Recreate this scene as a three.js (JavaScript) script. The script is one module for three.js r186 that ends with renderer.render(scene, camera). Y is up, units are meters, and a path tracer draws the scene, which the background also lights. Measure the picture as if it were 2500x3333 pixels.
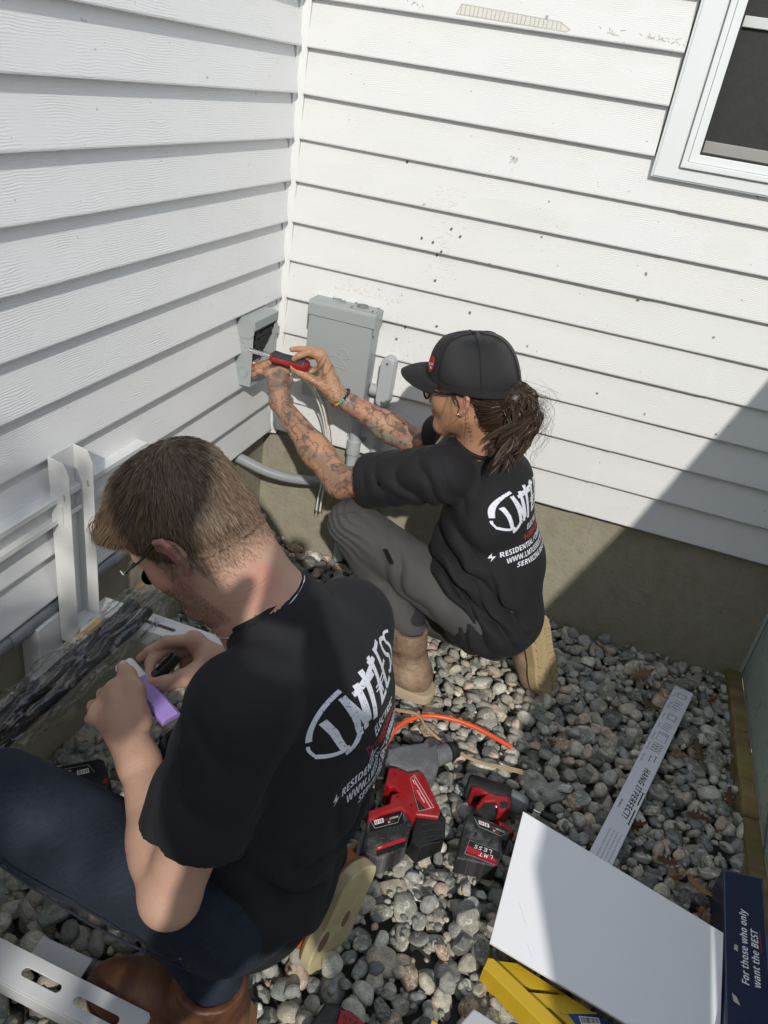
import * as THREE from 'three';
import { mergeGeometries, mergeVertices, toCreasedNormals } from 'three/addons/utils/BufferGeometryUtils.js';
import { RoundedBoxGeometry } from 'three/addons/geometries/RoundedBoxGeometry.js';

// ------------------------------------------------------------------ camera, light, exposure
const scene = new THREE.Scene();
const camera = new THREE.PerspectiveCamera(66.9, 768 / 1024, 0.05, 400);
camera.rotation.order = 'YXZ';
camera.position.set(1.0181, 1.5711, 2.2930);
camera.rotation.set(-0.51166, 0.23909, 0.16572);
scene.add(camera);
const renderer = new THREE.WebGLRenderer({ antialias: true });
renderer.toneMapping = THREE.LinearToneMapping;
renderer.toneMappingExposure = 1.0;
renderer.shadowMap.enabled = true;
const SUN = new THREE.Vector3(0.55, 1.0, 1.45).normalize();
const sun = new THREE.DirectionalLight(new THREE.Color(1.0, 0.965, 0.89), 2.75);
sun.position.copy(SUN).multiplyScalar(12).add(new THREE.Vector3(0.8, 0.4, 0.8));
sun.target.position.set(0.8, 0.4, 0.8);
sun.castShadow = true;
sun.shadow.mapSize.set(4096, 4096);
Object.assign(sun.shadow.camera, { left: -4, right: 4, top: 4, bottom: -4, near: 0.5, far: 30 });
sun.shadow.radius = 1.6;
scene.add(sun, sun.target);
{ // clear pale sky, brighter toward the horizon and round the sun
  const W = 256, H = 128, d = new Float32Array(W * H * 4);
  for (let j = 0; j < H; j++) for (let i = 0; i < W; i++) {
    const th = (j + 0.5) / H * Math.PI - Math.PI / 2, ph = ((i + 0.5) / W - 0.5) * 2 * Math.PI;
    const v = new THREE.Vector3(Math.cos(th) * Math.cos(ph), Math.sin(th), Math.cos(th) * Math.sin(ph));
    const up = Math.max(0, v.y), h = Math.pow(1 - up, 4), s = Math.pow(Math.max(0, v.dot(SUN)), 6);
    const k = (j * W + i) * 4, S = 0.76;
    d[k] = S * (0.62 + 0.55 * h + 0.7 * s); d[k + 1] = S * (0.75 + 0.48 * h + 0.62 * s); d[k + 2] = S * (0.98 + 0.3 * h + 0.5 * s); d[k + 3] = 1;
  }
  const t = new THREE.DataTexture(d, W, H, THREE.RGBAFormat, THREE.FloatType);
  t.mapping = THREE.EquirectangularReflectionMapping; t.magFilter = THREE.LinearFilter; t.minFilter = THREE.LinearFilter; t.needsUpdate = true;
  scene.background = t; scene.environment = t;
}

// ------------------------------------------------------------------ helpers
let seed = 7;
function rnd() { seed = (seed * 1664525 + 1013904223) >>> 0; return seed / 4294967296; }
const rr = (a, b) => a + (b - a) * rnd();
const V = (x, y, z) => new THREE.Vector3(x, y, z);
const A3 = a => new THREE.Vector3(a[0], a[1], a[2]);
const names = {};
function numbered(n) { const k = names[n] = (names[n] ?? -1) + 1; return k ? n + '_' + String(k).padStart(3, '0') : n; }
function shadows(o) { o.castShadow = true; o.receiveShadow = true; return o; }
function tag(o, label, category, group) { o.userData.label = label; o.userData.category = category; if (group) o.userData.group = group; return o; }
function thing(name, label, category, pos = [0, 0, 0], group) {
  const o = new THREE.Group(); o.name = numbered(name); o.position.set(...pos); scene.add(o);
  return tag(o, label, category, group);
}
// a mesh given in world coordinates, hung under a thing whose base sits at pos
function part(parent, name, geo, mat, label) {
  const m = shadows(new THREE.Mesh(geo, mat)); m.name = name; parent.add(m);
  if (label) m.userData.label = label;
  return m;
}
function wpart(parent, name, geo, mat, label) { // geometry in world metres -> local to the thing
  const p = parent.getWorldPosition(V(0, 0, 0)); geo.translate(-p.x, -p.y, -p.z);
  return part(parent, name, geo, mat, label);
}
function single(name, geo, mat, label, category, pos, group) {
  const m = shadows(new THREE.Mesh(geo, mat)); m.name = numbered(name); scene.add(m);
  if (pos) { geo.translate(-pos[0], -pos[1], -pos[2]); m.position.set(...pos); }
  return tag(m, label, category, group);
}
function structure(name, geo, mat) { const m = shadows(new THREE.Mesh(geo, mat)); m.name = numbered(name); m.userData.kind = 'structure'; scene.add(m); return m; }
const L = (r, g, b) => new THREE.Color().setRGB(r, g, b);
function std(c, rough = 0.6, o = {}) { return new THREE.MeshStandardMaterial({ color: Array.isArray(c) ? L(...c) : c, roughness: rough, ...o }); }
function phy(c, rough = 0.5, o = {}) { return new THREE.MeshPhysicalMaterial({ color: Array.isArray(c) ? L(...c) : c, roughness: rough, ...o }); }
function box(w, h, d, r = 0.002, seg = 2) { return r > 0 ? new RoundedBoxGeometry(w, h, d, seg, Math.min(r, w / 2.01, h / 2.01, d / 2.01)) : new THREE.BoxGeometry(w, h, d); }
function boxAt(x0, x1, y0, y1, z0, z1, r = 0.002, seg = 2) { return box(x1 - x0, y1 - y0, z1 - z0, r, seg).translate((x0 + x1) / 2, (y0 + y1) / 2, (z0 + z1) / 2); }
function merge(list) { const l = list.map(g => { g = g.index ? g.toNonIndexed() : g; for (const k of Object.keys(g.attributes)) if (!['position', 'normal', 'uv'].includes(k)) g.deleteAttribute(k); return g; }); return mergeGeometries(l); }
function cyl(a, b, r0, r1 = r0, seg = 16) { // cylinder between two points
  const A = A3(a), B = A3(b), d = B.clone().sub(A), g = new THREE.CylinderGeometry(r1, r0, d.length(), seg);
  g.applyQuaternion(new THREE.Quaternion().setFromUnitVectors(V(0, 1, 0), d.normalize()));
  return g.translate((A.x + B.x) / 2, (A.y + B.y) / 2, (A.z + B.z) / 2);
}
function tube(pts, r, seg = 40, rad = 10, closed = false) { return new THREE.TubeGeometry(new THREE.CatmullRomCurve3(pts.map(A3), closed), seg, r, rad, closed); }
function shapeOf(pts) { const s = new THREE.Shape(); pts.forEach((p, i) => i ? s.lineTo(p[0], p[1]) : s.moveTo(p[0], p[1])); s.closePath(); return s; }
function slot(x0, x1, y, r) { const p = new THREE.Path(); p.absarc(x0 + r, y, r, Math.PI / 2, Math.PI * 1.5, false); p.absarc(x1 - r, y, r, -Math.PI / 2, Math.PI / 2, false); p.closePath(); return p; }
function extrude(shape, depth, bevel = 0.001, cs = 12) { return new THREE.ExtrudeGeometry(shape, { depth: depth - 2 * bevel, bevelEnabled: bevel > 0, bevelSize: bevel, bevelThickness: bevel, bevelOffset: -bevel, bevelSegments: 2, curveSegments: cs }).translate(0, 0, bevel); }
// place a geometry built in a local frame: x axis, y axis, origin
function frame(g, o, x, y) { const X = A3(x).normalize(), Z = X.clone().cross(A3(y)).normalize(), Y = Z.clone().cross(X); g.applyMatrix4(new THREE.Matrix4().makeBasis(X, Y, Z).setPosition(...o)); return g; }

// value noise
const P256 = new Uint16Array(512); { const p = [...Array(256).keys()]; for (let i = 255; i > 0; i--) { const j = Math.floor(rnd() * (i + 1));[p[i], p[j]] = [p[j], p[i]]; } for (let i = 0; i < 512; i++) P256[i] = p[i & 255]; }
const sm = t => t * t * (3 - 2 * t);
function n3(x, y, z) {
  const X = Math.floor(x), Y = Math.floor(y), Z = Math.floor(z), fx = sm(x - X), fy = sm(y - Y), fz = sm(z - Z);
  const h = (i, j, k) => P256[P256[P256[(X + i) & 255] + ((Y + j) & 255)] + ((Z + k) & 255)] / 255;
  const l = (a, b, t) => a + (b - a) * t;
  return l(l(l(h(0, 0, 0), h(1, 0, 0), fx), l(h(0, 1, 0), h(1, 1, 0), fx), fy), l(l(h(0, 0, 1), h(1, 0, 1), fx), l(h(0, 1, 1), h(1, 1, 1), fx), fy), fz);
}
function fbm(x, y, z, o = 4) { let s = 0, a = 0.5, t = 0; for (let i = 0; i < o; i++) { s += a * n3(x, y, z); t += a; x *= 2.03; y *= 2.01; z *= 2.02; a *= 0.5; } return s / t; }
const clamp = (x, a = 0, b = 1) => Math.min(b, Math.max(a, x));
const ss = (a, b, x) => sm(clamp((x - a) / (b - a)));
function tex(w, h, fn, srgb = true) { // fn(u, v) -> [r, g, b] 0..1
  const d = new Uint8Array(w * h * 4);
  for (let j = 0; j < h; j++) for (let i = 0; i < w; i++) { const c = fn(i / w, j / h), k = (j * w + i) * 4; for (let q = 0; q < 3; q++) d[k + q] = clamp(c[q]) * 255; d[k + 3] = 255; }
  const t = new THREE.DataTexture(d, w, h, THREE.RGBAFormat); t.wrapS = t.wrapT = THREE.RepeatWrapping; t.magFilter = THREE.LinearFilter; t.minFilter = THREE.LinearMipmapLinearFilter; t.generateMipmaps = true;
  if (srgb) t.colorSpace = THREE.SRGBColorSpace; t.needsUpdate = true; return t;
}
function canvasTex(w, h, draw) {
  const c = document.createElement('canvas'); c.width = w; c.height = h; const g = c.getContext('2d'); draw(g, w, h);
  const t = new THREE.CanvasTexture(c); t.colorSpace = THREE.SRGBColorSpace; return t;
}
function rep(t, x, y) { const c = t.clone(); c.repeat.set(x, y); c.needsUpdate = true; return c; }
// tileable noise for repeating textures
function tn(u, v, f, o = 4, s = 0) { let a = 0.5, r = 0, t = 0; for (let i = 0; i < o; i++) { const x = u * f, y = v * f, X = Math.floor(x), Y = Math.floor(y), fx = sm(x - X), fy = sm(y - Y), h = (p, q) => P256[P256[(((X + p) % f) + s) & 255] + (((Y + q) % f) & 255)] / 255; r += a * ((h(0, 0) * (1 - fx) + h(1, 0) * fx) * (1 - fy) + (h(0, 1) * (1 - fx) + h(1, 1) * fx) * fy); t += a; a *= 0.5; f *= 2; s += 37; } return r / t; }
function uvMetres(g, ax, ay, s = 1) { const p = g.attributes.position, u = new Float32Array(p.count * 2); for (let i = 0; i < p.count; i++) { const q = [p.getX(i), p.getY(i), p.getZ(i)]; u[2 * i] = q[ax] * s; u[2 * i + 1] = q[ay] * s; } g.setAttribute('uv', new THREE.BufferAttribute(u, 2)); return g; }
// ------------------------------------------------------------------ the house: siding, corner post, foundation, window
const COURSE = 0.1143, LIP = 0.021;
const grainTex = tex(512, 512, (u, v) => {
  const w = tn(u, v, 4, 3, 11) * 0.10;
  const a = tn(u * 1, (v + w) % 1, 8, 1, 3);
  const line = 0.5 + 0.5 * Math.sin((v + w * 0.55 + 0.02 * tn(u, v, 16, 2, 5)) * Math.PI * 2 * 46);
  const m = clamp(tn(u, v, 6, 3, 71) * 1.9 - 0.45);
  const g = Math.pow(line, 1.6) * m * 0.75 + 0.25 * tn((u * 1) % 1, v, 64, 2, 9) + 0.1 * a;
  return [g, g, g];
}, false);
// colour of the back wall: paint with insect specks, scuffs and rust-brown rain stains, in metres from the corner (2.6 x 1.9)
const backMap = canvasTex(2048, 1500, (g, w, h) => {
  const S = w / 2.6, X = x => x * S, Y = y => (2.1 - y) * S; let s0 = seed; seed = 991;
  g.fillStyle = 'rgb(230,230,228)'; g.fillRect(0, 0, w, h);
  for (let i = 0; i < 260; i++) { // patchy weathering
    const x = rnd() * w, y = rnd() * h, r = rr(10, 60); g.fillStyle = `rgba(${rnd() < 0.5 ? '206,200,178' : '240,239,236'},${rr(0.02, 0.06)})`; g.beginPath(); g.ellipse(x, y, r * rr(1, 3), r * 0.5, 0, 0, 7); g.fill();
  }
  for (let i = 0; i < 520; i++) { // fly specks
    const x = rnd() * w, y = rnd() * h, big = rnd(); const r = big > 0.93 ? rr(1.6, 2.9) : rr(0.4, 1.1);
    g.fillStyle = `rgba(${70 + rnd() * 50},${62 + rnd() * 45},${50 + rnd() * 35},${rr(0.45, 0.9)})`; g.beginPath(); g.ellipse(x, y, r * rr(0.6, 1.1), r * rr(0.9, 1.7), rnd() * 3, 0, 7); g.fill();
  }
  for (const [x, y] of [[0.52, 1.21], [0.55, 1.195], [0.44, 1.17], [0.475, 1.165], [0.505, 1.145], [0.49, 1.13], [0.36, 1.36], [0.62, 0.99], [0.53, 0.93], [0.43, 0.90], [0.41, 0.86], [0.50, 1.06]]) { g.fillStyle = 'rgba(74,66,54,0.85)'; g.beginPath(); g.ellipse(X(x), Y(y), 2.6, 3.6, rnd(), 0, 7); g.fill(); }
  // scraped strip near the top
  g.fillStyle = 'rgba(208,203,186,0.5)'; g.beginPath(); g.moveTo(X(0.436), Y(1.722)); g.lineTo(X(0.445), Y(1.745)); g.lineTo(X(0.70), Y(1.737)); g.lineTo(X(0.728), Y(1.724)); g.lineTo(X(0.72), Y(1.718)); g.closePath(); g.fill();
  g.strokeStyle = 'rgba(130,124,106,0.6)'; g.lineWidth = 1.3; g.stroke();
  for (let i = 0; i < 24; i++) { const x = 0.446 + i * 0.0112; g.beginPath(); g.moveTo(X(x), Y(1.7435 - i * 0.0003)); g.lineTo(X(x + rr(-0.002, 0.002)), Y(1.7205)); g.stroke(); }
  for (const [x0, n] of [[0.80, 10], [0.90, 14], [0.955, 12], [0.30, 8]]) for (let i = 0; i < n; i++) { const x = x0 + rnd() * 0.05, y = 1.725 + rnd() * 0.014; g.strokeStyle = `rgba(120,112,92,${rr(0.3, 0.8)})`; g.beginPath(); g.moveTo(X(x), Y(y)); g.lineTo(X(x + rr(-0.012, 0.012)), Y(y + rr(-0.006, 0.006))); g.stroke(); }
  for (let i = 0; i < 60; i++) { const x = 0.645 + rnd() * 0.02, y = 1.408 + rnd() * 0.016; g.fillStyle = 'rgba(110,104,90,0.5)'; g.fillRect(X(x), Y(y), rr(0.8, 2.5), rr(0.8, 2)); }
  for (let i = 0; i < 170; i++) { // tread-like scuffs
    const t = rnd(), x = 0.47 + 0.06 * t + rr(-0.03, 0.03), y = 1.06 + 0.26 * rnd(); g.strokeStyle = `rgba(176,168,140,${rr(0.1, 0.35)})`; g.lineWidth = rr(0.7, 2); g.beginPath(); g.moveTo(X(x), Y(y)); g.lineTo(X(x + rr(0.004, 0.014)), Y(y + rr(-0.003, 0.003))); g.stroke();
  }
  for (let i = 0; i < 900; i++) { // rust and mud beside the disconnect box
    const a = rnd() < 0.5, x = a ? 0.19 + rnd() * 0.22 : 0.40 + Math.pow(rnd(), 2) * 0.12, y = a ? 0.972 + Math.pow(rnd(), 2) * 0.035 : 0.62 + rnd() * 0.33;
    g.fillStyle = `rgba(${150 + rnd() * 40},${130 + rnd() * 35},${80 + rnd() * 30},${rr(0.05, 0.28)})`; g.fillRect(X(x), Y(y), rr(0.6, 2.6), rr(0.6, 3.4));
  }
  for (let i = 0; i < 1600; i++) { // splashed mud on the lowest boards
    const x = rnd() * 0.5, y = 0.46 + Math.pow(rnd(), 2) * 0.2; g.fillStyle = `rgba(${120 + rnd() * 40},${112 + rnd() * 35},${84 + rnd() * 30},${rr(0.08, 0.4)})`; g.fillRect(X(x), Y(y), rr(0.5, 1.7), rr(0.5, 1.7));
  }
  for (let i = 0; i < 260; i++) { const x = 1.05 + rnd() * 0.5, y = 1.33 + rnd() * 0.08; g.fillStyle = `rgba(222,200,150,${rr(0.05, 0.16)})`; g.fillRect(X(x), Y(y), rr(2, 9), rr(1, 6)); }
  seed = s0;
}); backMap.wrapS = backMap.wrapT = THREE.ClampToEdgeWrapping; backMap.repeat.set(1 / 2.6, 1 / (1500 / 2048 * 2.6)); backMap.offset.set(0, 1 - 2.1 / (1500 / 2048 * 2.6));
const leftMap = tex(512, 512, (u, v) => { const n = tn(u, v, 5, 4, 3), q = tn(u, v, 90, 1, 8) > 0.985 ? 0.8 : 1, k = 0.885 + 0.02 * n; return [k * q, k * q, (k - 0.004) * q]; });
leftMap.repeat.set(0.8, 0.8);
const backSiding = std([0.90, 0.90, 0.905], 0.5, { map: backMap, bumpMap: rep(grainTex, 2.6, 5), bumpScale: 0.0005 });
const leftSiding = std([0.98, 0.98, 0.985], 0.5, { map: leftMap, bumpMap: rep(grainTex, 2.1, 4.4), bumpScale: 0.0006 });
// one clapboard: profile in (out, up); y0 is the lip
function boardProfile(out = 0, LIP = 0.021) {
  return [[0.001 + out, -0.004], [LIP - 0.003 + out, -0.004], [LIP - 0.0006 + out, -0.0028], [LIP + out, 0], [LIP - 0.0004 + out, 0.003], [0.0018 + out, COURSE + 0.006], [0.0003 + out, COURSE + 0.006]];
}
function board(len, out = 0, lip = LIP) { // runs along +x, out = +z, up = +y
  const g = new THREE.ExtrudeGeometry(shapeOf(boardProfile(out, lip).map(([o, y]) => [-o, y])), { depth: len, bevelEnabled: false });
  g.rotateY(Math.PI / 2); // depth z -> x, profile -o -> z
  return g;
}
{
  const w = thing('siding_wall', 'white clapboard wall on the left, seen at a slant, with the open breaker panel on it', 'wall', [0, 0, 0]);
  part(w, 'sheathing', boxAt(-0.16, -0.001, 0.452, 3.4, -0.16, 4.2, 0), std([0.5, 0.5, 0.48], 0.9));
  for (let k = -9; k <= 10; k++) {
    const y = (14 - k) * COURSE, g = board(4.0 - 0.036, 0, 0.0265); g.rotateY(-Math.PI / 2); // +x -> +z, +z -> -x
    g.scale(-1, 1, 1); const ix = g.index; // mirror so that the lip faces +x
    if (ix) { const a = ix.array; for (let i = 0; i < a.length; i += 3)[a[i], a[i + 1]] = [a[i + 1], a[i]]; }
    else { for (const k2 of ['position', 'normal', 'uv']) { const at = g.attributes[k2], n = at.itemSize; for (let i = 0; i < at.count; i += 3) for (let q = 0; q < n; q++) { const t = at.array[i * n + q]; at.array[i * n + q] = at.array[(i + 1) * n + q]; at.array[(i + 1) * n + q] = t; } } }
    g.translate(0, y, 0.036); uvMetres(g, 2, 1); g.computeVertexNormals();
    part(w, 'siding_board', g, leftSiding);
  }
  const post = new THREE.Shape(); [[0, 0], [0.031, 0], [0.034, 0.003], [0.034, 0.013], [0.024, 0.016], [0.014, 0.020], [0.0115, 0.033], [0, 0.033]].forEach((p, i) => i ? post.lineTo(...p) : post.moveTo(...p));
  const pg = new THREE.ExtrudeGeometry(post, { depth: 2.98, bevelEnabled: false }); pg.rotateX(-Math.PI / 2); pg.scale(1, 1, -1); pg.translate(0, 0.435, 0);
  { const g = pg; for (const k2 of ['position', 'normal', 'uv']) { const at = g.attributes[k2], n = at.itemSize; for (let i = 0; i < at.count; i += 3) for (let q = 0; q < n; q++) { const t = at.array[i * n + q]; at.array[i * n + q] = at.array[(i + 1) * n + q]; at.array[(i + 1) * n + q] = t; } } g.computeVertexNormals(); }
  part(w, 'corner_post', pg, std([0.78, 0.78, 0.765], 0.45), 'white inside corner post between the two walls');
}
{
  const w = thing('siding_wall', 'white speckled clapboard wall across the back, around the window and the grey disconnect box', 'wall', [0, 0, 0]);
  part(w, 'sheathing', boxAt(0.0, 4.2, 0.452, 3.4, -0.16, -0.001, 0), std([0.5, 0.5, 0.48], 0.9));
  const laps = { 4: 1.109, 3: 1.104, 8: 1.13, 9: 1.098, 10: 1.078, 1: 0.60, 6: 1.32 };
  for (let k = -9; k <= 10; k++) {
    const y = (14 - k) * COURSE, x0 = 0.035;
    const winL = y > 1.43 && y < 2.6 ? 1.008 : null;
    const segs = [];
    if (winL) { segs.push([x0, winL, 0]); segs.push([2.03, 4.2, 0]); }
    else if (laps[k]) { segs.push([x0, laps[k], 0.0024]); segs.push([laps[k] - 0.02, 4.2, 0]); }
    else segs.push([x0, 4.2, 0]);
    for (const [a, b, o] of segs) {
      const g = board(b - a, o);
      g.translate(a, y, 0); uvMetres(g, 0, 1); part(w, 'siding_board', g, backSiding);
    }
  }
}
// concrete foundation under both walls
const concMap = canvasTex(1024, 512, (g, w, h) => {
  const s0 = seed; seed = 4242; g.fillStyle = 'rgb(178,172,154)'; g.fillRect(0, 0, w, h);
  for (let i = 0; i < 5000; i++) { const k = rr(-26, 22), r = rr(1, 14); g.fillStyle = `rgba(${160 + k},${153 + k},${128 + k * 0.9},${rr(0.03, 0.12)})`; g.beginPath(); g.ellipse(rnd() * w, rnd() * h, r * rr(0.8, 2), r, rnd() * 3, 0, 7); g.fill(); }
  for (let i = 0; i < 90; i++) { g.fillStyle = `rgba(205,200,180,${rr(0.15, 0.4)})`; g.beginPath(); g.ellipse(rnd() * w, rnd() * h, rr(1, 7), rr(1, 3), rnd() * 3, 0, 7); g.fill(); }
  for (let i = 0; i < 160; i++) { g.fillStyle = `rgba(70,64,48,${rr(0.2, 0.6)})`; g.fillRect(rnd() * w, rnd() * h, rr(0.8, 3), rr(0.8, 3)); }
  for (let i = 0; i < 26; i++) { g.strokeStyle = `rgba(92,86,66,${rr(0.1, 0.3)})`; g.lineWidth = rr(0.6, 1.8); let x = rnd() * w, y = rnd() * h; g.beginPath(); g.moveTo(x, y); for (let q = 0; q < 5; q++) { x += rr(2, 26); y += rr(-4, 5); g.lineTo(x, y); } g.stroke(); }
  for (let i = 0; i < 22; i++) { const x = rnd() * w; g.fillStyle = `rgba(96,90,68,${rr(0.04, 0.12)})`; g.fillRect(x, rnd() * h * 0.5, rr(3, 18), rr(60, 260)); }
  seed = s0;
}); concMap.wrapS = concMap.wrapT = THREE.RepeatWrapping; concMap.repeat.set(0.62, 1.24);
const concBump = tex(256, 256, (u, v) => { const n = 0.6 * tn(u, v, 12, 5, 2) + 0.4 * tn(u, v, 60, 2, 9); return [n, n, n]; }, false); concBump.repeat.set(2.2, 2.2);
const concrete = std([0.74, 0.74, 0.72], 0.92, { map: concMap, bumpMap: concBump, bumpScale: 0.0035 });
function foundation(label, g, ax) { uvMetres(g, ax, 1); return single('foundation_wall', g, concrete, label, 'foundation wall'); }
foundation('bare concrete foundation below the left siding wall, behind the bracket', boxAt(-0.30, -0.022, -0.25, 0.4525, -0.3, 4.2, 0), 2);
foundation('bare concrete foundation below the back siding wall, crossed by a slanting shadow edge', boxAt(-0.022, 4.2, -0.25, 0.4522, -0.30, -0.016, 0), 0);

// window at the upper right
{
  const t = thing('window', 'white framed window with a dark screen at the upper right of the back wall', 'window', [1.5, 1.44, 0]);
  const vinyl = std([0.76, 0.78, 0.78], 0.38), X0 = 1.012, X1 = 2.02, Y0 = 1.437, Y1 = 2.66;
  const ring = (x0, x1, y0, y1, w, z0, z1, b, wb = w) => { const s = shapeOf([[x0, y0], [x1, y0], [x1, y1], [x0, y1]]); const h = new THREE.Path(); h.moveTo(x0 + w, y0 + wb); h.lineTo(x0 + w, y1 - w); h.lineTo(x1 - w, y1 - w); h.lineTo(x1 - w, y0 + wb); h.closePath(); s.holes.push(h); return extrude(s, z1 - z0, b).translate(0, 0, z0); };
  const tr = wpart(t, 'window_trim', ring(X0, X1, Y0, Y1, 0.064, 0.0, 0.030, 0.003, 0.032), vinyl);
  wpart(t, 'window_trim', ring(X0 + 0.006, X1 - 0.006, Y0 + 0.004, Y1 - 0.006, 0.052, 0.03, 0.033, 0.0012, 0.024), vinyl);
  wpart(t, 'window_frame', ring(X0 + 0.0645, X1 - 0.0645, Y0 + 0.0325, Y1 - 0.0645, 0.0145, 0.0, 0.042, 0.002), vinyl);
  wpart(t, 'window_frame', ring(X0 + 0.080, X1 - 0.080, Y0 + 0.0475, Y1 - 0.08, 0.021, 0.0, 0.034, 0.002, 0.020), vinyl);
  wpart(t, 'gasket', ring(X0 + 0.1012, X1 - 0.1012, Y0 + 0.0677, Y1 - 0.1012, 0.0045, 0.0, 0.027, 0.0004), std([0.015, 0.015, 0.015], 0.7));
  wpart(t, 'sash', boxAt(X0 + 0.105, X1 - 0.105, Y0 + 0.0722, Y0 + 0.100, 0.0, 0.006, 0.002), std([0.32, 0.31, 0.29], 0.7));
  wpart(t, 'sash', boxAt(X0 + 0.105, X1 - 0.105, Y0 + 0.343, Y0 + 0.366, 0.0, 0.010, 0.002), std([0.6, 0.62, 0.6], 0.5));
  const scr = tex(256, 256, (u, v) => { const n = tn(u, v, 30, 3, 4), l = (Math.floor(u * 128) % 2 + Math.floor(v * 128) % 2) * 0.02; const k = 0.15 + 0.05 * n + l; return [k, k * 1.0, k * 0.98]; }); scr.repeat.set(4, 4);
  wpart(t, 'screen', uvMetres(boxAt(X0 + 0.1, X1 - 0.1, Y0 + 0.066, Y1 - 0.1, -0.0007, 0.0005, 0), 0, 1), std([0.75, 0.75, 0.74], 0.7, { map: scr }));
}
// lines for the ground outside the frame
const groundMap = tex(256, 256, (u, v) => { const n = tn(u, v, 10, 5, 6); return [0.62 + 0.14 * n, 0.61 + 0.14 * n, 0.57 + 0.14 * n]; }); groundMap.repeat.set(60, 60);
structure('ground', new THREE.CircleGeometry(140, 48).rotateX(-Math.PI / 2).translate(0, -0.075, 0), std([0.95, 0.95, 0.93], 1, { map: groundMap }));
// ------------------------------------------------------------------ river-stone bed
function groundY(x, z) { return -0.065 * ss(0.34, 0.06, x) * ss(0.35, 0.9, z) + 0.012 * (fbm(x * 3, 1.5, z * 3, 2) - 0.5); }
const stoneBump = tex(256, 256, (u, v) => { const n = 0.55 * tn(u, v, 6, 4, 5) + 0.45 * tn(u, v, 40, 2, 21); return [n, n, n]; }, false);
const stoneTex = [
  tex(256, 256, (u, v) => { const n = tn(u, v, 6, 4, 31), f = tn(u, v, 70, 2, 8), k = 0.66 + 0.36 * (n - 0.4) + 0.30 * (f - 0.5); return [k, k, k * 0.985]; }),
  tex(256, 256, (u, v) => { const w = tn(u, v, 4, 3, 77), b = Math.pow(Math.abs(Math.sin((v * 3 + w * 1.4) * Math.PI)), 12), f = tn(u, v, 50, 2, 1), k = 0.62 + 0.3 * (w - 0.4) + 0.26 * (f - 0.5) + 0.24 * b; return [k, k, k * 0.97]; }),
  tex(256, 256, (u, v) => { const n = tn(u, v, 10, 4, 91), p = tn(u, v, 26, 2, 15), k = 0.6 + 0.5 * (n - 0.45) + (p > 0.66 ? 0.2 : 0); return [k, k * 0.985, k * 0.94]; }),
];
const STONE_TONES = [[.19, .185, .17], [.25, .24, .215], [.14, .145, .14], [.32, .305, .265], [.21, .20, .175], [.16, .17, .16], [.27, .245, .20], [.22, .225, .215], [.36, .345, .31], [.25, .215, .175], [.115, .115, .112], [.30, .235, .19]].map(c => c.map(q => q * 3.5));
const stoneMats = STONE_TONES.map((c, i) => std(c, 0.82, { map: stoneTex[i % 3], bumpMap: stoneBump, bumpScale: 0.0016 }));
function stoneGeo(i, detail) {
  let g = new THREE.IcosahedronGeometry(1, detail); g = mergeVertices(g, 1e-4); const p = g.attributes.position, s0 = seed; seed = 100 + i * 17;
  const ox = rnd() * 50, oy = rnd() * 50, cuts = [], ang = i % 3 === 2 ? 8 : i % 3 === 1 ? 5 : 2, k = rr(2.1, 3.2);
  for (let c = 0; c < ang; c++) cuts.push([V(rr(-1, 1), rr(-0.6, 1), rr(-1, 1)).normalize(), rr(0.56, 0.82)]);
  for (let q = 0; q < p.count; q++) {
    const v = V(p.getX(q), p.getY(q), p.getZ(q)).normalize();
    const sup = Math.pow(Math.pow(Math.abs(v.x), k) + Math.pow(Math.abs(v.y), k) + Math.pow(Math.abs(v.z), k), -1 / k);
    v.multiplyScalar(sup * (0.86 + 0.3 * fbm(v.x * 1.1 + ox, v.y * 1.1 + oy, v.z * 1.1, 3)));
    for (const [n, d] of cuts) { const t = v.dot(n); if (t > d) v.addScaledVector(n, -(t - d) * 0.88); }
    v.multiplyScalar(1 + (ang > 2 ? 0.05 : 0.022) * (fbm(v.x * 5 + ox, v.y * 5, v.z * 5 + oy, 2) - 0.5));
    p.setXYZ(q, v.x, v.y, v.z);
  }
  seed = s0; g.computeVertexNormals(); return g;
}
const NEAR = [], FAR = [], CHIP = [];
for (let i = 0; i < 14; i++) { NEAR.push(stoneGeo(i, 4)); FAR.push(stoneGeo(i, 2)); CHIP.push(stoneGeo(i, 1)); }
const gravel = new THREE.Group(); gravel.name = 'gravel_bed'; gravel.userData.kind = 'structure'; scene.add(gravel);
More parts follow.
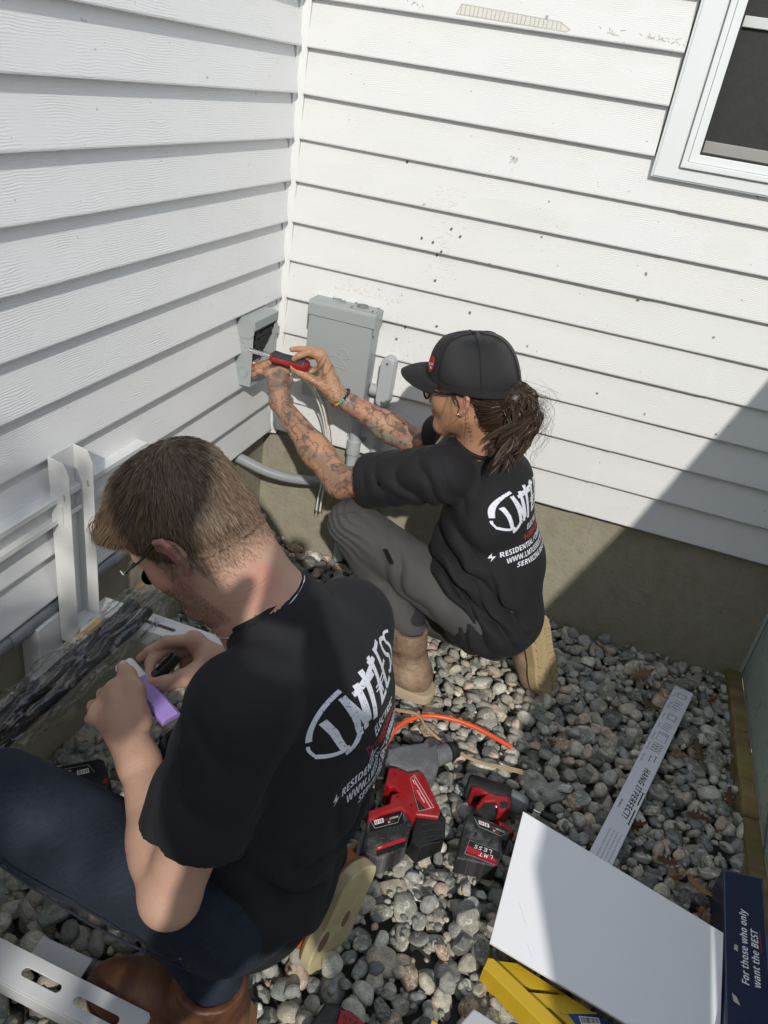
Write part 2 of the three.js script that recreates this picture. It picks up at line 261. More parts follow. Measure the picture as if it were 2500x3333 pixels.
{
  const g = new THREE.PlaneGeometry(2.3, 3.4, 60, 90).rotateX(-Math.PI / 2).translate(0.9, 0, 1.45), p = g.attributes.position;
  for (let i = 0; i < p.count; i++) p.setY(i, groundY(p.getX(i), p.getZ(i)) - 0.035); g.computeVertexNormals();
  part(gravel, 'earth', g, std([0.06, 0.055, 0.045], 1));
  const s0 = seed; seed = 31337; const cell = 0.05, stones = [];
  // things lying on the bed keep the upper stones low under them
  const low = (x, z) => (Math.abs((x - 1.10) * 0.94 + (z - 0.98) * 0.2) < 0.08 && Math.abs(z - 0.98) < 0.12) || (x > 0.78 && x < 1.0 && z > 0.78 && z < 1.08);
  for (const [lay, yy, n, ar, br] of [[0, -0.028, 20000, 0.024, 0.040], [1, -0.004, 24000, 0.0185, 0.042], [2, 0.012, 1500, 0.014, 0.030], [3, 0.004, 5200, 0.006, 0.013]]) {
    const H = new Map(), key = (a, b) => a * 4096 + b;
    for (let t = 0; t < n; t++) {
      const x = rr(-0.02, 1.80), z = rr(-0.012, 2.08), a = ar + (br - ar) * Math.pow(rnd(), 1.5), b = a * rr(0.62, 0.95), c = a * rr(0.46, 0.72), r = Math.sqrt(a * b);
      if (x > 1.735 || (z > 0.35 && x > 1.72)) continue;
      if (x < a * 0.7 - 0.022 || z < a * 0.7 - 0.016) continue;
      const ci = Math.floor(x / cell), cj = Math.floor(z / cell); let ok = true;
      for (let i = -2; i <= 2 && ok; i++) for (let j = -2; j <= 2 && ok; j++) for (const q of H.get(key(ci + i + 8, cj + j + 8)) || []) if ((q[0] - x) ** 2 + (q[1] - z) ** 2 < ((q[2] + r) * (lay >= 2 ? 1.0 : lay ? 0.80 : 0.88)) ** 2) { ok = false; break; }
      if (!ok) continue;
      const kk = key(ci + 8, cj + 8); if (!H.has(kk)) H.set(kk, []); H.get(kk).push([x, z, r]);
      if (lay && low(x, z)) { if (lay === 2) continue; }
      const m = new THREE.Matrix4().compose(V(x, groundY(x, z) + yy + rr(-0.005, 0.005) + (low(x, z) ? -0.008 : 0), z), new THREE.Quaternion().setFromEuler(new THREE.Euler(rr(-0.5, 0.5), rr(0, 6.3), rr(-0.5, 0.5))), V(a, c, b));
      const depth = 0.206 * (1.018 - x) + 0.49 * (1.571) + 0.847 * (2.293 - z);
      stones.push({ m, v: Math.floor(rnd() * 14), t: Math.floor(Math.pow(rnd(), 1.15) * 12), r, lay, depth, x, z, ox: rnd() });
    }
  }
  // 300 largest in view as stones of their own, the rest joined
  const inView = new THREE.Frustum(), hidden = s => (s.x > 0.1 && s.x < 0.88 && s.z > 1.0 && s.z < 1.75) || (s.x > 1.14 && s.x < 1.6 && s.z > 0.98 && s.z < 1.3);
  camera.updateMatrixWorld(); camera.aspect = 0.75; camera.updateProjectionMatrix(); inView.setFromProjectionMatrix(new THREE.Matrix4().multiplyMatrices(camera.projectionMatrix, camera.matrixWorld.clone().invert()));
  const score = s => (inView.containsPoint(V(s.x, 0, s.z)) && !hidden(s) && s.lay > 0) ? s.r / s.depth : 0;
  stones.sort((p, q) => score(q) - score(p));
  const rest = [];
  stones.forEach((s, i) => {
    if (i < 300) { const o = part(gravel, i ? 'stone_' + String(i).padStart(3, '0') : 'stone', NEAR[s.v], stoneMats[s.t]); o.applyMatrix4(s.m); }
    else {
      const g = (s.lay === 3 ? CHIP : FAR)[s.v].clone().applyMatrix4(s.m), c = STONE_TONES[s.t], n = g.attributes.position.count, col = new Float32Array(n * 3), k = 0.88 + 0.24 * s.ox; for (let q = 0; q < n; q++) col.set([c[0] * k, c[1] * k, c[2] * k], q * 3); g.setAttribute('color', new THREE.BufferAttribute(col, 3));
      rest.push(g);
    }
  });
  const f = part(gravel, 'stone_fill', mergeGeometries(rest), std([1, 1, 1], 0.82, { vertexColors: true, map: stoneTex[0], bumpMap: stoneBump, bumpScale: 0.0016 })); f.userData.kind = 'stuff';
  console.log('stones', stones.length); seed = s0;
}
// ------------------------------------------------------------------ fallen oak leaves
{
  function leafGeo(s) {
    const pts = [], half = [[0, 0.02], [0.10, 0.05], [0.17, 0.17], [0.25, 0.10], [0.36, 0.27], [0.44, 0.13], [0.56, 0.33], [0.64, 0.15], [0.76, 0.23], [0.82, 0.10], [0.95, 0.08], [1, 0]];
    for (const p of half) pts.push([p[0], p[1] * s[0]]); for (const p of [...half].reverse().slice(1)) pts.push([p[0], -p[1] * s[1]]);
    const sh = new THREE.Shape(); sh.moveTo(...pts[0]); sh.splineThru(pts.slice(1).map(p => new THREE.Vector2(...p)));
    const g = new THREE.ExtrudeGeometry(sh, { depth: 0.008, bevelEnabled: false, curveSegments: 30 }), p = g.attributes.position;
    for (let i = 0; i < p.count; i++) { const x = p.getX(i), y = p.getY(i), z = p.getZ(i); p.setXYZ(i, x - 0.5, z + s[2] * (x - 0.5) ** 2 + s[3] * y * y + 0.05 * Math.sin(x * 7 + y * 9), y); }
    g.computeVertexNormals(); return g;
  }
  const G = [leafGeo([1, 1, 0.5, 1.2]), leafGeo([1.1, 0.8, -0.4, 0.9]), leafGeo([0.7, 1.1, 0.9, -0.6])];
  const M = [[.20, .10, .042], [.10, .04, .02], [.085, .065, .028], [.25, .135, .058]].map(c => std(c, 0.75, { bumpMap: stoneBump, bumpScale: 0.001, side: THREE.DoubleSide }));
  const rows = [
    [1.422, .030, .165, .085, .6, 0, 3, 'large tan oak leaf lying by the foundation above the long white box'],
    [1.545, .034, .215, .085, 1.2, 1, 2, 'olive brown oak leaf beside the tip of the long white box'],
    [1.452, .030, .30, .07, 2.6, 2, 2, 'dull olive oak leaf touching the left edge of the long white box'],
    [1.590, .034, .44, .075, 1.9, 0, 2, 'olive oak leaf on the stones between the long white box and the timber sill'],
    [1.535, .036, .478, .065, .2, 1, 3, 'folded tan oak leaf touching the right edge of the long white box'],
    [1.668, .034, .585, .06, 1.7, 2, 1, 'dark red curled leaf close to the timber sill'],
    [1.583, .034, .685, .06, 3.0, 1, 1, 'dark red leaf lying across a grey slab stone'],
    [1.575, .040, .915, .075, 2.2, 0, 3, 'orange brown leaf beside the top corner of the navy box'],
    [1.520, .036, .905, .06, .8, 2, 3, 'crumpled orange brown leaf left of the navy box'],
    [1.580, .034, .975, .06, 1.4, 1, 0, 'brown leaf pressed against the side of the navy box'],
    [1.425, .034, .79, .06, .4, 2, 1, 'dark brown leaf below the long white box on the right'],
    [1.505, .034, .865, .05, 2.9, 0, 1, 'dark brown leaf among stones above the white panel'],
    [1.640, .036, .185, .05, .9, 2, 0, 'reddish leaf in the far corner by the timber sill'],
    [1.185, .032, .60, .04, 2.1, 1, 1, 'small dark red leaf near the end of the tan cable'],
  ];
  for (const [x, y, z, s, a, gi, mi, label] of rows) { const o = single('oak_leaf', G[gi], M[mi], label, 'leaf', null, 'fallen oak leaves on the river stones'); o.position.set(x, y + groundY(x, z) * 0.5, z); o.scale.setScalar(s); o.rotation.set(rr(-0.3, 0.3), a, rr(-0.3, 0.3)); }
}
// ------------------------------------------------------------------ cellar bulkhead on the right with its door leaf standing open
{
  const t = thing('bulkhead', 'pale grey-green steel cellar bulkhead side at the right edge, on a weathered sill', 'bulkhead', [1.75, 0, 0.6]);
  const steelTex = tex(256, 256, (u, v) => { const n = tn(u, v, 8, 4, 44), q = tn(u, v, 40, 2, 4), s = tn(u, v, 5, 2, 19), k = 0.80 + 0.08 * n + (q > 0.72 ? -0.1 : 0); return [k * 0.95, k, k * 0.985 - 0.02 * s]; }); steelTex.repeat.set(1.2, 1.2);
  const steel = std([0.70, 0.74, 0.72], 0.5, { map: steelTex });
  const side = shapeOf([[0, 0.03], [2.6, 0.03], [2.6, 0.05], [0, 1.05]]);
  const pg = extrude(side, 0.02, 0.001); pg.rotateY(-Math.PI / 2); pg.translate(1.765, 0, -0.012); uvMetres(pg, 2, 1); wpart(t, 'side_panel', pg, steel);
  const flange = boxAt(1.733, 1.743, 0.032, 0.30, -0.0155, -0.004, 0.002); wpart(t, 'flange', flange, steel);
  for (const [y0, z0, y1, z1] of [[0.225, 0.42, -0.01, 0.78]]) wpart(t, 'lap_strip', cyl([1.7435, y0 + 0.06, z0 - 0.09], [1.7435, y1, z1], 0.0028, 0.0028, 6), std([0.10, 0.11, 0.11], 0.6));
  const leaf = shapeOf([[0.20, 0.95], [2.65, 0.30], [2.65, 1.20], [1.925, 1.317], [1.371, 1.419], [0.849, 1.554], [0.20, 1.72]]);
  const lg = extrude(leaf, 0.022, 0.002); lg.rotateY(-Math.PI / 2); lg.translate(1.80, 0, 0); wpart(t, 'door_leaf', uvMetres(lg, 2, 1), steel, 'door leaf standing open');
  const woodTex = tex(256, 256, (u, v) => { const n = tn(u, (v * 1) % 1, 4, 3, 12), l = tn((u * 1) % 1, v, 24, 3, 9), m = tn(u, v, 9, 3, 55), k = 0.56 + 0.26 * (l - 0.5) + 0.24 * (n - 0.5), g = m > 0.56 ? 0.05 : 0; return [k * 1.05 - g, k * 0.92, k * 0.66 - g]; }); woodTex.repeat.set(1.4, 6);
  const wood = std([0.8, 0.77, 0.68], 0.95, { map: woodTex, bumpMap: woodTex, bumpScale: 0.004 });
  let z = -0.01; for (const len of [0.30, 0.34, 0.5, 0.62, 0.8]) { const h = rr(0.040, 0.046), g = box(0.045, 0.085, len - 0.004, 0.008, 3), p = g.attributes.position; for (let i = 0; i < p.count; i++) { const q = fbm(p.getX(i) * 60, p.getY(i) * 40, (p.getZ(i) + z) * 22, 3) - 0.5; p.setX(i, p.getX(i) + q * 0.014); p.setY(i, p.getY(i) + q * 0.012); } g.computeVertexNormals(); g.translate(1.718, h - 0.0425, z + len / 2); wpart(t, 'timber_sill', uvMetres(g, 2, 1), wood); z += len; }
}
// ------------------------------------------------------------------ outside the frame: the shrub behind the camera that dapples the left of the scene
{
  const t = thing('shrub', 'tall leafy shrub standing behind the camera, out of the picture', 'shrub', [0.9, -0.07, 5.2]);
  const s0 = seed; seed = 555; const lg = [], base = new THREE.CircleGeometry(1, 6);
  const n = 11000; for (let i = 0; i < n; i++) {
    const x = rr(-1.7, 0.80), top = 3.34 + 0.07 * Math.sin(x * 5) + 0.05 * Math.sin(x * 13 + 1), y = rr(0.1, top), z = rr(-0.45, 0.45), gap = fbm(x * 2.6 + 9, y * 2.6, z * 1.2, 2);
    if (gap > 0.63 && y < 2.9) continue;
    const s = rr(0.03, 0.055), g = base.clone().scale(s * 0.6, s, 1); g.rotateX(rr(-1, 1)); g.rotateY(rr(0, 6.3)); g.rotateZ(rr(0, 6.3)); g.translate(x, y, z); lg.push(g);
  }
  const f = part(t, 'crown', mergeGeometries(lg), std([0.06, 0.10, 0.03], 0.7, { side: THREE.DoubleSide }));
  for (let i = 0; i < 9; i++) { const x = rr(-1.5, 0.7); part(t, 'trunk', tube([[x * 0.6, -0.05, 0], [x * 0.8, 0.9, rr(-0.2, 0.2)], [x, rr(2.2, 3.0), rr(-0.3, 0.3)]], 0.02, 12, 7), std([0.1, 0.07, 0.05], 0.9)); }
  seed = s0;
}
// ------------------------------------------------------------------ electrical gear
const greyPaint = phy([0.34, 0.365, 0.36], 0.42, { bumpMap: stoneBump, bumpScale: 0.0002 });
const greyPvc = phy([0.42, 0.44, 0.45], 0.38);
const darkSteel = std([0.22, 0.22, 0.21], 0.4, { metalness: 0.7 });
const blackPlastic = phy([0.012, 0.012, 0.013], 0.45);
const chrome = std([0.75, 0.75, 0.76], 0.16, { metalness: 1 });
{ // open breaker panel on the left wall (x is out from the wall, z along it)
  const t = thing('breaker_panel', 'open grey steel breaker panel on the left wall being wired', 'breaker panel', [0.012, 0.80, 0.225]);
  const x0 = 0.0125, x1 = 0.062, z0 = 0.146, z1 = 0.296, y0 = 0.700, y1 = 0.895, w = 0.0028;
  wpart(t, 'back_plate', boxAt(x0, x0 + w, y0, y1, z0, z1, 0.0008), greyPaint);
  wpart(t, 'side_panel', boxAt(x0 + w, x1, y0, y1, z1 - w, z1, 0.0008), greyPaint);
  wpart(t, 'side_panel', boxAt(x0 + w, x1, y0, y1, z0, z0 + w, 0.0008), greyPaint);
  wpart(t, 'bottom_panel', boxAt(x0 + w, x1, y0 - 0.0001, y0 + w, z0 + w, z1 - w, 0.0006), greyPaint);
  // hood: sloping rain cover with a front lip and cut side cheeks
  const hood = new THREE.Shape(); [[0, 0.908], [x1 - x0 + 0.005, 0.899], [x1 - x0 + 0.0055, 0.874], [x1 - x0 + 0.003, 0.874], [x1 - x0 + 0.002, 0.8955], [0, 0.9045]].forEach((p, i) => i ? hood.lineTo(...p) : hood.moveTo(...p));
  const hg = extrude(hood, z1 - z0 + 0.006, 0.0004); wpart(t, 'rain_hood', frame(hg, [x0, 0, z0 - 0.003], [1, 0, 0], [0, 1, 0]), greyPaint);
  const cheek = shapeOf([[0, 0.9045], [x1 - x0 + 0.003, 0.8955], [x1 - x0 + 0.003, 0.861], [0.040, 0.846], [0.012, 0.846], [0, 0.858]]);
  for (const z of [z1 + 0.0002, z0 - 0.003]) wpart(t, 'hood_cheek', frame(extrude(cheek, 0.0026, 0.0006), [x0, 0, z], [1, 0, 0], [0, 1, 0]), greyPaint);
  // knockout rings and bosses on the near side
  const kz = z1 + 0.0008; for (const r of [0.0165, 0.0118]) wpart(t, 'knockout', new THREE.TorusGeometry(r, 0.0011, 8, 36).translate(0.036, 0.742, kz), greyPaint);
  wpart(t, 'knockout', new THREE.CylinderGeometry(0.0112, 0.0112, 0.0016, 30).rotateX(Math.PI / 2).translate(0.036, 0.742, kz - 0.0002), greyPaint);
  for (const [x, y] of [[0.020, 0.836], [0.030, 0.832], [0.040, 0.822], [0.021, 0.816], [0.037, 0.850], [0.050, 0.710]]) wpart(t, 'boss', new THREE.SphereGeometry(0.0031, 10, 8).scale(1, 1, 0.5).translate(x, y, kz), greyPaint);
  // inside: stepped breaker carriers, bus, lug
  wpart(t, 'liner', boxAt(x0 + w, x0 + w + 0.0015, 0.775, 0.893, z0 + w, z1 - w, 0.0005), blackPlastic); wpart(t, 'liner', boxAt(x0 + w, x1 - 0.008, 0.79, 0.893, z1 - w - 0.0018, z1 - w - 0.0003, 0.0004), blackPlastic);
  for (const [ya, yb, za, zb, xd] of [[0.858, 0.876, 0.152, 0.285, 0.056], [0.836, 0.855, 0.152, 0.262, 0.054], [0.815, 0.833, 0.158, 0.262, 0.050], [0.797, 0.812, 0.170, 0.285, 0.044]]) {
    wpart(t, 'breaker', boxAt(x0 + w + 0.001, xd, ya, yb, za, zb, 0.002), blackPlastic); wpart(t, 'breaker', boxAt(xd - 0.004, xd + 0.004, ya + 0.012, yb + 0.0015, za - 0.01, zb - 0.03, 0.001), blackPlastic);
  }
  wpart(t, 'breaker', boxAt(x0 + w + 0.001, 0.030, 0.752, 0.772, 0.16, 0.268, 0.003), blackPlastic);
  wpart(t, 'breaker', boxAt(x0 + w + 0.001, 0.034, 0.775, 0.792, 0.205, 0.287, 0.003), blackPlastic);
  wpart(t, 'wire_lug', cyl([0.020, 0.763, 0.166], [0.020, 0.763, 0.262], 0.006), std([0.03, 0.03, 0.03], 0.4));
  wpart(t, 'terminal', boxAt(0.030, 0.050, 0.752, 0.770, 0.262, 0.280, 0.002), phy([0.8, 0.14, 0.02], 0.4), 'orange terminal clip');
  wpart(t, 'terminal', boxAt(0.036, 0.056, 0.758, 0.764, 0.252, 0.271, 0.001), phy([0.8, 0.14, 0.02], 0.4), 'orange terminal clip');
}
{ // closed disconnect box on the back wall
  const X0 = 0.143, X1 = 0.356, Y0 = 0.632, Y1 = 0.928, Z0 = 0.0135, Z1 = 0.088;
  const t = thing('disconnect_box', 'closed grey disconnect box with an embossed bird on the back wall', 'electrical box', [0.25, 0.63, 0.014]);
  wpart(t, 'case', boxAt(X0 + 0.003, X1 - 0.003, Y0 + 0.004, Y1, Z0, Z1 - 0.004, 0.004), greyPaint);
  wpart(t, 'cover', boxAt(X0 + 0.001, X1 - 0.0045, Y0, Y1 - 0.026, Z1 - 0.0055, Z1, 0.0022, 3), greyPaint);
  const hood = new THREE.Shape(); [[0, Y1 + 0.014], [0.066, Y1 + 0.014], [0.0735, Y1 + 0.0125], [0.0775, Y1 + 0.009], [0.0788, Y1 + 0.004], [0.0788, Y1 - 0.030], [0.0762, Y1 - 0.030], [0.0758, Y1 + 0.003], [0, Y1 + 0.003]].forEach((p, i) => i ? hood.lineTo(...p) : hood.moveTo(...p));
  wpart(t, 'rain_hood', frame(extrude(hood, X1 - X0 + 0.004, 0.0006), [X1 + 0.002, 0, Z0], [0, 0, 1], [0, 1, 0]), greyPaint);
  const cheek = shapeOf([[0.002, Y1 + 0.012], [0.066, Y1 + 0.012], [0.0765, Y1 + 0.004], [0.0765, Y1 - 0.050], [0.066, Y1 - 0.062], [0.052, Y1 - 0.050], [0.002, Y1 - 0.030]]);
  for (const x of [X1 + 0.0032, X0 - 0.0012]) wpart(t, 'hood_cheek', frame(extrude(cheek, 0.003, 0.0007), [x, 0, Z0], [0, 0, 1], [0, 1, 0]), greyPaint);
  // hub plate, lock ring and screws on the top
  wpart(t, 'hub_plate', boxAt(0.265, 0.352, Y1 + 0.0138, Y1 + 0.017, Z0 + 0.008, Z0 + 0.066, 0.0015), greyPaint);
  wpart(t, 'lock_ring', new THREE.TorusGeometry(0.0165, 0.0028, 8, 8).rotateX(Math.PI / 2).translate(0.300, Y1 + 0.0195, Z0 + 0.036), std([0.20, 0.215, 0.21], 0.5));
  for (const [x, z] of [[0.272, 0.030], [0.345, 0.034], [0.276, 0.078], [0.342, 0.078]]) { wpart(t, 'bolt', new THREE.CylinderGeometry(0.0036, 0.0036, 0.0036, 6).translate(x, Y1 + 0.0185, z), std([0.20, 0.215, 0.21], 0.5)); }
  // embossed bird: outlines raised from the cover
  const E = (pts, close) => wpart(t, 'emblem', tube(pts.map(p => [p[0], p[1], Z1 + 0.0001]), 0.0017, 60, 6, close), greyPaint, 'embossed bird outline');
  E([[0.212, 0.770], [0.225, 0.781], [0.245, 0.785], [0.262, 0.780], [0.274, 0.768], [0.285, 0.760], [0.284, 0.752], [0.268, 0.752], [0.236, 0.756], [0.214, 0.762]], true);
  E([[0.263, 0.782], [0.256, 0.792], [0.256, 0.803], [0.264, 0.811], [0.274, 0.811], [0.281, 0.804], [0.286, 0.796], [0.296, 0.789], [0.284, 0.787], [0.272, 0.782]], true);
  wpart(t, 'emblem', tube([[0.248, 0.800, Z1], [0.244, 0.815, Z1], [0.2445, 0.832, Z1]], 0.0009, 12, 6), greyPaint);
  for (let i = 0; i < 9; i++) wpart(t, 'emblem', box(0.0042, 0.0075, 0.0016, 0.0005, 1).translate(0.223 + i * 0.0058, 0.7665 - i * 0.0007, Z1 + 0.0002), greyPaint);
}
for (const [a, b, lab] of [[[0.197, 0.9455, 0.030], [0.222, 0.9455, 0.022], 'grey screw lying at the back on top of the disconnect box'], [[0.213, 0.9455, 0.048], [0.236, 0.9460, 0.037], 'grey screw lying in front of another on top of the disconnect box']]) {
  const t = thing('screw', lab, 'screw', a, 'screws left on the disconnect box'); const A = A3(a), B = A3(b), d = B.clone().sub(A).normalize();
  const left = lab.includes('back'); const H = left ? A : B, T = left ? B : A;
  wpart(t, 'shank', cyl(H.toArray(), T.toArray(), 0.0017, 0.0010, 8), darkSteel); wpart(t, 'head', cyl(H.toArray(), H.clone().addScaledVector(d, left ? -0.0022 : 0.0022).toArray(), 0.0042, 0.0042, 10), darkSteel);
}
{ // conduit body (LB) beside the box, with the pipe under it
  const t = thing('conduit_fitting', 'grey plastic conduit elbow with a rounded screwed cover beside the disconnect box', 'conduit fitting', [0.405, 0.645, 0.014]);
  const pill = (r, l) => { const s = new THREE.Shape(); s.absarc(0, l, r, 0, Math.PI, false); s.absarc(0, 0, r, Math.PI, 2 * Math.PI, false); s.closePath(); return s; };
  const tilt = g => g.translate(0.408, 0.672, 0.0155);
  wpart(t, 'body', tilt(extrude(pill(0.0215, 0.118), 0.042, 0.004, 18)), greyPvc);
  wpart(t, 'cover', tilt(extrude(pill(0.0212, 0.118), 0.008, 0.002, 18).translate(0, 0, 0.043)), greyPvc);
  for (const y of [0.122, -0.006]) { wpart(t, 'screw', new THREE.CylinderGeometry(0.0036, 0.0036, 0.003, 12).rotateX(Math.PI / 2).translate(0.408, 0.672 + y, 0.0672), darkSteel); wpart(t, 'screw', box(0.005, 0.0009, 0.0012, 0).translate(0.408, 0.672 + y, 0.0686), blackPlastic); }
  wpart(t, 'hub', new THREE.CylinderGeometry(0.019, 0.019, 0.026, 24).rotateZ(Math.PI / 2).translate(0.372, 0.690, 0.036), greyPvc);
  wpart(t, 'hub', new THREE.CylinderGeometry(0.018, 0.018, 0.03, 24).translate(0.408, 0.640, 0.036), greyPvc);
}
function stub(label, x, z, r, yTop, yBot, collars) {
  const t = thing('conduit_pipe', label, 'conduit', [x, 0, z], 'grey conduit stubs below the disconnect box');
  wpart(t, 'pipe', cyl([x, yTop, z], [x, yBot, z], r, r, 28), greyPvc);
  for (const [y, h, dr] of collars) wpart(t, 'collar', new THREE.LatheGeometry([[r, -h / 2], [r + dr, -h / 2], [r + dr + 0.001, -h / 2 + 0.002], [r + dr + 0.001, h / 2 - 0.002], [r + dr, h / 2], [r, h / 2]].map(p => new THREE.Vector2(...p)), 28).translate(x, y, z), greyPvc);
  return t;
}
{
  const a = stub('grey conduit stub under the left end of the disconnect box, held by a pipe strap', 0.330, 0.044, 0.0185, 0.632, 0.03, [[0.500, 0.012, 0.002], [0.480, 0.05, 0.0035]]);
  wpart(a, 'strap', boxAt(0.302, 0.360, 0.492, 0.508, 0.013, 0.018, 0.002), greyPvc); for (const x of [0.3035, 0.3565]) wpart(a, 'strap', new THREE.SphereGeometry(0.008, 12, 10).scale(1, 1, 0.6).translate(x, 0.508, 0.022), greyPvc);
  stub('short grey conduit stub right of the strapped one, below the elbow fitting', 0.405, 0.040, 0.0165, 0.655, 0.05, [[0.470, 0.010, 0.0045], [0.455, 0.022, 0.002]]);
}
{ // flexible conduit from under the left wall, hanging toward the right behind the elbow
  const t = thing('flexible_conduit', 'grey ribbed flexible conduit curving out under the left wall', 'flexible conduit', [0.05, 0.40, 0.2]);
  const pts = [[-0.012, 0.452, 0.262], [0.004, 0.436, 0.250], [0.035, 0.405, 0.215], [0.075, 0.365, 0.165], [0.13, 0.338, 0.120], [0.20, 0.333, 0.090], [0.27, 0.345, 0.07], [0.33, 0.36, 0.055]];
  const c = new THREE.CatmullRomCurve3(pts.map(A3)); const g = new THREE.TubeGeometry(c, 460, 0.0165, 14), p = g.attributes.position, nn = g.attributes.normal;
  for (let i = 0; i <= 460; i++) { const d = 0.0010 * Math.sin(i * Math.PI / 2.5); for (let j = 0; j <= 14; j++) { const k = i * 15 + j; p.setXYZ(k, p.getX(k) + nn.getX(k) * d, p.getY(k) + nn.getY(k) * d, p.getZ(k) + nn.getZ(k) * d); } }
  g.computeVertexNormals(); wpart(t, 'hose', g, phy([0.34, 0.355, 0.37], 0.3));
  for (let i = 0; i < 3; i++) wpart(t, 'connector', cyl([-0.006 + i * 0.004, 0.447 - i * 0.003, 0.262 - i * 0.002], [-0.004 + i * 0.004, 0.445 - i * 0.003, 0.2605 - i * 0.002], 0.021 - i * 0.0012, 0.021 - i * 0.0012, 20), chrome);
}
{ // loose wires hanging out of the panel
  const ends = [['white insulated wire arching from the panel, leftmost of the loose wires', [0.70, 0.69, 0.66], 0.0030, 0, 'white wires hanging from the breaker panel'], ['white insulated wire arching from the panel between a white and a copper wire', [0.74, 0.73, 0.70], 0.0030, 1, 'white wires hanging from the breaker panel'], ['thin bare copper wire arching out of the open panel', [0.55, 0.26, 0.15], 0.0016, 2, null]];
  for (const [lab, col, r, k, grp] of ends) {
    const o = k * 0.0055; const pts = [[0.050, 0.762 + o * 0.4, 0.262], [0.10, 0.764 + o * 0.5, 0.245], [0.155, 0.752, 0.222 - o], [0.205 + o, 0.712, 0.19 - o], [0.235 + o * 1.5, 0.65, 0.165 - o], [0.258 + o * 1.6, 0.57, 0.148], [0.270 + o * 1.7, 0.49, 0.142], [0.272 + o * 1.8, 0.40, 0.148], [0.268 + o * 2.2, 0.330, 0.155], [0.266 + o * 2.4, 0.272 + (k === 2 ? 0.006 : k * -0.0), 0.16]];
    const t = thing('wire', lab, 'wire', [0.05, 0.76, 0.26], grp); wpart(t, 'insulation', tube(pts, r, 90, 8), k < 2 ? phy(col, 0.4) : std(col, 0.3, { metalness: 0.8 }));
    if (k < 2) wpart(t, 'core', cyl(pts[9], [pts[9][0], pts[9][1] - 0.012, pts[9][2]], 0.0012, 0.0012, 6), std([0.6, 0.3, 0.16], 0.3, { metalness: 0.8 }));
  }
}
{ // grey steel conduit running along the foundation under the left wall
  const t = thing('steel_conduit', 'long grey steel conduit running under the bottom edge of the left wall', 'conduit', [0.006, 0.425, 1.2]);
  const m = std([0.30, 0.32, 0.34], 0.5, { metalness: 0.45, bumpMap: stoneBump, bumpScale: 0.0006 });
  wpart(t, 'pipe', cyl([0.006, 0.420, 0.80], [0.006, 0.420, 2.6], 0.0185, 0.0185, 24), m);
  wpart(t, 'coupling', cyl([0.006, 0.420, 1.215], [0.006, 0.420, 1.275], 0.0215, 0.0215, 24), m);
}
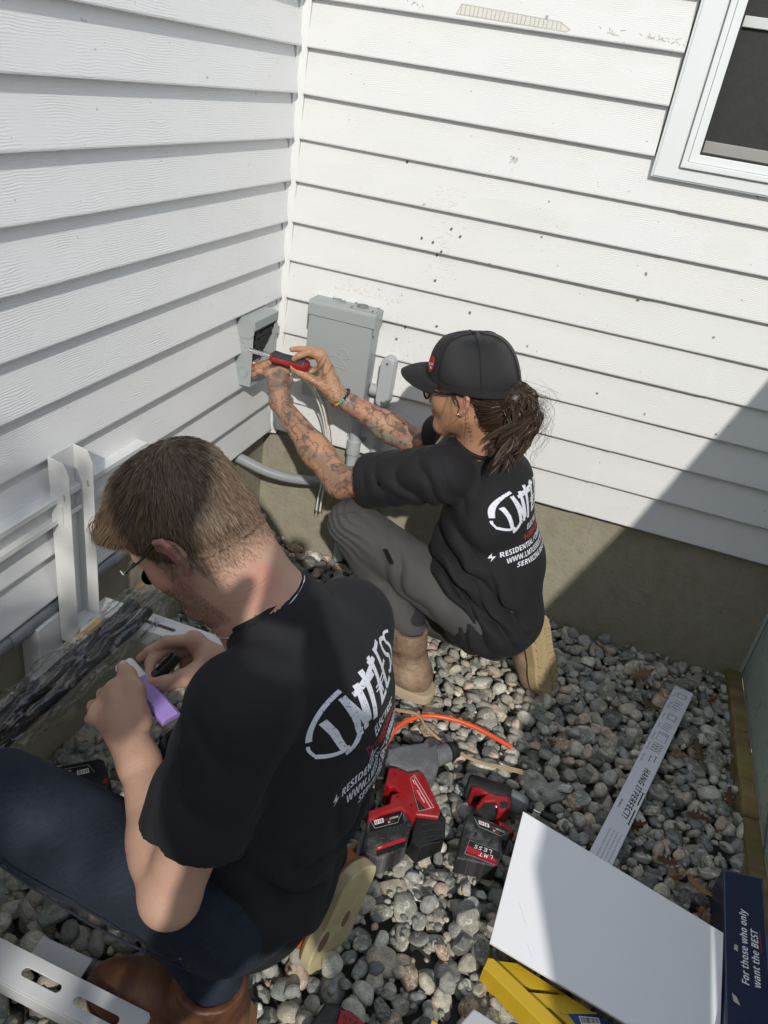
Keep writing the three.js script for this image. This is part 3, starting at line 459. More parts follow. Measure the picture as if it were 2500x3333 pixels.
// ------------------------------------------------------------------ white wall bracket for an outdoor unit, and its spare arm in the foreground
const whitePaint = phy([0.72, 0.72, 0.705], 0.32, { clearcoat: 0.15 });
{
  const t = thing('wall_bracket', 'white steel wall bracket with rail, upright and slotted arm on the left wall', 'wall bracket', [0.015, 0.3, 1.09]);
  // rail: C-section, out = x
  const rail = new THREE.Shape(); [[0, 0.705], [0.026, 0.705], [0.028, 0.703], [0.028, 0.692], [0.0255, 0.692], [0.0255, 0.7025], [0.003, 0.7025], [0.003, 0.6435], [0.0255, 0.6435], [0.0255, 0.654], [0.028, 0.654], [0.028, 0.643], [0.026, 0.641], [0, 0.641]].forEach((p, i) => i ? rail.lineTo(...p) : rail.moveTo(...p));
  wpart(t, 'rail', frame(extrude(rail, 1.55, 0.0003), [0.0195, 0.012, 0.812], [1, 0, 0], [0, 1, 0]).scale(1, 1, 1), whitePaint);
  for (const z of [0.872, 1.158]) wpart(t, 'rail_slot', boxAt(0.0165, 0.0192, 0.676, 0.686, z - 0.016, z + 0.016, 0.002), std([0.03, 0.03, 0.03], 0.8));
  wpart(t, 'rail_slot', boxAt(0.041, 0.0441, 0.7065, 0.7115, 0.838, 0.874, 0.001), std([0.03, 0.03, 0.03], 0.8));
  // upright channel open to the room, its cheeks notched over the rail
  const zA = 1.058, zB = 1.134, xo = 0.078;
  const cheek = () => { const s = shapeOf([[0.030, 0.335], [xo, 0.335], [xo, 0.772], [0.066, 0.800], [0.030, 0.806]]); const h = new THREE.Path(); h.moveTo(0.062, 0.712); h.lineTo(0.066, 0.712); h.lineTo(0.066, 0.728); h.lineTo(0.062, 0.728); h.closePath(); s.holes.push(h); return extrude(s, 0.0026, 0.0006); };
  wpart(t, 'upright', frame(cheek(), [0, 0, zA], [1, 0, 0], [0, 1, 0]), whitePaint);
  wpart(t, 'upright', frame(cheek(), [0, 0, zB], [1, 0, 0], [0, 1, 0]), whitePaint);
  wpart(t, 'upright', boxAt(0.0302, 0.0330, 0.335, 0.640, zA + 0.0026, zB, 0.0006), whitePaint);
  wpart(t, 'upright', boxAt(0.0302, 0.0330, 0.728, 0.806, zA + 0.0026, zB, 0.0006), whitePaint);
  for (const z of [zA - 0.0035, zB + 0.0028]) wpart(t, 'hook', boxAt(0.046, 0.060, 0.655, 0.70, z, z + 0.003, 0.001), whitePaint);
  // spacer block against the foundation behind the foot
  wpart(t, 'spacer', boxAt(-0.020, 0.028, 0.255, 0.408, 1.128, 1.205, 0.003), whitePaint);
  // arm: channel turned down, slotted on top
  const top = shapeOf([[0.05, 0], [0.56, 0], [0.56, 0.062], [0.05, 0.062]]); top.holes.push(slot(0.155, 0.262, 0.030, 0.0055), slot(0.40, 0.50, 0.030, 0.0055));
  const ag = extrude(top, 0.003, 0.0008); frame(ag, [0, 0.372, 1.060], [1, 0, 0], [0, 0, -1]); wpart(t, 'arm', ag, whitePaint, 'slotted arm reaching into the room');
  wpart(t, 'arm', boxAt(0.05, 0.56, 0.331, 0.3718, 1.057, 1.0598, 0.001), whitePaint);
  wpart(t, 'arm', boxAt(0.05, 0.56, 0.331, 0.3718, 0.9982, 1.001, 0.001), whitePaint);
  wpart(t, 'arm', boxAt(0.034, 0.094, 0.338, 0.374, 1.0608, 1.131, 0.001), whitePaint);
  wpart(t, 'bolt', new THREE.CylinderGeometry(0.008, 0.008, 0.006, 6).rotateX(Math.PI / 2).translate(0.083, 0.352, zB + 0.0065), darkSteel);
  wpart(t, 'bolt', new THREE.CylinderGeometry(0.005, 0.005, 0.016, 12).rotateX(Math.PI / 2).translate(0.083, 0.352, zB + 0.010), chrome);
}
{ // spare slotted arm lying across the near stones
  const A = V(0.215, 0.118, 1.655), B = V(0.632, 0.112, 1.664), d = B.clone().sub(A), len = d.length() + 0.18; d.normalize();
  const t = thing('bracket_arm', 'grey slotted steel bracket arm lying across the bottom left corner', 'bracket arm', [0.4, 0.1, 1.7]);
  const paint = phy([0.66, 0.66, 0.665], 0.4);
  const top = shapeOf([[0, 0], [len - 0.006, 0], [len, 0.006], [len, 0.052], [len - 0.006, 0.058], [0, 0.058]]); top.holes.push(slot(len - 0.245, len - 0.165, 0.029, 0.0075), slot(len - 0.135, len - 0.045, 0.026, 0.0075));
  const w = V(0.03, -0.10, 1).normalize(), P0 = B.clone().addScaledVector(d, -len).addScaledVector(w, 0.052).add(V(-0.03, 0, 0)); // width runs toward the viewer
  wpart(t, 'web', frame(extrude(top, 0.003, 0.001), P0.toArray(), d.toArray(), w.clone().negate().toArray()), paint);
  const out = w.clone().multiplyScalar(-1);
  const fl = shapeOf([[0, 0], [len - 0.002, 0], [len - 0.002, 0.034], [0, 0.034]]);
  for (const k of [0.0012, -0.0575]) wpart(t, 'flange', frame(extrude(fl, 0.0026, 0.0008), P0.clone().addScaledVector(w, k > 0 ? -0.0005 : 0.0572 - 0.1144).add(V(0, -0.0342, 0)).toArray(), d.toArray(), [0, 1, 0]), paint);
}
{ // insulated pipe set in clear plastic wrap, leaning in from the left
  const t = thing('wrapped_pipe', 'black insulated pipes in crinkled clear plastic wrap leaning in from the left', 'wrapped pipe', [0.1, 0.33, 1.2]);
  const A = V(0.135, 0.395, 1.415), B = V(0.168, 0.425, 0.985), n = 60, foam = std([0.009, 0.009, 0.011], 0.7);
  for (const [ox, oy, r] of [[0, 0, 0.018], [0.022, -0.024, 0.013]]) { const pts = []; for (let i = 0; i <= 8; i++) { const q = A.clone().lerp(B, i / 8 * (ox ? 1.27 : 1.22) - 0.36); pts.push([q.x + ox + 0.003 * Math.sin(i * 2), q.y + oy + 0.003 * Math.sin(i * 1.7 + 1), q.z]); } wpart(t, 'pipe', tube(pts, r, 60, 12), foam); }
  // plastic film: a loose, crinkled tube
  const g0 = new THREE.CylinderGeometry(1, 1, 1, 72, 260, true), p = g0.attributes.position, axis = B.clone().sub(A), ux = V(1, 0, 0), uy = V(0, 1, 0);
  for (let i = 0; i < p.count; i++) {
    const a = Math.atan2(p.getZ(i), p.getX(i)), s = p.getY(i) + 0.5, fold = 1 - 2.4 * Math.abs(fbm(s * 7 + 4, Math.cos(a) * 4.2 + s * 5, Math.sin(a) * 4.2, 2) - 0.5), f2 = 0.7 * (0.5 - Math.abs(2 * fbm(s * 17, Math.cos(a) * 8, Math.sin(a) * 8 + 3, 2) - 1));
    const end = ss(0.93, 1, s), rx = (0.033 + 0.020 * fold + 0.008 * f2 + 0.005 * Math.sin(s * 34 + a * 2)) * (1 - 0.25 * end), ry = (0.037 + 0.022 * fold + 0.008 * f2) * (1 - 0.35 * end);
    const q = A.clone().addScaledVector(axis, s * 1.42 - 0.36); q.addScaledVector(ux, Math.cos(a) * rx + 0.010); q.addScaledVector(uy, Math.sin(a) * ry - 0.010); p.setXYZ(i, q.x, q.y, q.z);
  }
  const g = g0; g.computeVertexNormals(); wpart(t, 'plastic_wrap', g, phy([0.98, 0.985, 0.99], 0.07, { transmission: 1, thickness: 0, ior: 1.7, side: THREE.DoubleSide }));
  const tape = phy([0.42, 0.24, 0.05], 0.5);
  for (const [s, len] of [[0.90, 0.030], [0.46, 0.070]]) { const q = A.clone().addScaledVector(axis, s), q2 = q.clone().addScaledVector(axis.clone().normalize(), len); const u = V(0.5, 0.85, 0).normalize(); wpart(t, 'tape', frame(box(len, 0.0016, 0.011, 0.0005), q.lerp(q2, 0.5).add(V(-0.008, 0.034, 0)).toArray(), axis.clone().normalize().toArray(), [0.3, 0.95, 0]), tape); }
}
{ // white card offcut on the stones
  const o = single('card', frame(box(0.112, 0.0016, 0.044, 0.0004), [0.378, 0.052, 1.612], [0.98, 0.03, 0.02], [0, 1, 0.12]), std([0.82, 0.82, 0.83], 0.55), 'small blank white card lying on stones by the bracket arm', 'card', [0.378, 0.046, 1.619]);
}
// ------------------------------------------------------------------ tools and boxes on the stones
// a slab whose outline is given in millimetres on the ground (x, z), its top at y
function slab(pts, y, thick, bevel = 0.003, cs = 4) {
  const s = shapeOf(pts.map(([x, z]) => [x / 1000, -z / 1000])); const g = new THREE.ExtrudeGeometry(s, { depth: thick - 2 * bevel, bevelEnabled: bevel > 0, bevelSize: bevel, bevelThickness: bevel, bevelOffset: -bevel, bevelSegments: 3, curveSegments: cs });
  return g.rotateX(-Math.PI / 2).translate(0, y - thick + bevel, 0);
}
function quad(c, y) { // flat print on four corners [top left, top right, bottom right, bottom left] as seen when read
  const g = new THREE.PlaneGeometry(1, 1), p = g.attributes.position; const o = [c[0], c[1], c[3], c[2]];
  o.forEach((q, i) => p.setXYZ(i, q[0] / 1000, q[2] !== undefined ? q[2] / 1000 : y, q[1] / 1000)); g.computeVertexNormals(); if (g.attributes.normal.getY(0) < 0) { const a = g.index.array; for (let i = 0; i < a.length; i += 3)[a[i], a[i + 1]] = [a[i + 1], a[i]]; g.computeVertexNormals(); } return g;
}
const dustTex = (c, amt) => tex(256, 256, (u, v) => { const n = tn(u, v, 5, 4, 61), f = tn(u, v, 60, 2, 17), s = f > 0.73 ? 0.6 : 0, d = clamp((n - 0.42) * 2.4) * amt; return c.map(q => q + (0.62 - q) * d + s * amt * (0.7 - q)); });
const uv3 = g => { uvMetres(g, 0, 2, 8); return g; };
const redPlastic = phy([1, 1, 1], 0.42, { map: dustTex([0.62, 0.075, 0.10], 0.2) });
const dustBlack = phy([1, 1, 1], 0.6, { map: dustTex([0.15, 0.15, 0.155], 0.5) });
const dustGrey = phy([1, 1, 1], 0.65, { map: dustTex([0.40, 0.41, 0.42], 0.35) });
const cleanBlack = phy([0.02, 0.02, 0.022], 0.5);
const wornBlack = phy([1, 1, 1], 0.5, { map: dustTex([0.09, 0.09, 0.095], 0.16) });
const M18 = canvasTex(512, 160, (g, w, h) => {
  g.fillStyle = '#111214'; g.fillRect(0, 0, w, h); g.strokeStyle = '#a9adb0'; g.lineWidth = 7; g.beginPath(); g.moveTo(14, 14); g.lineTo(70, 130); g.lineTo(420, 130); g.lineTo(500, 14); g.stroke();
  g.fillStyle = '#eeeeee'; g.fillRect(70, 22, 140, 62); g.font = 'bold 58px sans-serif'; g.fillStyle = '#c81e28'; g.fillText('M', 76, 75); g.fillStyle = '#202020'; g.fillText('18', 132, 75);
  g.font = 'bold 34px sans-serif'; g.fillStyle = '#c8202a'; g.fillText('RED', 222, 68); g.fillStyle = '#e8e8e8'; g.fillText('LITHIUM', 296, 68); g.font = 'bold 36px sans-serif'; g.fillText('XC', 268, 110); g.fillStyle = '#c8202a'; g.fillText('5.0', 328, 110);
});
{ // rotary hammer lying on its side
  const t = thing('rotary_hammer', 'dusty red and grey cordless rotary hammer lying on the stones near the orange tube', 'power tool', [0.89, 0.02, 0.97]);
  const P = {
    house: [[781, 870], [799, 848], [872, 795], [880, 809], [898, 791], [920, 857], [920, 884], [910, 916], [896, 911], [879, 901], [855, 921], [829, 917], [809, 916], [804, 919], [790, 903]],
    red: [[808, 931], [809, 948], [814, 984], [827, 994], [836, 986], [853, 995], [838, 1009], [842, 1035], [803, 1077], [811, 1102], [822, 1093], [835, 1072], [870, 1039], [885, 1043], [897, 1055], [909, 1067], [911, 1039], [960, 1024], [958, 999], [897, 919], [880, 909], [856, 928], [829, 925]],
    motor: [[910, 1059], [910, 1031], [960, 1016], [959, 993], [977, 1011], [987, 1059], [940, 1117], [916, 1103]],
    batt: [[810, 1100], [825, 1081], [875, 1038], [894, 1042], [904, 1049], [908, 1066], [911, 1118], [895, 1149], [866, 1181], [824, 1181], [816, 1137]],
  };
  wpart(t, 'gear_housing', uv3(slab(P.house, 0.080, 0.066, 0.012)), dustGrey);
  wpart(t, 'nose', uv3(cyl([0.892, 0.050, 0.822], [0.927, 0.052, 0.785], 0.0275, 0.0255, 28)), dustGrey);
  wpart(t, 'chuck', cyl([0.924, 0.052, 0.788], [0.946, 0.053, 0.765], 0.024, 0.0215, 28), wornBlack); wpart(t, 'chuck', cyl([0.9305, 0.0525, 0.7815], [0.936, 0.0525, 0.7755], 0.0252, 0.0252, 28), cleanBlack);
  wpart(t, 'body', uv3(slab(P.red, 0.088, 0.064, 0.005)), redPlastic);
  wpart(t, 'motor_cap', uv3(slab(P.motor, 0.078, 0.058, 0.006)), wornBlack);
  for (let i = 0; i < 4; i++) wpart(t, 'vent', frame(box(0.05, 0.0016, 0.004, 0.0005), [0.948 + i * 0.004, 0.0785, 1.04 + i * 0.018], [0.8, 0, -0.55], [0, 1, 0]), cleanBlack);
  wpart(t, 'grip', slab([[778, 936], [781, 890], [787, 885], [795, 903], [802, 948], [785, 956]], 0.062, 0.04, 0.006), wornBlack);
  wpart(t, 'grip', slab([[781, 994], [789, 985], [810, 1030], [800, 1066]], 0.062, 0.04, 0.006), wornBlack);
  wpart(t, 'battery', uv3(slab(P.batt, 0.080, 0.062, 0.006)), dustBlack);
  for (const [a, b] of [[[846, 1120], [853, 1128]], [[893, 1062], [900, 1068]]]) wpart(t, 'latch', slab([a, [b[0] + 6, a[1] - 3], [b[0] + 9, b[1]], [a[0] + 3, b[1] + 5]], 0.0825, 0.004, 0.001), cleanBlack);
  wpart(t, 'battery_label', quad([[812, 1096], [876, 1038], [888, 1070], [826, 1124]], 0.0806), phy([1, 1, 1], 0.35, { map: M18 }), 'black battery label with M18 lettering');
  const bl = canvasTex(256, 96, (g, w, h) => { g.fillStyle = '#131314'; g.fillRect(0, 0, w, h); g.fillStyle = '#c42029'; g.fillRect(0, 0, w, 38); g.fillStyle = 'rgba(240,200,200,.8)'; g.beginPath(); g.moveTo(14, 8); g.lineTo(60, 12); g.lineTo(20, 30); g.fill(); g.fillStyle = 'rgba(160,80,40,.5)'; for (let i = 0; i < 40; i++) g.fillRect(8 + rnd() * 90, 44 + rnd() * 46, 6, 3); });
  wpart(t, 'battery_label', quad([[850, 1157], [904, 1103], [910, 1128], [859, 1178]], 0.0806), phy([1, 1, 1], 0.35, { map: bl }), 'red and black battery label');
  const pl = canvasTex(128, 384, (g, w, h) => { // name plate along the body
    g.fillStyle = '#b81f28'; g.fillRect(0, 0, w, h); g.fillStyle = '#2a2724'; g.beginPath(); g.moveTo(0, 40); g.lineTo(62, 384); g.lineTo(0, 384); g.fill(); g.fillStyle = '#c9c4bf'; g.fillRect(98, 0, 9, h); g.fillStyle = 'rgba(200,150,80,.55)'; for (let i = 0; i < 60; i++) g.fillRect(4 + rnd() * 30, 120 + rnd() * 250, 9, 2);
    g.save(); g.translate(72, 150); g.rotate(Math.PI / 2); g.fillStyle = '#f4e6e6'; g.font = 'bold 17px sans-serif'; g.fillText('ROTARY HAMMER', 20, 0); g.restore(); g.strokeStyle = '#f3e9e9'; g.lineWidth = 7; g.beginPath(); g.moveTo(40, 30); g.lineTo(88, 62); g.lineTo(52, 60); g.lineTo(86, 104); g.stroke(); g.strokeStyle = '#d8d2cc'; g.lineWidth = 4; g.strokeRect(2, 2, w - 4, h - 4);
  });
  wpart(t, 'name_plate', quad([[865, 945], [872, 929], [943, 1003], [912, 1029]].map(q => q), 0.0887).rotateX(0), phy([1, 1, 1], 0.4, { map: pl }), 'printed name plate');
  for (const [x, z] of [[827, 948], [854, 1011], [890, 1020]]) wpart(t, 'screw_hole', new THREE.CylinderGeometry(0.0032, 0.0032, 0.0015, 14).translate(x / 1000, 0.0878, z / 1000), cleanBlack);
}
{ // impact driver
  const t = thing('impact_driver', 'red and black cordless impact driver with a bit holder lying beside the white panel', 'power tool', [1.07, 0.02, 0.95]);
  const a = [0.998, 0.050, 0.868], b = [1.100, 0.050, 0.866], lathe = (pts, p, q, m, n, seg = 32) => { const A = A3(p), B = A3(q), d = B.clone().sub(A), g = new THREE.LatheGeometry(pts.map(k => new THREE.Vector2(k[0], k[1])), seg); g.applyQuaternion(new THREE.Quaternion().setFromUnitVectors(V(0, 1, 0), d.normalize())); g.translate(...p); return wpart(t, n, g, m); };
  lathe([[0.0005, 0], [0.026, 0.001], [0.031, 0.007], [0.032, 0.03], [0.0325, 0.1], [0.030, 0.112]], a, b, wornBlack, 'motor_housing');
  lathe([[0.030, 0], [0.029, 0.010], [0.026, 0.034], [0.0185, 0.047], [0.010, 0.049]], [1.108, 0.0495, 0.8655], [1.16, 0.048, 0.8655], dustGrey, 'nose_cone');
  lathe([[0.0005, 0], [0.011, 0.0005], [0.0115, 0.005], [0.0095, 0.011], [0.011, 0.014], [0.010, 0.018], [0.0005, 0.019]], [1.154, 0.048, 0.8655], [1.2, 0.047, 0.869], cleanBlack, 'chuck');
  lathe([[0.0036, 0], [0.0036, 0.011], [0.0028, 0.012], [0.0028, 0.016], [0.0036, 0.018], [0.0036, 0.028]], [1.172, 0.0475, 0.8665], [1.2, 0.0465, 0.8695], chrome, 'bit', 6);
  lathe([[0.0005, 0], [0.0075, 0.001], [0.0088, 0.008], [0.0095, 0.03], [0.0088, 0.044], [0.0005, 0.045]], [1.190, 0.047, 0.868], [1.22, 0.046, 0.8715], cleanBlack, 'bit_holder');
  // red shells wrapped on the housing
  for (const x of [0.004, 0.012, 0.020]) { const g = new THREE.TorusGeometry(0.0312, 0.0022, 8, 20, 1.0); g.rotateY(Math.PI / 2); g.rotateX(-0.25); g.translate(1.012 + x, 0.050, 0.868); wpart(t, 'vent', g, redPlastic); }
  const band = (x0, x1, a0, a1, r, m, n) => { const g = new THREE.CylinderGeometry(r, r, x1 - x0, 18, 1, false, a0, a1 - a0); g.rotateZ(-Math.PI / 2); g.translate((x0 + x1) / 2, 0.050, 0.8675); return wpart(t, n, g, m); };
  band(1.044, 1.088, 2.05, 2.75, 0.0336, redPlastic, 'name_plate');
  wpart(t, 'body', uv3(slab([[1014, 906], [1012, 892], [1026, 884], [1056, 888], [1072, 890], [1100, 882], [1113, 881], [1117, 914], [1089, 944], [1082, 920], [1075, 912], [1053, 924], [1042, 951], [1036, 944], [1044, 914], [1052, 898], [1026, 896], [1022, 910]], 0.080, 0.052, 0.005)), redPlastic);
  wpart(t, 'handle', slab([[1035, 953], [1041, 908], [1066, 890], [1085, 896], [1088, 939], [1069, 968]], 0.0745, 0.045, 0.010), wornBlack);
  wpart(t, 'trigger', slab([[1086, 910], [1099, 899], [1108, 905], [1107, 920], [1092, 931]], 0.0812, 0.03, 0.004), cleanBlack);
  wpart(t, 'button', new THREE.SphereGeometry(0.005, 12, 8).scale(1, 0.6, 1).translate(1.082, 0.0745, 0.921), chrome);
  wpart(t, 'battery', uv3(slab([[1020, 970], [1028, 964], [1068, 961], [1125, 967], [1130, 983], [1120, 1000], [1115, 1009], [1121, 1036], [1116, 1080], [1044, 1092], [1025, 1097], [1021, 1042]], 0.068, 0.056, 0.006)), dustBlack);
  wpart(t, 'release_tab', uv3(slab([[1095, 956], [1124, 957], [1138, 973], [1129, 980], [1100, 967]], 0.0705, 0.03, 0.004)), redPlastic);
  wpart(t, 'battery_label', quad([[1036, 971], [1130, 971], [1121, 1003], [1044, 998]], 0.0686), phy([1, 1, 1], 0.35, { map: M18 }), 'black battery label with M18 lettering');
  const hand = canvasTex(320, 160, (g, w, h) => {
    g.fillStyle = '#141416'; g.fillRect(0, 0, w, h); g.fillStyle = '#b41d27'; g.beginPath(); g.moveTo(0, 62); g.lineTo(w, 96); g.lineTo(w, h); g.lineTo(0, h); g.fill(); g.strokeStyle = '#8d9093'; g.lineWidth = 5; g.strokeRect(2, 2, w - 4, h - 4);
    g.fillStyle = 'rgba(20,20,22,.8)'; g.fillRect(10, 132, 300, 10);
    g.save(); g.translate(w, h); g.rotate(Math.PI); g.strokeStyle = '#f2f0ee'; g.lineWidth = 7; g.lineCap = 'round'; const S = (pts, x, y) => { g.beginPath(); pts.forEach((p, i) => i ? g.lineTo(x + p[0], y + p[1]) : g.moveTo(x + p[0], y + p[1])); g.stroke(); };
    S([[0, 0], [0, 34], [24, 34]], 70, 52); S([[0, 34], [6, 0], [16, 24], [26, 0], [32, 34]], 112, 44); S([[0, 0], [34, 0], [17, 0], [17, 34]], 160, 38);
    S([[0, 0], [0, 34], [24, 34]], 96, 104); S([[24, 0], [0, 0], [0, 16], [20, 16], [0, 16], [0, 34], [26, 34]], 140, 102); for (const x of [186, 228]) S([[26, 2], [8, 0], [2, 10], [12, 17], [24, 24], [18, 34], [0, 34]], x, 98); g.restore();
  });
  wpart(t, 'battery_label', quad([[1042, 1038], [1120, 1038], [1116, 1079], [1039, 1079]], 0.0686), phy([1, 1, 1], 0.35, { map: hand }), 'red and black label with LMT LESS hand written in white');
  for (const [x, z] of [[1050, 1012], [1088, 1016]]) wpart(t, 'latch', slab([[x, z], [x + 5, z - 1], [x + 4, z + 14], [x - 1, z + 15]], 0.0705, 0.004, 0.001), cleanBlack);
}
{ // battery pack half hidden by the knee
  const t = thing('battery_pack', 'black battery pack on the stones behind the jeans knee at the left', 'battery', [0.17, 0.0, 1.25]);
  wpart(t, 'case', uv3(slab([[98, 1283], [176, 1214], [190, 1213], [242, 1260], [250, 1290], [170, 1352]], 0.095, 0.07, 0.006)), wornBlack);
  wpart(t, 'label', quad([[197, 1254], [128, 1318], [100, 1290], [172, 1228]], 0.0957), phy([1, 1, 1], 0.4, { map: M18 }), 'label with M18 lettering upside down');
  wpart(t, 'release_tab', uv3(slab([[222, 1258], [232, 1256], [238, 1268], [226, 1274]], 0.0975, 0.02, 0.003)), redPlastic);
}
{ // orange tube and tan cable
  const o = single('orange_tube', tube([[0.785, 0.03, 0.86], [0.772, 0.036, 0.81], [0.776, 0.046, 0.765], [0.80, 0.052, 0.72], [0.84, 0.056, 0.686], [0.89, 0.056, 0.668], [0.95, 0.055, 0.662], [1.01, 0.050, 0.666], [1.085, 0.045, 0.682]], 0.0066, 90, 14), phy([0.78, 0.10, 0.025], 0.36), 'bright orange plastic tube curving over the stones', 'tube', [0.9, 0.04, 0.7]);
  const t = thing('flat_cable', 'tan flat cable with frayed end lying across the orange tube', 'cable', [0.9, 0.05, 0.72]), m = std([0.44, 0.31, 0.19], 0.7);
  const line = [[0.735, 0.045, 0.695], [0.78, 0.060, 0.700], [0.82, 0.066, 0.703], [0.852, 0.060, 0.730], [0.90, 0.052, 0.750], [0.967, 0.050, 0.772], [1.03, 0.046, 0.772], [1.08, 0.045, 0.760], [1.128, 0.043, 0.752]];
  for (const k of [-1, 0, 1]) wpart(t, 'strand', tube(line.map((q, i) => { const s = k * (i > 6 ? 0.0036 + (i - 6) * 0.0012 : i > 4 ? 0.0036 : 0.0026 + 0.0012 * (i % 2)); return [q[0] + s * 0.25, q[1] + Math.abs(k) * -0.0008, q[2] + s]; }), 0.0022, 70, 7), m);
}
{ // long white level box, printed
  const a = V(1.523, 0.055, 0.195), b = V(1.569, 0.055, 0.224), d = V(1.317 - 1.523, 0, 0.942 - 0.195).normalize();
  const w = 0.0575, len = 0.98, h = 0.036, y = 0.058, t = thing('level_box', 'long narrow white printed carton reading HANG IT PERFECT lying on the stones', 'box', [1.42, 0.02, 0.58]);
  const perp = V(-d.z, 0, d.x), side = perp.x < 0 ? perp.negate() : perp; // toward +x
  const print = canvasTex(2048, 128, (g, W, H) => { // u runs along the box from its far end, v across
    g.fillStyle = '#dcdde6'; g.fillRect(0, 0, W, H); const S = W / len; g.strokeStyle = '#1c1d22'; g.fillStyle = '#1c1d22'; g.lineWidth = 2.2;
    const R = (x, y2, w2, h2, sk = 0) => { g.beginPath(); g.moveTo(x + sk, y2); g.lineTo(x + w2 + sk, y2); g.lineTo(x + w2 - sk, y2 + h2); g.lineTo(x - sk, y2 + h2); g.closePath(); g.stroke(); };
    R(0.022 * S, 28, 46, 62); R(0.027 * S, 34, 36, 50); for (let i = 0; i < 4; i++) R(0.066 * S + i * 27, 34 + (i % 2) * 18, 23, 46); R(0.138 * S, 26, 58, 58); R(0.143 * S, 32, 46, 46); g.lineWidth = 4; for (let i = 0; i < 4; i++) { g.beginPath(); g.moveTo(0.190 * S + i * 20, 24 + i * 4); g.lineTo(0.190 * S + i * 20, 80 + i * 4); g.stroke(); } g.lineWidth = 2.2; R(0.236 * S, 24, 82, 62); R(0.240 * S, 30, 12, 50);
    for (let i = 0; i < 3; i++) for (let j = 0; j < 2; j++) { R(0.290 * S + i * 26, 30 + j * 28, 26, 28); g.beginPath(); g.moveTo(0.290 * S + i * 26, 30 + j * 28); g.lineTo(0.290 * S + i * 26 + 26, 58 + j * 28); g.stroke(); }
    g.lineWidth = 4; for (const [x, y2] of [[0.346, 36], [0.353, 66]]) { g.beginPath(); g.moveTo(x * S, y2); g.lineTo(x * S + 54, y2); g.moveTo(x * S, y2 - 8); g.lineTo(x * S, y2 + 8); g.stroke(); }
    g.font = '15px sans-serif'; [['Frames', 0.03], ['Groupings', 0.085], ['Mirrors', 0.148], ['Shelves', 0.198], ['Televisions', 0.248], ['Wine racks', 0.298], ['Towel racks', 0.352]].forEach(([s, x]) => g.fillText(s, x * S, 112));
    g.font = 'bold italic 50px sans-serif'; g.fillText('HANG IT', 0.405 * S, 66); g.fillText('PERFECT!', 0.505 * S, 66); g.font = 'bold 18px sans-serif'; g.fillText('36 INCH', 0.555 * S, 108); g.lineWidth = 7; g.beginPath(); g.moveTo(0.50 * S, 14); g.lineTo(0.625 * S, 14); g.stroke(); g.lineWidth = 4; for (const x of [0.50, 0.625]) { g.beginPath(); g.moveTo(x * S, 4); g.lineTo(x * S, 26); g.stroke(); } g.fillStyle = '#dcdde6'; g.fillRect(0.55 * S, 8, 40, 12); g.fillStyle = '#3a3b42';
    g.font = '13px serif'; ['The level is a tool designed to help hang pictures, shelves and frames.', 'It makes hanging easy. Use it for curtain rods, towel bars, brackets', 'and more. From the wall level edge, mark and measure on gallery walls', 'with each tool also for large frame groupings.'].forEach((s, i) => g.fillText(s, 0.665 * S, 26 + i * 22));
    ['#c9362e', '#d99b2b', '#3b8c55', '#3a62a8'].forEach((c, i) => { g.fillStyle = c; g.fillRect(0.845 * S + i * 11, 100, 9, 9); });
  });
  const card = phy([0.74, 0.745, 0.78], 0.45);
  const bx = frame(box(len, h, w, 0.0015, 2), a.clone().lerp(b, 0.5).addScaledVector(d, len / 2).setY(y - h / 2).toArray(), d.toArray(), [0, 1, 0]); wpart(t, 'carton', bx, card);
  const c0 = a.clone(), P = (s, e) => { const q = a.clone().lerp(b, 0.5).addScaledVector(d, s).addScaledVector(side, e * w * 0.485); return [q.x * 1000, q.z * 1000]; };
  wpart(t, 'print', quad([P(0.004, 1), P(len - 0.004, 1), P(len - 0.004, -1), P(0.004, -1)], y + 0.0005), phy([1, 1, 1], 0.42, { map: print }), 'printed top face with line drawings and black lettering');
  const e = a.clone().lerp(b, 0.5).addScaledVector(d, -0.012); wpart(t, 'end_flap', frame(box(0.024, 0.0012, w - 0.004, 0.0004), e.setY(y - 0.008).toArray(), [d.x, 0.5, d.z], [0, 1, 0]), card);
}
{ // white panel leaning over the yellow mitre box
  const A = V(1.1398, 0.1500, 0.9766), B = V(1.5893, 0.1300, 1.0831), C = V(1.1342, 0.0880, 1.2739), Dp = V(1.5851, 0.0748, 1.3476);
  const n = B.clone().sub(A).cross(C.clone().sub(A)).normalize(); if (n.y < 0) n.negate();
  Dp.addScaledVector(n, -Dp.clone().sub(A).dot(n));
  const X = B.clone().sub(A).normalize(), Y = n.clone().cross(X), l2 = q => { const v = q.clone().sub(A); return [v.dot(X), v.dot(Y)]; };
  const g = extrude(shapeOf([A, C, Dp, B].map(l2)), 0.009, 0.0012).translate(0, 0, -0.009); frame(g, A.toArray(), X.toArray(), Y.toArray());
  const t = thing('white_panel', 'large blank white panel lying tilted at the lower right, half in shadow', 'panel', [1.36, 0.1, 1.17]);
  wpart(t, 'board', g, phy([0.86, 0.865, 0.89], 0.28));
  const sc = (p, q) => { const a = A.clone().addScaledVector(X, p[0]).addScaledVector(Y, p[1]).addScaledVector(n, 0.0003), b = A.clone().addScaledVector(X, q[0]).addScaledVector(Y, q[1]).addScaledVector(n, 0.0003); wpart(t, 'scratch', cyl(a.toArray(), b.toArray(), 0.0007, 0.0007, 6), phy([0.80, 0.81, 0.86], 0.28)); };
  sc([0.08, -0.19], [0.115, -0.225]); sc([0.13, -0.255], [0.15, -0.275]);
}
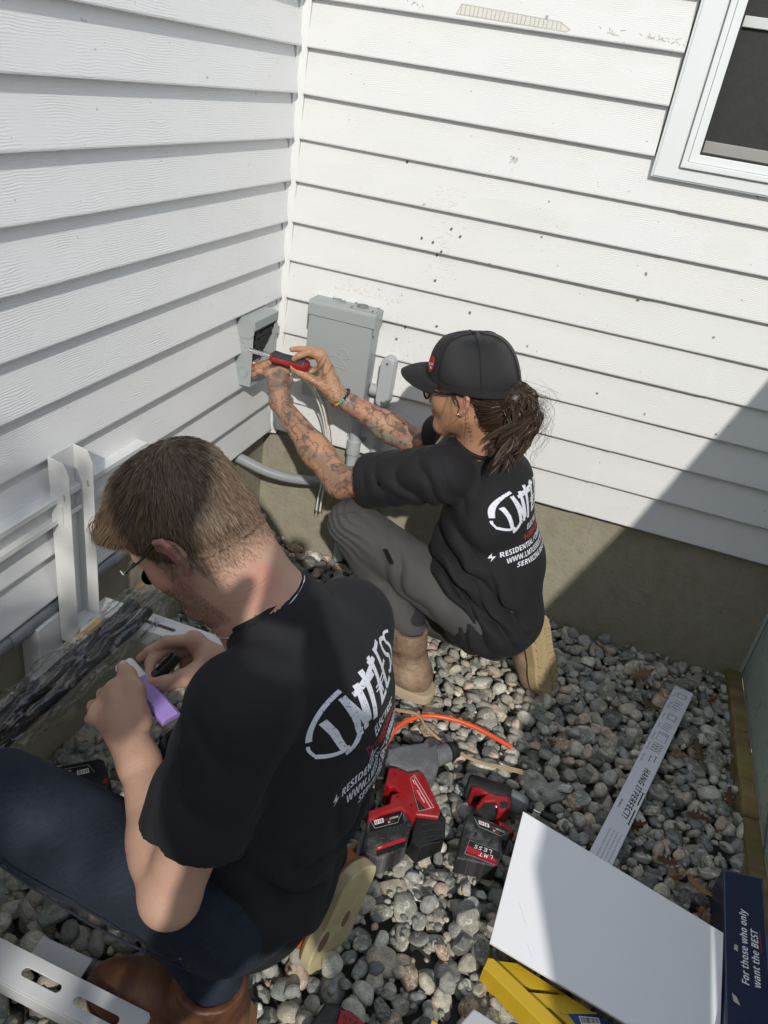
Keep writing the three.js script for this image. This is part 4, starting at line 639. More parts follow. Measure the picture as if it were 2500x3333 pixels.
{ // navy carton
  const TL = V(1.604, 0.115, 0.901), TR = V(1.693, 0.115, 0.888), d = V(1.588 - 1.604, 0, 1.267 - 0.901).normalize(), len = 0.56, wv = TR.clone().sub(TL), W = wv.length();
  const t = thing('navy_box', 'navy carton with white slogan lettering in the lower right corner', 'box', [1.64, 0.03, 1.15]);
  const mid = TL.clone().lerp(TR, 0.5).addScaledVector(d, len / 2); const h = 0.085;
  const sh = shapeOf([[TL.x, -TL.z], [TR.x, -TR.z], [TR.x + d.x * len - 0.004, -(TR.z + d.z * len)], [TL.x + d.x * len, -(TL.z + d.z * len)]]);
  wpart(t, 'carton', new THREE.ExtrudeGeometry(sh, { depth: h - 0.002, bevelEnabled: true, bevelSize: 0.0012, bevelThickness: 0.001, bevelOffset: -0.0012, bevelSegments: 2 }).rotateX(-Math.PI / 2).translate(0, 0.115 - h + 0.001, 0), phy([0.018, 0.026, 0.075], 0.25));
  const pr = canvasTex(1024, 192, (g, w, H) => { // u along the box toward the viewer, v from left edge to right edge
    g.fillStyle = '#1b2546'; g.fillRect(0, 0, w, H); for (let i = 0; i < 140; i++) { g.fillStyle = `rgba(160,170,200,${rr(0.05, 0.35)})`; g.fillRect(rnd() * w, rnd() * H, rr(1, 7), rr(1, 3)); } g.strokeStyle = 'rgba(190,196,214,.6)'; g.lineWidth = 2; g.strokeRect(1, 1, w - 2, H - 2);
    g.save(); g.translate(0, H); g.scale(1, -1); g.restore();
    g.save(); g.translate(640, 0); g.scale(-1, 1); g.restore();
    g.fillStyle = '#eef0f4'; g.save(); g.translate(640, 92); g.rotate(Math.PI); g.restore();
    g.save(); g.translate(w, 0); g.scale(-1, 1); /* reads from the viewer's end to the far end */ g.translate(0, 0); g.restore();
    g.save(); g.translate(612, 70); g.rotate(Math.PI); g.restore();
    g.fillStyle = '#c9bda9'; g.beginPath(); g.moveTo(345, 42); g.lineTo(368, 38); g.lineTo(375, 56); g.lineTo(350, 62); g.fill(); g.beginPath(); g.moveTo(548, 24); g.lineTo(562, 46); g.lineTo(592, 60); g.lineTo(580, 30); g.fill();
    g.fillStyle = '#a32a30'; g.beginPath(); g.moveTo(690, 0); g.lineTo(740, 0); g.quadraticCurveTo(860, 30, 1024, 96); g.lineTo(1024, 130); g.quadraticCurveTo(860, 60, 690, 0); g.fill(); g.strokeStyle = '#e7e2da'; g.lineWidth = 5; g.beginPath(); g.moveTo(682, 0); g.quadraticCurveTo(860, 64, 1024, 134); g.stroke(); g.fillStyle = '#dfe2e8'; g.beginPath(); g.moveTo(745, 0); g.quadraticCurveTo(860, 30, 1024, 92); g.lineTo(1024, 0); g.fill();
  });
  const q = (s, e) => { const p = TL.clone().lerp(TR, e).addScaledVector(d, s); return [p.x * 1000, p.z * 1000]; };
  wpart(t, 'print', quad([q(0.003, 0.02), q(len - 0.003, 0.02), q(len - 0.003, 0.97), q(0.003, 0.97)], 0.1156), phy([1, 1, 1], 0.32, { map: pr }), 'printed top face with a red and white stripe');
  const txt = canvasTex(1024, 256, (g, w, H) => { g.fillStyle = '#1b2546'; g.fillRect(0, 0, w, H); g.fillStyle = '#f2f3f6'; g.font = 'italic bold 104px sans-serif'; g.fillText('For those who only', 40, 104); g.fillText('want the BEST', 40, 218); g.strokeStyle = '#a8262f'; g.lineWidth = 10; g.beginPath(); g.moveTo(480, 246); g.lineTo(760, 238); g.stroke(); });
  wpart(t, 'slogan', quad([q(0.285, 0.30), q(0.095, 0.30), q(0.095, 0.86), q(0.285, 0.86)], 0.1160), phy([1, 1, 1], 0.32, { map: txt }), 'white slogan: For those who only want the BEST');
}
{ // yellow mitre box under the panel
  const t = thing('mitre_box', 'yellow plastic mitre box with saw slots and raised numbers under the white panel', 'mitre box', [1.25, 0.0, 1.32]);
  const yellow = phy([0.62, 0.40, 0.02], 0.42), s = shapeOf([[1149, 1283], [1197, 1269], [1420, 1318], [1420, 1400], [1330, 1372]].map(q => [q[0] / 1000, -q[1] / 1000]));
  for (const hole of [[[1213, 1311], [1286, 1289], [1303, 1294], [1228, 1319]], [[1263, 1334], [1274, 1330], [1318, 1350], [1306, 1356]]]) { const h = new THREE.Path(); hole.forEach((q, i) => i ? h.lineTo(q[0] / 1000, -q[1] / 1000) : h.moveTo(q[0] / 1000, -q[1] / 1000)); h.closePath(); s.holes.push(h); }
  wpart(t, 'bed', new THREE.ExtrudeGeometry(s, { depth: 0.006, bevelEnabled: true, bevelSize: 0.0008, bevelThickness: 0.0008, bevelOffset: -0.0008, bevelSegments: 2 }).rotateX(-Math.PI / 2).translate(0, 0.0435, 0), yellow);
  wpart(t, 'side_wall', slab([[1139, 1289], [1150, 1286], [1345, 1378], [1330, 1396], [1262, 1373], [1135, 1311]], 0.062, 0.055, 0.002), yellow);
  wpart(t, 'label', quad([[1305, 1325], [1363, 1306], [1410, 1318], [1340, 1352]], 0.0512), phy([0.015, 0.05, 0.16], 0.4), 'blue label');
  const bar = canvasTex(128, 64, (g, w, h) => { g.fillStyle = '#d9d9d6'; g.fillRect(0, 0, w, h); g.fillStyle = '#1a1a1a'; let x = 8; while (x < 118) { const k = 1 + Math.floor(rnd() * 4); g.fillRect(x, 6, k, 44); x += k + 1 + Math.floor(rnd() * 3); } g.font = '9px sans-serif'; g.fillText('0 76174 20112', 26, 61); });
  wpart(t, 'barcode', quad([[1330, 1324], [1368, 1312], [1373, 1324], [1337, 1338]], 0.0517), phy([1, 1, 1], 0.5, { map: bar }), 'white barcode sticker');
  for (const k of [0, 1]) wpart(t, 'ridge', slab(k ? [[1295, 1330], [1362, 1303], [1364, 1305.5], [1298, 1333]] : [[1228, 1322], [1262, 1335], [1260, 1338], [1226, 1325]], 0.0525, 0.004, 0.0007), yellow);
  for (let i = 0; i < 7; i++) wpart(t, 'ridge', slab([[1270 + i * 10.5, 1313 - i * 3.6], [1271.6 + i * 10.5, 1312.6 - i * 3.6], [1275 + i * 10.5, 1318 - i * 3.6], [1273.4 + i * 10.5, 1318.6 - i * 3.6]], 0.0518, 0.003, 0.0004), yellow);
  const { FontLoader } = await import('three/addons/loaders/FontLoader.js'); const { TextGeometry } = await import('three/addons/geometries/TextGeometry.js');
  const font = await new FontLoader().loadAsync('fonts/droid/droid_sans_bold.typeface.json');
  '345678'.split('').forEach((ch, i) => { const g = new TextGeometry(ch, { font, size: 0.0062, depth: 0.0012, curveSegments: 3 }); frame(g, [1.288 + i * 0.0098, 0.0502, 1.3205 - i * 0.0038], [-0.93, 0, 0.36], [-0.36, 0, -0.93]); wpart(t, 'numeral', g, yellow); });
}
{ // odds and ends along the bottom edge
  const t = thing('tool_holder', 'dark grey tool with a curved red label at the bottom edge', 'tool', [0.9, 0.0, 1.51]);
  wpart(t, 'body', uv3(slab([[867, 1491], [889, 1484], [906, 1488], [950, 1505], [950, 1560], [850, 1560]], 0.055, 0.05, 0.006)), wornBlack);
  const np = canvasTex(256, 128, (g, w, h) => { g.fillStyle = '#a31f26'; g.fillRect(0, 0, w, h); g.strokeStyle = '#26090b'; g.lineWidth = 8; const S = (p, x) => { g.beginPath(); p.forEach((q, i) => i ? g.lineTo(x + q[0], 34 + q[1]) : g.moveTo(x + q[0], 34 + q[1])); g.stroke(); }; S([[0, 56], [8, 0], [34, 56], [44, 0]], 36); S([[0, 56], [6, 0], [30, 8], [28, 28], [4, 30]], 102); S([[0, 56], [6, 0], [30, 8], [28, 28], [4, 30], [32, 56]], 160); });
  wpart(t, 'clip', uv3(slab([[898, 1498], [914, 1492], [936, 1497], [955, 1512], [940, 1522], [902, 1519]], 0.0625, 0.01, 0.002)), redPlastic);
  wpart(t, 'label', quad([[901, 1498], [948, 1502], [944, 1518], [902, 1516]], 0.0630), phy([1, 1, 1], 0.4, { map: np }), 'red label with NPR hand written');
  const s = single('plastic_tray', slab([[1134, 1387], [1146, 1388], [1205, 1400], [1190, 1440], [1112, 1432]], 0.045, 0.03, 0.004), phy([0.55, 0.56, 0.60], 0.3), 'grey translucent plastic tray corner at the bottom edge', 'tray', [1.15, 0.02, 1.41]);
  const u = thing('tape_measure', 'small black and yellow tape measure tip at the bottom edge', 'tape measure', [1.06, 0.01, 1.45]);
  wpart(u, 'case', slab([[1046, 1435], [1057, 1432], [1070, 1440], [1070, 1475], [1030, 1470]], 0.041, 0.04, 0.004), cleanBlack);
  wpart(u, 'grip', slab([[1064, 1436], [1076, 1438], [1082, 1446], [1076, 1470], [1062, 1455]], 0.043, 0.038, 0.003), phy([0.75, 0.48, 0.02], 0.4));
  single('strap', frame(box(0.075, 0.0018, 0.011, 0.0006), [0.812, 0.045, 1.143], [-0.09, 0.25, -1], [0.4, 1, 0]), std([0.30, 0.30, 0.32], 0.8), 'grey woven strap end beside the battery of the rotary hammer', 'strap', [0.812, 0.045, 1.143]);
}
// ------------------------------------------------------------------ figures: smooth distance fields meshed by surface nets
// prim: {a, b, ra, rb, k} tapered capsule | {c, r:[x,y,z], m: 3 axes, k} ellipsoid | sub: true cuts | plane: {n, d}
function cone(a, b, ra, rb = ra, k = 0.02) { const A = A3(a), B = A3(b), D = B.clone().sub(A); return { f: (x, y, z) => { const px = x - A.x, py = y - A.y, pz = z - A.z; let t = (px * D.x + py * D.y + pz * D.z) / Math.max(1e-9, D.lengthSq()); t = t < 0 ? 0 : t > 1 ? 1 : t; const qx = px - D.x * t, qy = py - D.y * t, qz = pz - D.z * t; return Math.sqrt(qx * qx + qy * qy + qz * qz) - (ra + (rb - ra) * t); }, k, lo: [0, 1, 2].map(i => Math.min(a[i], b[i]) - Math.max(ra, rb)), hi: [0, 1, 2].map(i => Math.max(a[i], b[i]) + Math.max(ra, rb)) }; }
function chain(pts, rs, k = 0.02) { const o = []; for (let i = 0; i + 1 < pts.length; i++) o.push(cone(pts[i], pts[i + 1], rs[i], rs[i + 1], k)); return o; }
function ell(c, r, ax, k = 0.02) { // ax: [X, Y, Z] unit vectors or null
  const X = ax ? ax[0] : V(1, 0, 0), Y = ax ? ax[1] : V(0, 1, 0), Z = ax ? ax[2] : V(0, 0, 1), m = Math.max(...r);
  return { f: (x, y, z) => { const px = x - c[0], py = y - c[1], pz = z - c[2]; const a = (px * X.x + py * X.y + pz * X.z), b = (px * Y.x + py * Y.y + pz * Y.z), q = (px * Z.x + py * Z.y + pz * Z.z); const k0 = Math.sqrt((a / r[0]) ** 2 + (b / r[1]) ** 2 + (q / r[2]) ** 2), k1 = Math.sqrt((a / r[0] ** 2) ** 2 + (b / r[1] ** 2) ** 2 + (q / r[2] ** 2) ** 2); return k1 < 1e-6 ? -Math.min(...r) : k0 * (k0 - 1) / k1; }, k, lo: c.map(v => v - m), hi: c.map(v => v + m) };
}
const cut = (p, k = 0.004) => ({ ...p, k, sub: true });
function half(n, p) { const N = A3(n).normalize(), d = N.dot(A3(p)); return { f: (x, y, z) => N.x * x + N.y * y + N.z * z - d, k: 0.002, keep: true }; } // keeps the side behind the normal
function field(prims, disp) {
  return (x, y, z, list = prims) => {
    let d = 1e3;
    for (const p of list) {
      const e = p.f(x, y, z), k = p.k;
      if (p.keep) d = Math.max(d, e);
      else if (p.sub) { const h = clamp(0.5 - 0.5 * (d + e) / k); d = d * (1 - h) + (-e) * h + k * h * (1 - h); }
      else if (d > e + k) d = e; else if (e <= d + k) { const h = clamp(0.5 + 0.5 * (d - e) / k); d = d * (1 - h) + e * h - k * h * (1 - h); }
    }
    return disp ? d + disp(x, y, z, d) : d;
  };
}
function nets(prims, h, o = {}) {
  const F = field(prims, o.disp), lo = o.lo || [0, 1, 2].map(i => Math.min(...prims.filter(p => p.lo && !p.sub).map(p => p.lo[i])) - 0.03), hi = o.hi || [0, 1, 2].map(i => Math.max(...prims.filter(p => p.hi && !p.sub).map(p => p.hi[i])) + 0.03);
  const B = 8, n = [0, 1, 2].map(i => Math.ceil((hi[i] - lo[i]) / h / B) * B + 1), [nx, ny, nz] = n, val = new Float32Array(nx * ny * nz).fill(1), id = (i, j, k) => (k * ny + j) * nx + i;
  const R = B * h * 0.87, marg = o.margin ?? 0.022, act = [];
  for (let bk = 0; bk < nz - 1; bk += B) for (let bj = 0; bj < ny - 1; bj += B) for (let bi = 0; bi < nx - 1; bi += B) {
    const cx = lo[0] + (bi + B / 2) * h, cy = lo[1] + (bj + B / 2) * h, cz = lo[2] + (bk + B / 2) * h, d = F(cx, cy, cz);
    const far = Math.abs(d) > R + marg;
    if (far) { for (let k = bk; k <= bk + B; k++) for (let j = bj; j <= bj + B; j++) for (let i = bi; i <= bi + B; i++) { const q = id(i, j, k); if (val[q] === 1) val[q] = d > 0 ? 0.9 : -0.9; } continue; }
    const list = prims.filter(p => p.keep || p.f(cx, cy, cz) < Math.max(0, d) + 2 * R + p.k + marg);
    for (let k = bk; k <= bk + B; k++) for (let j = bj; j <= bj + B; j++) for (let i = bi; i <= bi + B; i++) val[id(i, j, k)] = F(lo[0] + i * h, lo[1] + j * h, lo[2] + k * h, list);
    act.push(bi, bj, bk);
  }
  const idx = new Map(), pos = [], tri = [];
  const cornerO = []; for (let c = 0; c < 8; c++) cornerO.push([c & 1, (c >> 1) & 1, c >> 2]);
  const E = [[0, 1], [2, 3], [4, 5], [6, 7], [0, 2], [1, 3], [4, 6], [5, 7], [0, 4], [1, 5], [2, 6], [3, 7]];
  const cellV = (i, j, k) => {
    const key = id(i, j, k); let v = idx.get(key); if (v !== undefined) return v;
    let s = 0, X = 0, Y = 0, Z = 0; const g = cornerO.map(o2 => val[id(i + o2[0], j + o2[1], k + o2[2])]);
    for (const [a, b] of E) if ((g[a] < 0) !== (g[b] < 0)) { const t = g[a] / (g[a] - g[b]), A = cornerO[a], Bc = cornerO[b]; X += A[0] + (Bc[0] - A[0]) * t; Y += A[1] + (Bc[1] - A[1]) * t; Z += A[2] + (Bc[2] - A[2]) * t; s++; }
    if (!s) { X = Y = Z = 0.5; s = 1; }
    v = pos.length / 3; pos.push(lo[0] + (i + X / s) * h, lo[1] + (j + Y / s) * h, lo[2] + (k + Z / s) * h); idx.set(key, v); return v;
  };
  for (let q = 0; q < act.length; q += 3) for (let k = act[q + 2]; k < act[q + 2] + B; k++) for (let j = act[q + 1]; j < act[q + 1] + B; j++) for (let i = act[q]; i < act[q] + B; i++) {
    const a = val[id(i, j, k)] < 0;
    if (i + 1 < nx && j > 0 && k > 0) { const b = val[id(i + 1, j, k)] < 0; if (a !== b) { const w = [cellV(i, j - 1, k - 1), cellV(i, j, k - 1), cellV(i, j, k), cellV(i, j - 1, k)]; a ? tri.push(w[0], w[1], w[2], w[0], w[2], w[3]) : tri.push(w[0], w[2], w[1], w[0], w[3], w[2]); } }
    if (j + 1 < ny && i > 0 && k > 0) { const b = val[id(i, j + 1, k)] < 0; if (a !== b) { const w = [cellV(i - 1, j, k - 1), cellV(i - 1, j, k), cellV(i, j, k), cellV(i, j, k - 1)]; a ? tri.push(w[0], w[1], w[2], w[0], w[2], w[3]) : tri.push(w[0], w[2], w[1], w[0], w[3], w[2]); } }
    if (k + 1 < nz && i > 0 && j > 0) { const b = val[id(i, j, k + 1)] < 0; if (a !== b) { const w = [cellV(i - 1, j - 1, k), cellV(i, j - 1, k), cellV(i, j, k), cellV(i - 1, j, k)]; a ? tri.push(w[0], w[1], w[2], w[0], w[2], w[3]) : tri.push(w[0], w[2], w[1], w[0], w[3], w[2]); } }
  }
  const g = new THREE.BufferGeometry(); g.setAttribute('position', new THREE.Float32BufferAttribute(pos, 3)); g.setIndex(tri); g.computeVertexNormals();
  const N = pos.length / 3, nn = g.attributes.normal, uv = new Float32Array(N * 2), col = o.color ? new Float32Array(N * 3) : null;
  for (let i = 0; i < N; i++) {
    const x = pos[3 * i], y = pos[3 * i + 1], z = pos[3 * i + 2], nx2 = nn.getX(i), ny2 = nn.getY(i), nz2 = nn.getZ(i), u = o.uv ? o.uv(x, y, z, nx2, ny2, nz2) : [x * 0.71 + z * 0.71, y + 0.4 * (z - x)]; uv[2 * i] = u[0]; uv[2 * i + 1] = u[1];
    if (col) { const c = o.color(x, y, z, nx2, ny2, nz2); col[3 * i] = c[0]; col[3 * i + 1] = c[1]; col[3 * i + 2] = c[2]; }
  }
  g.setAttribute('uv', new THREE.BufferAttribute(uv, 2)); if (col) g.setAttribute('color', new THREE.BufferAttribute(col, 3));
  return g;
}
function basis(f, u) { const F = A3(f).normalize(), S = A3(u).cross(F).normalize().negate(), U = F.clone().cross(S).negate(); if (U.dot(A3(u)) < 0) U.negate(); return { F, U, S }; } // forward, up, side
// head in its own frame: forward, up, side (side = +1 is the person's left)
function headFrame(c, f, u) {
  const F = A3(f).normalize(), S = A3(u).clone().cross(F).normalize(), U = F.clone().cross(S).normalize(); // u x f = left for a right-handed y-up frame
  const C = A3(c); const to = (a, b, s) => [C.x + F.x * a + U.x * b + S.x * s, C.y + F.y * a + U.y * b + S.y * s, C.z + F.z * a + U.z * b + S.z * s];
  const inv = (x, y, z) => { const px = x - C.x, py = y - C.y, pz = z - C.z; return [px * F.x + py * F.y + pz * F.z, px * U.x + py * U.y + pz * U.z, px * S.x + py * S.y + pz * S.z]; };
  return { F, U, S, C, to, inv, ax: [F, U, S] };
}
function headPrims(H, o = {}) {
  const t = H.to, ax = H.ax, j = o.jaw ?? 1, P = [];
  P.push(ell(t(-0.012, 0.030, 0), [0.099, 0.088, 0.077], ax, 0.03), ell(t(0.026, -0.030, 0), [0.068, 0.088, 0.062 * j], ax, 0.03));
  for (const s of [-1, 1]) P.push(cone(t(-0.002, -0.060, s * 0.050 * j), t(0.070, -0.100, s * 0.016), 0.018, 0.020, 0.03), ell(t(0.052, -0.030, s * 0.038), [0.03, 0.028, 0.026], ax, 0.025), cone(t(0.084, 0.020, s * 0.012), t(0.066, 0.018, s * 0.05), 0.010, 0.010, 0.02));
  P.push(cone(t(0.072, -0.104, -0.010), t(0.072, -0.104, 0.010), 0.019, 0.019, 0.02));
  P.push(cone(t(0.090, 0.004, 0), t(0.112, -0.034, 0), 0.007, 0.0105, 0.012), cone(t(0.100, -0.040, -0.012), t(0.100, -0.040, 0.012), 0.0085, 0.0085, 0.008));
  for (const s of [-1, 1]) P.push(cut(ell(t(0.096, -0.002, s * 0.032), [0.014, 0.012, 0.018], ax), 0.012), ell(t(0.080, -0.002, s * 0.032), [0.0125, 0.0125, 0.0125], ax, 0.002));
  P.push(cone(t(0.0935, -0.063, -0.017), t(0.0935, -0.063, 0.017), 0.0068, 0.0068, 0.006), cone(t(0.0915, -0.074, -0.014), t(0.0915, -0.074, 0.014), 0.0075, 0.0075, 0.006));
  for (const s of [-1, 1]) { // ears: flat shell, rolled helix, lobe
    const e = (a, b, w) => t(-0.014 + a, -0.012 + b, s * (0.0745 + w)), out = o.ear ?? 0.012, E = [[0.012, 0.008, 0], [0.013, 0.024, out * 0.5], [0.002, 0.034, out], [-0.013, 0.030, out * 1.3], [-0.020, 0.014, out * 1.4], [-0.017, -0.004, out * 1.2], [-0.008, -0.020, out * 0.8], [0.002, -0.028, out * 0.5], [0.008, -0.020, 0]];
    P.push(...chain(E.map(q => e(...q)), [0.004, 0.0042, 0.0046, 0.0048, 0.0046, 0.0042, 0.0046, 0.0062, 0.004], 0.004), ell(e(-0.004, 0.004, out * 0.45), [0.014, 0.024, 0.004], ax, 0.008), ...chain([e(-0.010, 0.016, out), e(-0.011, 0.0, out * 0.9), e(-0.003, -0.012, out * 0.6)], [0.003, 0.003, 0.003], 0.004));
  }
  return P;
}
// fine tapering ribbons for hair; each strand a list of points
function strands(list, w0, colFn) {
  const pos = [], col = [], nor = [], tri = [];
  list.forEach((pts, q) => {
    const b0 = pos.length / 3, c = colFn(q); const side = V(rnd() - 0.5, rnd() - 0.5, rnd() - 0.5).normalize();
    for (let i = 0; i < pts.length; i++) {
      const d = pts[Math.min(i + 1, pts.length - 1)].clone().sub(pts[Math.max(0, i - 1)]).normalize(), s = d.clone().cross(side).normalize(), n = s.clone().cross(d).normalize(), w = w0 * (i === pts.length - 1 ? 0.15 : 1);
      for (const k of [-1, 1]) { pos.push(pts[i].x + s.x * w * k, pts[i].y + s.y * w * k, pts[i].z + s.z * w * k); nor.push(n.x, n.y, n.z); col.push(...c); }
      if (i) { const b = b0 + 2 * (i - 1); tri.push(b, b + 1, b + 3, b, b + 3, b + 2); }
    }
  });
  const g = new THREE.BufferGeometry(); g.setAttribute('position', new THREE.Float32BufferAttribute(pos, 3)); g.setAttribute('normal', new THREE.Float32BufferAttribute(nor, 3)); g.setAttribute('color', new THREE.Float32BufferAttribute(col, 3)); g.setAttribute('uv', new THREE.Float32BufferAttribute(new Float32Array(pos.length / 3 * 2), 2)); g.setIndex(tri); return g;
}
function mergeCol(list) { return mergeGeometries(list.map(g => { g = g.index ? g.toNonIndexed() : g; for (const k of Object.keys(g.attributes)) if (!['position', 'normal', 'uv', 'color'].includes(k)) g.deleteAttribute(k); return g; })); }
const skinBump = tex(128, 128, (u, v) => { const n = tn(u, v, 32, 3, 3); return [n, n, n]; }, false); skinBump.repeat.set(14, 14);
const skinMat = phy([1, 1, 1], 0.52, { vertexColors: true, bumpMap: skinBump, bumpScale: 0.0006, sheen: 0.2, sheenRoughness: 0.6, sheenColor: L(0.5, 0.25, 0.18) });
const weave = tex(256, 256, (u, v) => { const w = 0.5 + 0.25 * Math.sin(u * Math.PI * 2 * 64) + 0.25 * Math.sin(v * Math.PI * 2 * 64), n = tn(u, v, 12, 4, 5); const k = 0.5 * w + 0.5 * n; return [k, k, k]; }, false); weave.repeat.set(9, 9);

// the lettering on the backs of both shirts (drawn once): brush-stroke word mark over five lines of print
const shirtPrint = canvasTex(1024, 1024, (g, w, h) => {
  const s0 = seed; seed = 808;
  g.fillStyle = '#17171a'; g.fillRect(0, 0, w, h);
  const ink = '#e9eaf0'; g.lineCap = 'butt'; g.lineJoin = 'miter';
  g.save(); g.transform(1, 0.24, 0, 0.86, 0, -46); const st = (pts, lw, c = ink) => { g.strokeStyle = c; g.lineWidth = lw; g.beginPath(); pts.forEach((p, i) => i ? g.lineTo(p[0], p[1]) : g.moveTo(p[0], p[1])); g.stroke(); };
  const arc = (x0, y0, cx, cy, x1, y1, lw) => { g.strokeStyle = ink; g.lineWidth = lw; g.beginPath(); g.moveTo(x0, y0); g.quadraticCurveTo(cx, cy, x1, y1); g.stroke(); };
  // outer swoosh of the first letter
  arc(78, 440, 96, 250, 300, 176, 30); arc(70, 470, 60, 500, 86, 560, 16); arc(84, 556, 180, 620, 262, 590, 30);
  st([[158, 330], [196, 440], [228, 600]], 44); arc(236, 640, 330, 590, 360, 500, 40);
  // crossing strokes
  st([[288, 220], [322, 380], [352, 560]], 46); st([[300, 260], [398, 480]], 40); st([[392, 180], [408, 540]], 44); st([[392, 180], [440, 500]], 34);
  st([[350, 240], [560, 186]], 40); st([[470, 120], [498, 520]], 44); st([[410, 210], [640, 110]], 36); st([[590, 80], [600, 440], [690, 410]], 40);
  st([[640, 380], [560, 100]], 18); st([[545, 300], [720, 250]], 16); st([[540, 330], [730, 290]], 14);
  st([[700, 70], [718, 400]], 44); st([[690, 96], [800, 66]], 34); st([[706, 236], [790, 214]], 30); st([[712, 400], [812, 372]], 34);
  arc(930, 110, 830, 60, 836, 150, 34); arc(836, 150, 850, 220, 910, 240, 34); arc(910, 240, 950, 300, 860, 350, 36); st([[860, 352], [826, 330]], 26);
  arc(1004, 90, 920, 50, 928, 140, 24); arc(928, 140, 990, 200, 996, 260, 26); arc(996, 260, 1000, 330, 930, 340, 26);
  // worn, broken ink
  g.fillStyle = '#17171a'; for (let i = 0; i < 420; i++) { const x = rnd() * w, y = 40 + rnd() * 600; g.beginPath(); g.ellipse(x, y, rr(1, 5), rr(1, 3), rnd() * 3, 0, 7); g.fill(); }
  for (let i = 0; i < 26; i++) { const x = 80 + rnd() * 860, y = 80 + rnd() * 480; st([[x, y], [x + rr(-30, 30), y + rr(-30, 30)]], 3, '#17171a'); }
  g.restore(); const T = (s, x, y, sz, c, wd) => { g.fillStyle = c; g.font = `italic bold ${sz}px sans-serif`; g.save(); g.translate(x, y); const m = g.measureText(s).width; g.scale(wd / m, 1); g.fillText(s, 0, 0); g.restore(); };
  T('ELECTRIC', 470, 640, 76, ink, 300); T('1-(305)-LMTLESS', 400, 722, 74, '#c3272f', 520);
  T('RESIDENTIAL / COMMERCIAL', 150, 800, 68, ink, 830); T('WWW.LMTLESSELECTRIC.COM', 180, 876, 70, ink, 800); T('SERVICING NH & MA', 260, 950, 70, ink, 590);
  g.fillStyle = ink; g.beginPath(); g.moveTo(122, 740); g.lineTo(96, 790); g.lineTo(116, 790); g.lineTo(98, 826); g.lineTo(140, 778); g.lineTo(120, 778); g.fill();
  seed = s0;
});
shirtPrint.wrapS = shirtPrint.wrapT = THREE.ClampToEdgeWrapping;
// a ribbed collar that follows the rim where a neck hole (cone round an axis) meets the shirt
function rimTube(F, c, n, rad, r) {
  const e1 = n.clone().cross(V(0, 0, 1)).normalize(), e2 = n.clone().cross(e1), pts = [];
  for (let i = 0; i < 48; i++) { const a = i / 48 * Math.PI * 2; let s = 0.09, q; do { const R = rad(s); q = c.clone().addScaledVector(n, s).addScaledVector(e1, Math.cos(a) * R).addScaledVector(e2, Math.sin(a) * R); s -= 0.002; } while (s > -0.08 && F(q.x, q.y, q.z) > -0.001); pts.push(q.toArray()); }
  for (let k = 0; k < 9; k++) for (let i = 0; i < 48; i++) { const a = pts[(i + 47) % 48], b = pts[(i + 1) % 48]; pts[i] = pts[i].map((v, j) => 0.5 * v + 0.25 * (a[j] + b[j])); }
  return tube(pts, r, 220, 9, true);
}
// boots in their own frame: heel at x = 0, toe toward +x, up +y, side z; sole bottom at y = 0
function bootGeo(len, wd, shaft, lean, disp) {
  const t = len, P = [ell([t * 0.76, 0.056, 0], [t * 0.25, 0.043, wd * 0.47], null, 0.03), ell([t * 0.45, 0.066, 0], [t * 0.27, 0.052, wd * 0.42], null, 0.04), ell([t * 0.17, 0.062, 0], [t * 0.165, 0.058, wd * 0.40], null, 0.03),
  cone([t * 0.24, 0.07, 0], [t * 0.24 + lean, shaft, 0], wd * 0.44, wd * 0.50, 0.03), cone([t * 0.40, 0.085, 0], [t * 0.30 + lean, shaft * 0.85, 0], wd * 0.30, wd * 0.36, 0.03), half([0, 1, 0], [0, shaft, 0]), half([0, -1, 0], [0, 0.026, 0]), cut(cone([t * 0.24 + lean * 0.7, shaft - 0.035, 0], [t * 0.24 + lean * 1.2, shaft + 0.05, 0], wd * 0.30, wd * 0.43), 0.004)];
  return nets(P, 0.0042, { disp });
}
function soleShape(len, wd) { const s = new THREE.Shape(), h = wd / 2; s.moveTo(0.004, -h * 0.62); s.bezierCurveTo(-0.012, -h * 0.3, -0.012, h * 0.3, 0.004, h * 0.62); s.bezierCurveTo(len * 0.1, h * 0.95, len * 0.3, h * 0.78, len * 0.5, h * 0.84); s.bezierCurveTo(len * 0.7, h * 1.12, len * 0.97, h * 0.95, len, 0); s.bezierCurveTo(len * 0.97, -h * 0.95, len * 0.7, -h * 1.12, len * 0.5, -h * 0.84); s.bezierCurveTo(len * 0.3, -h * 0.78, len * 0.1, -h * 0.95, 0.004, -h * 0.62); return s; }
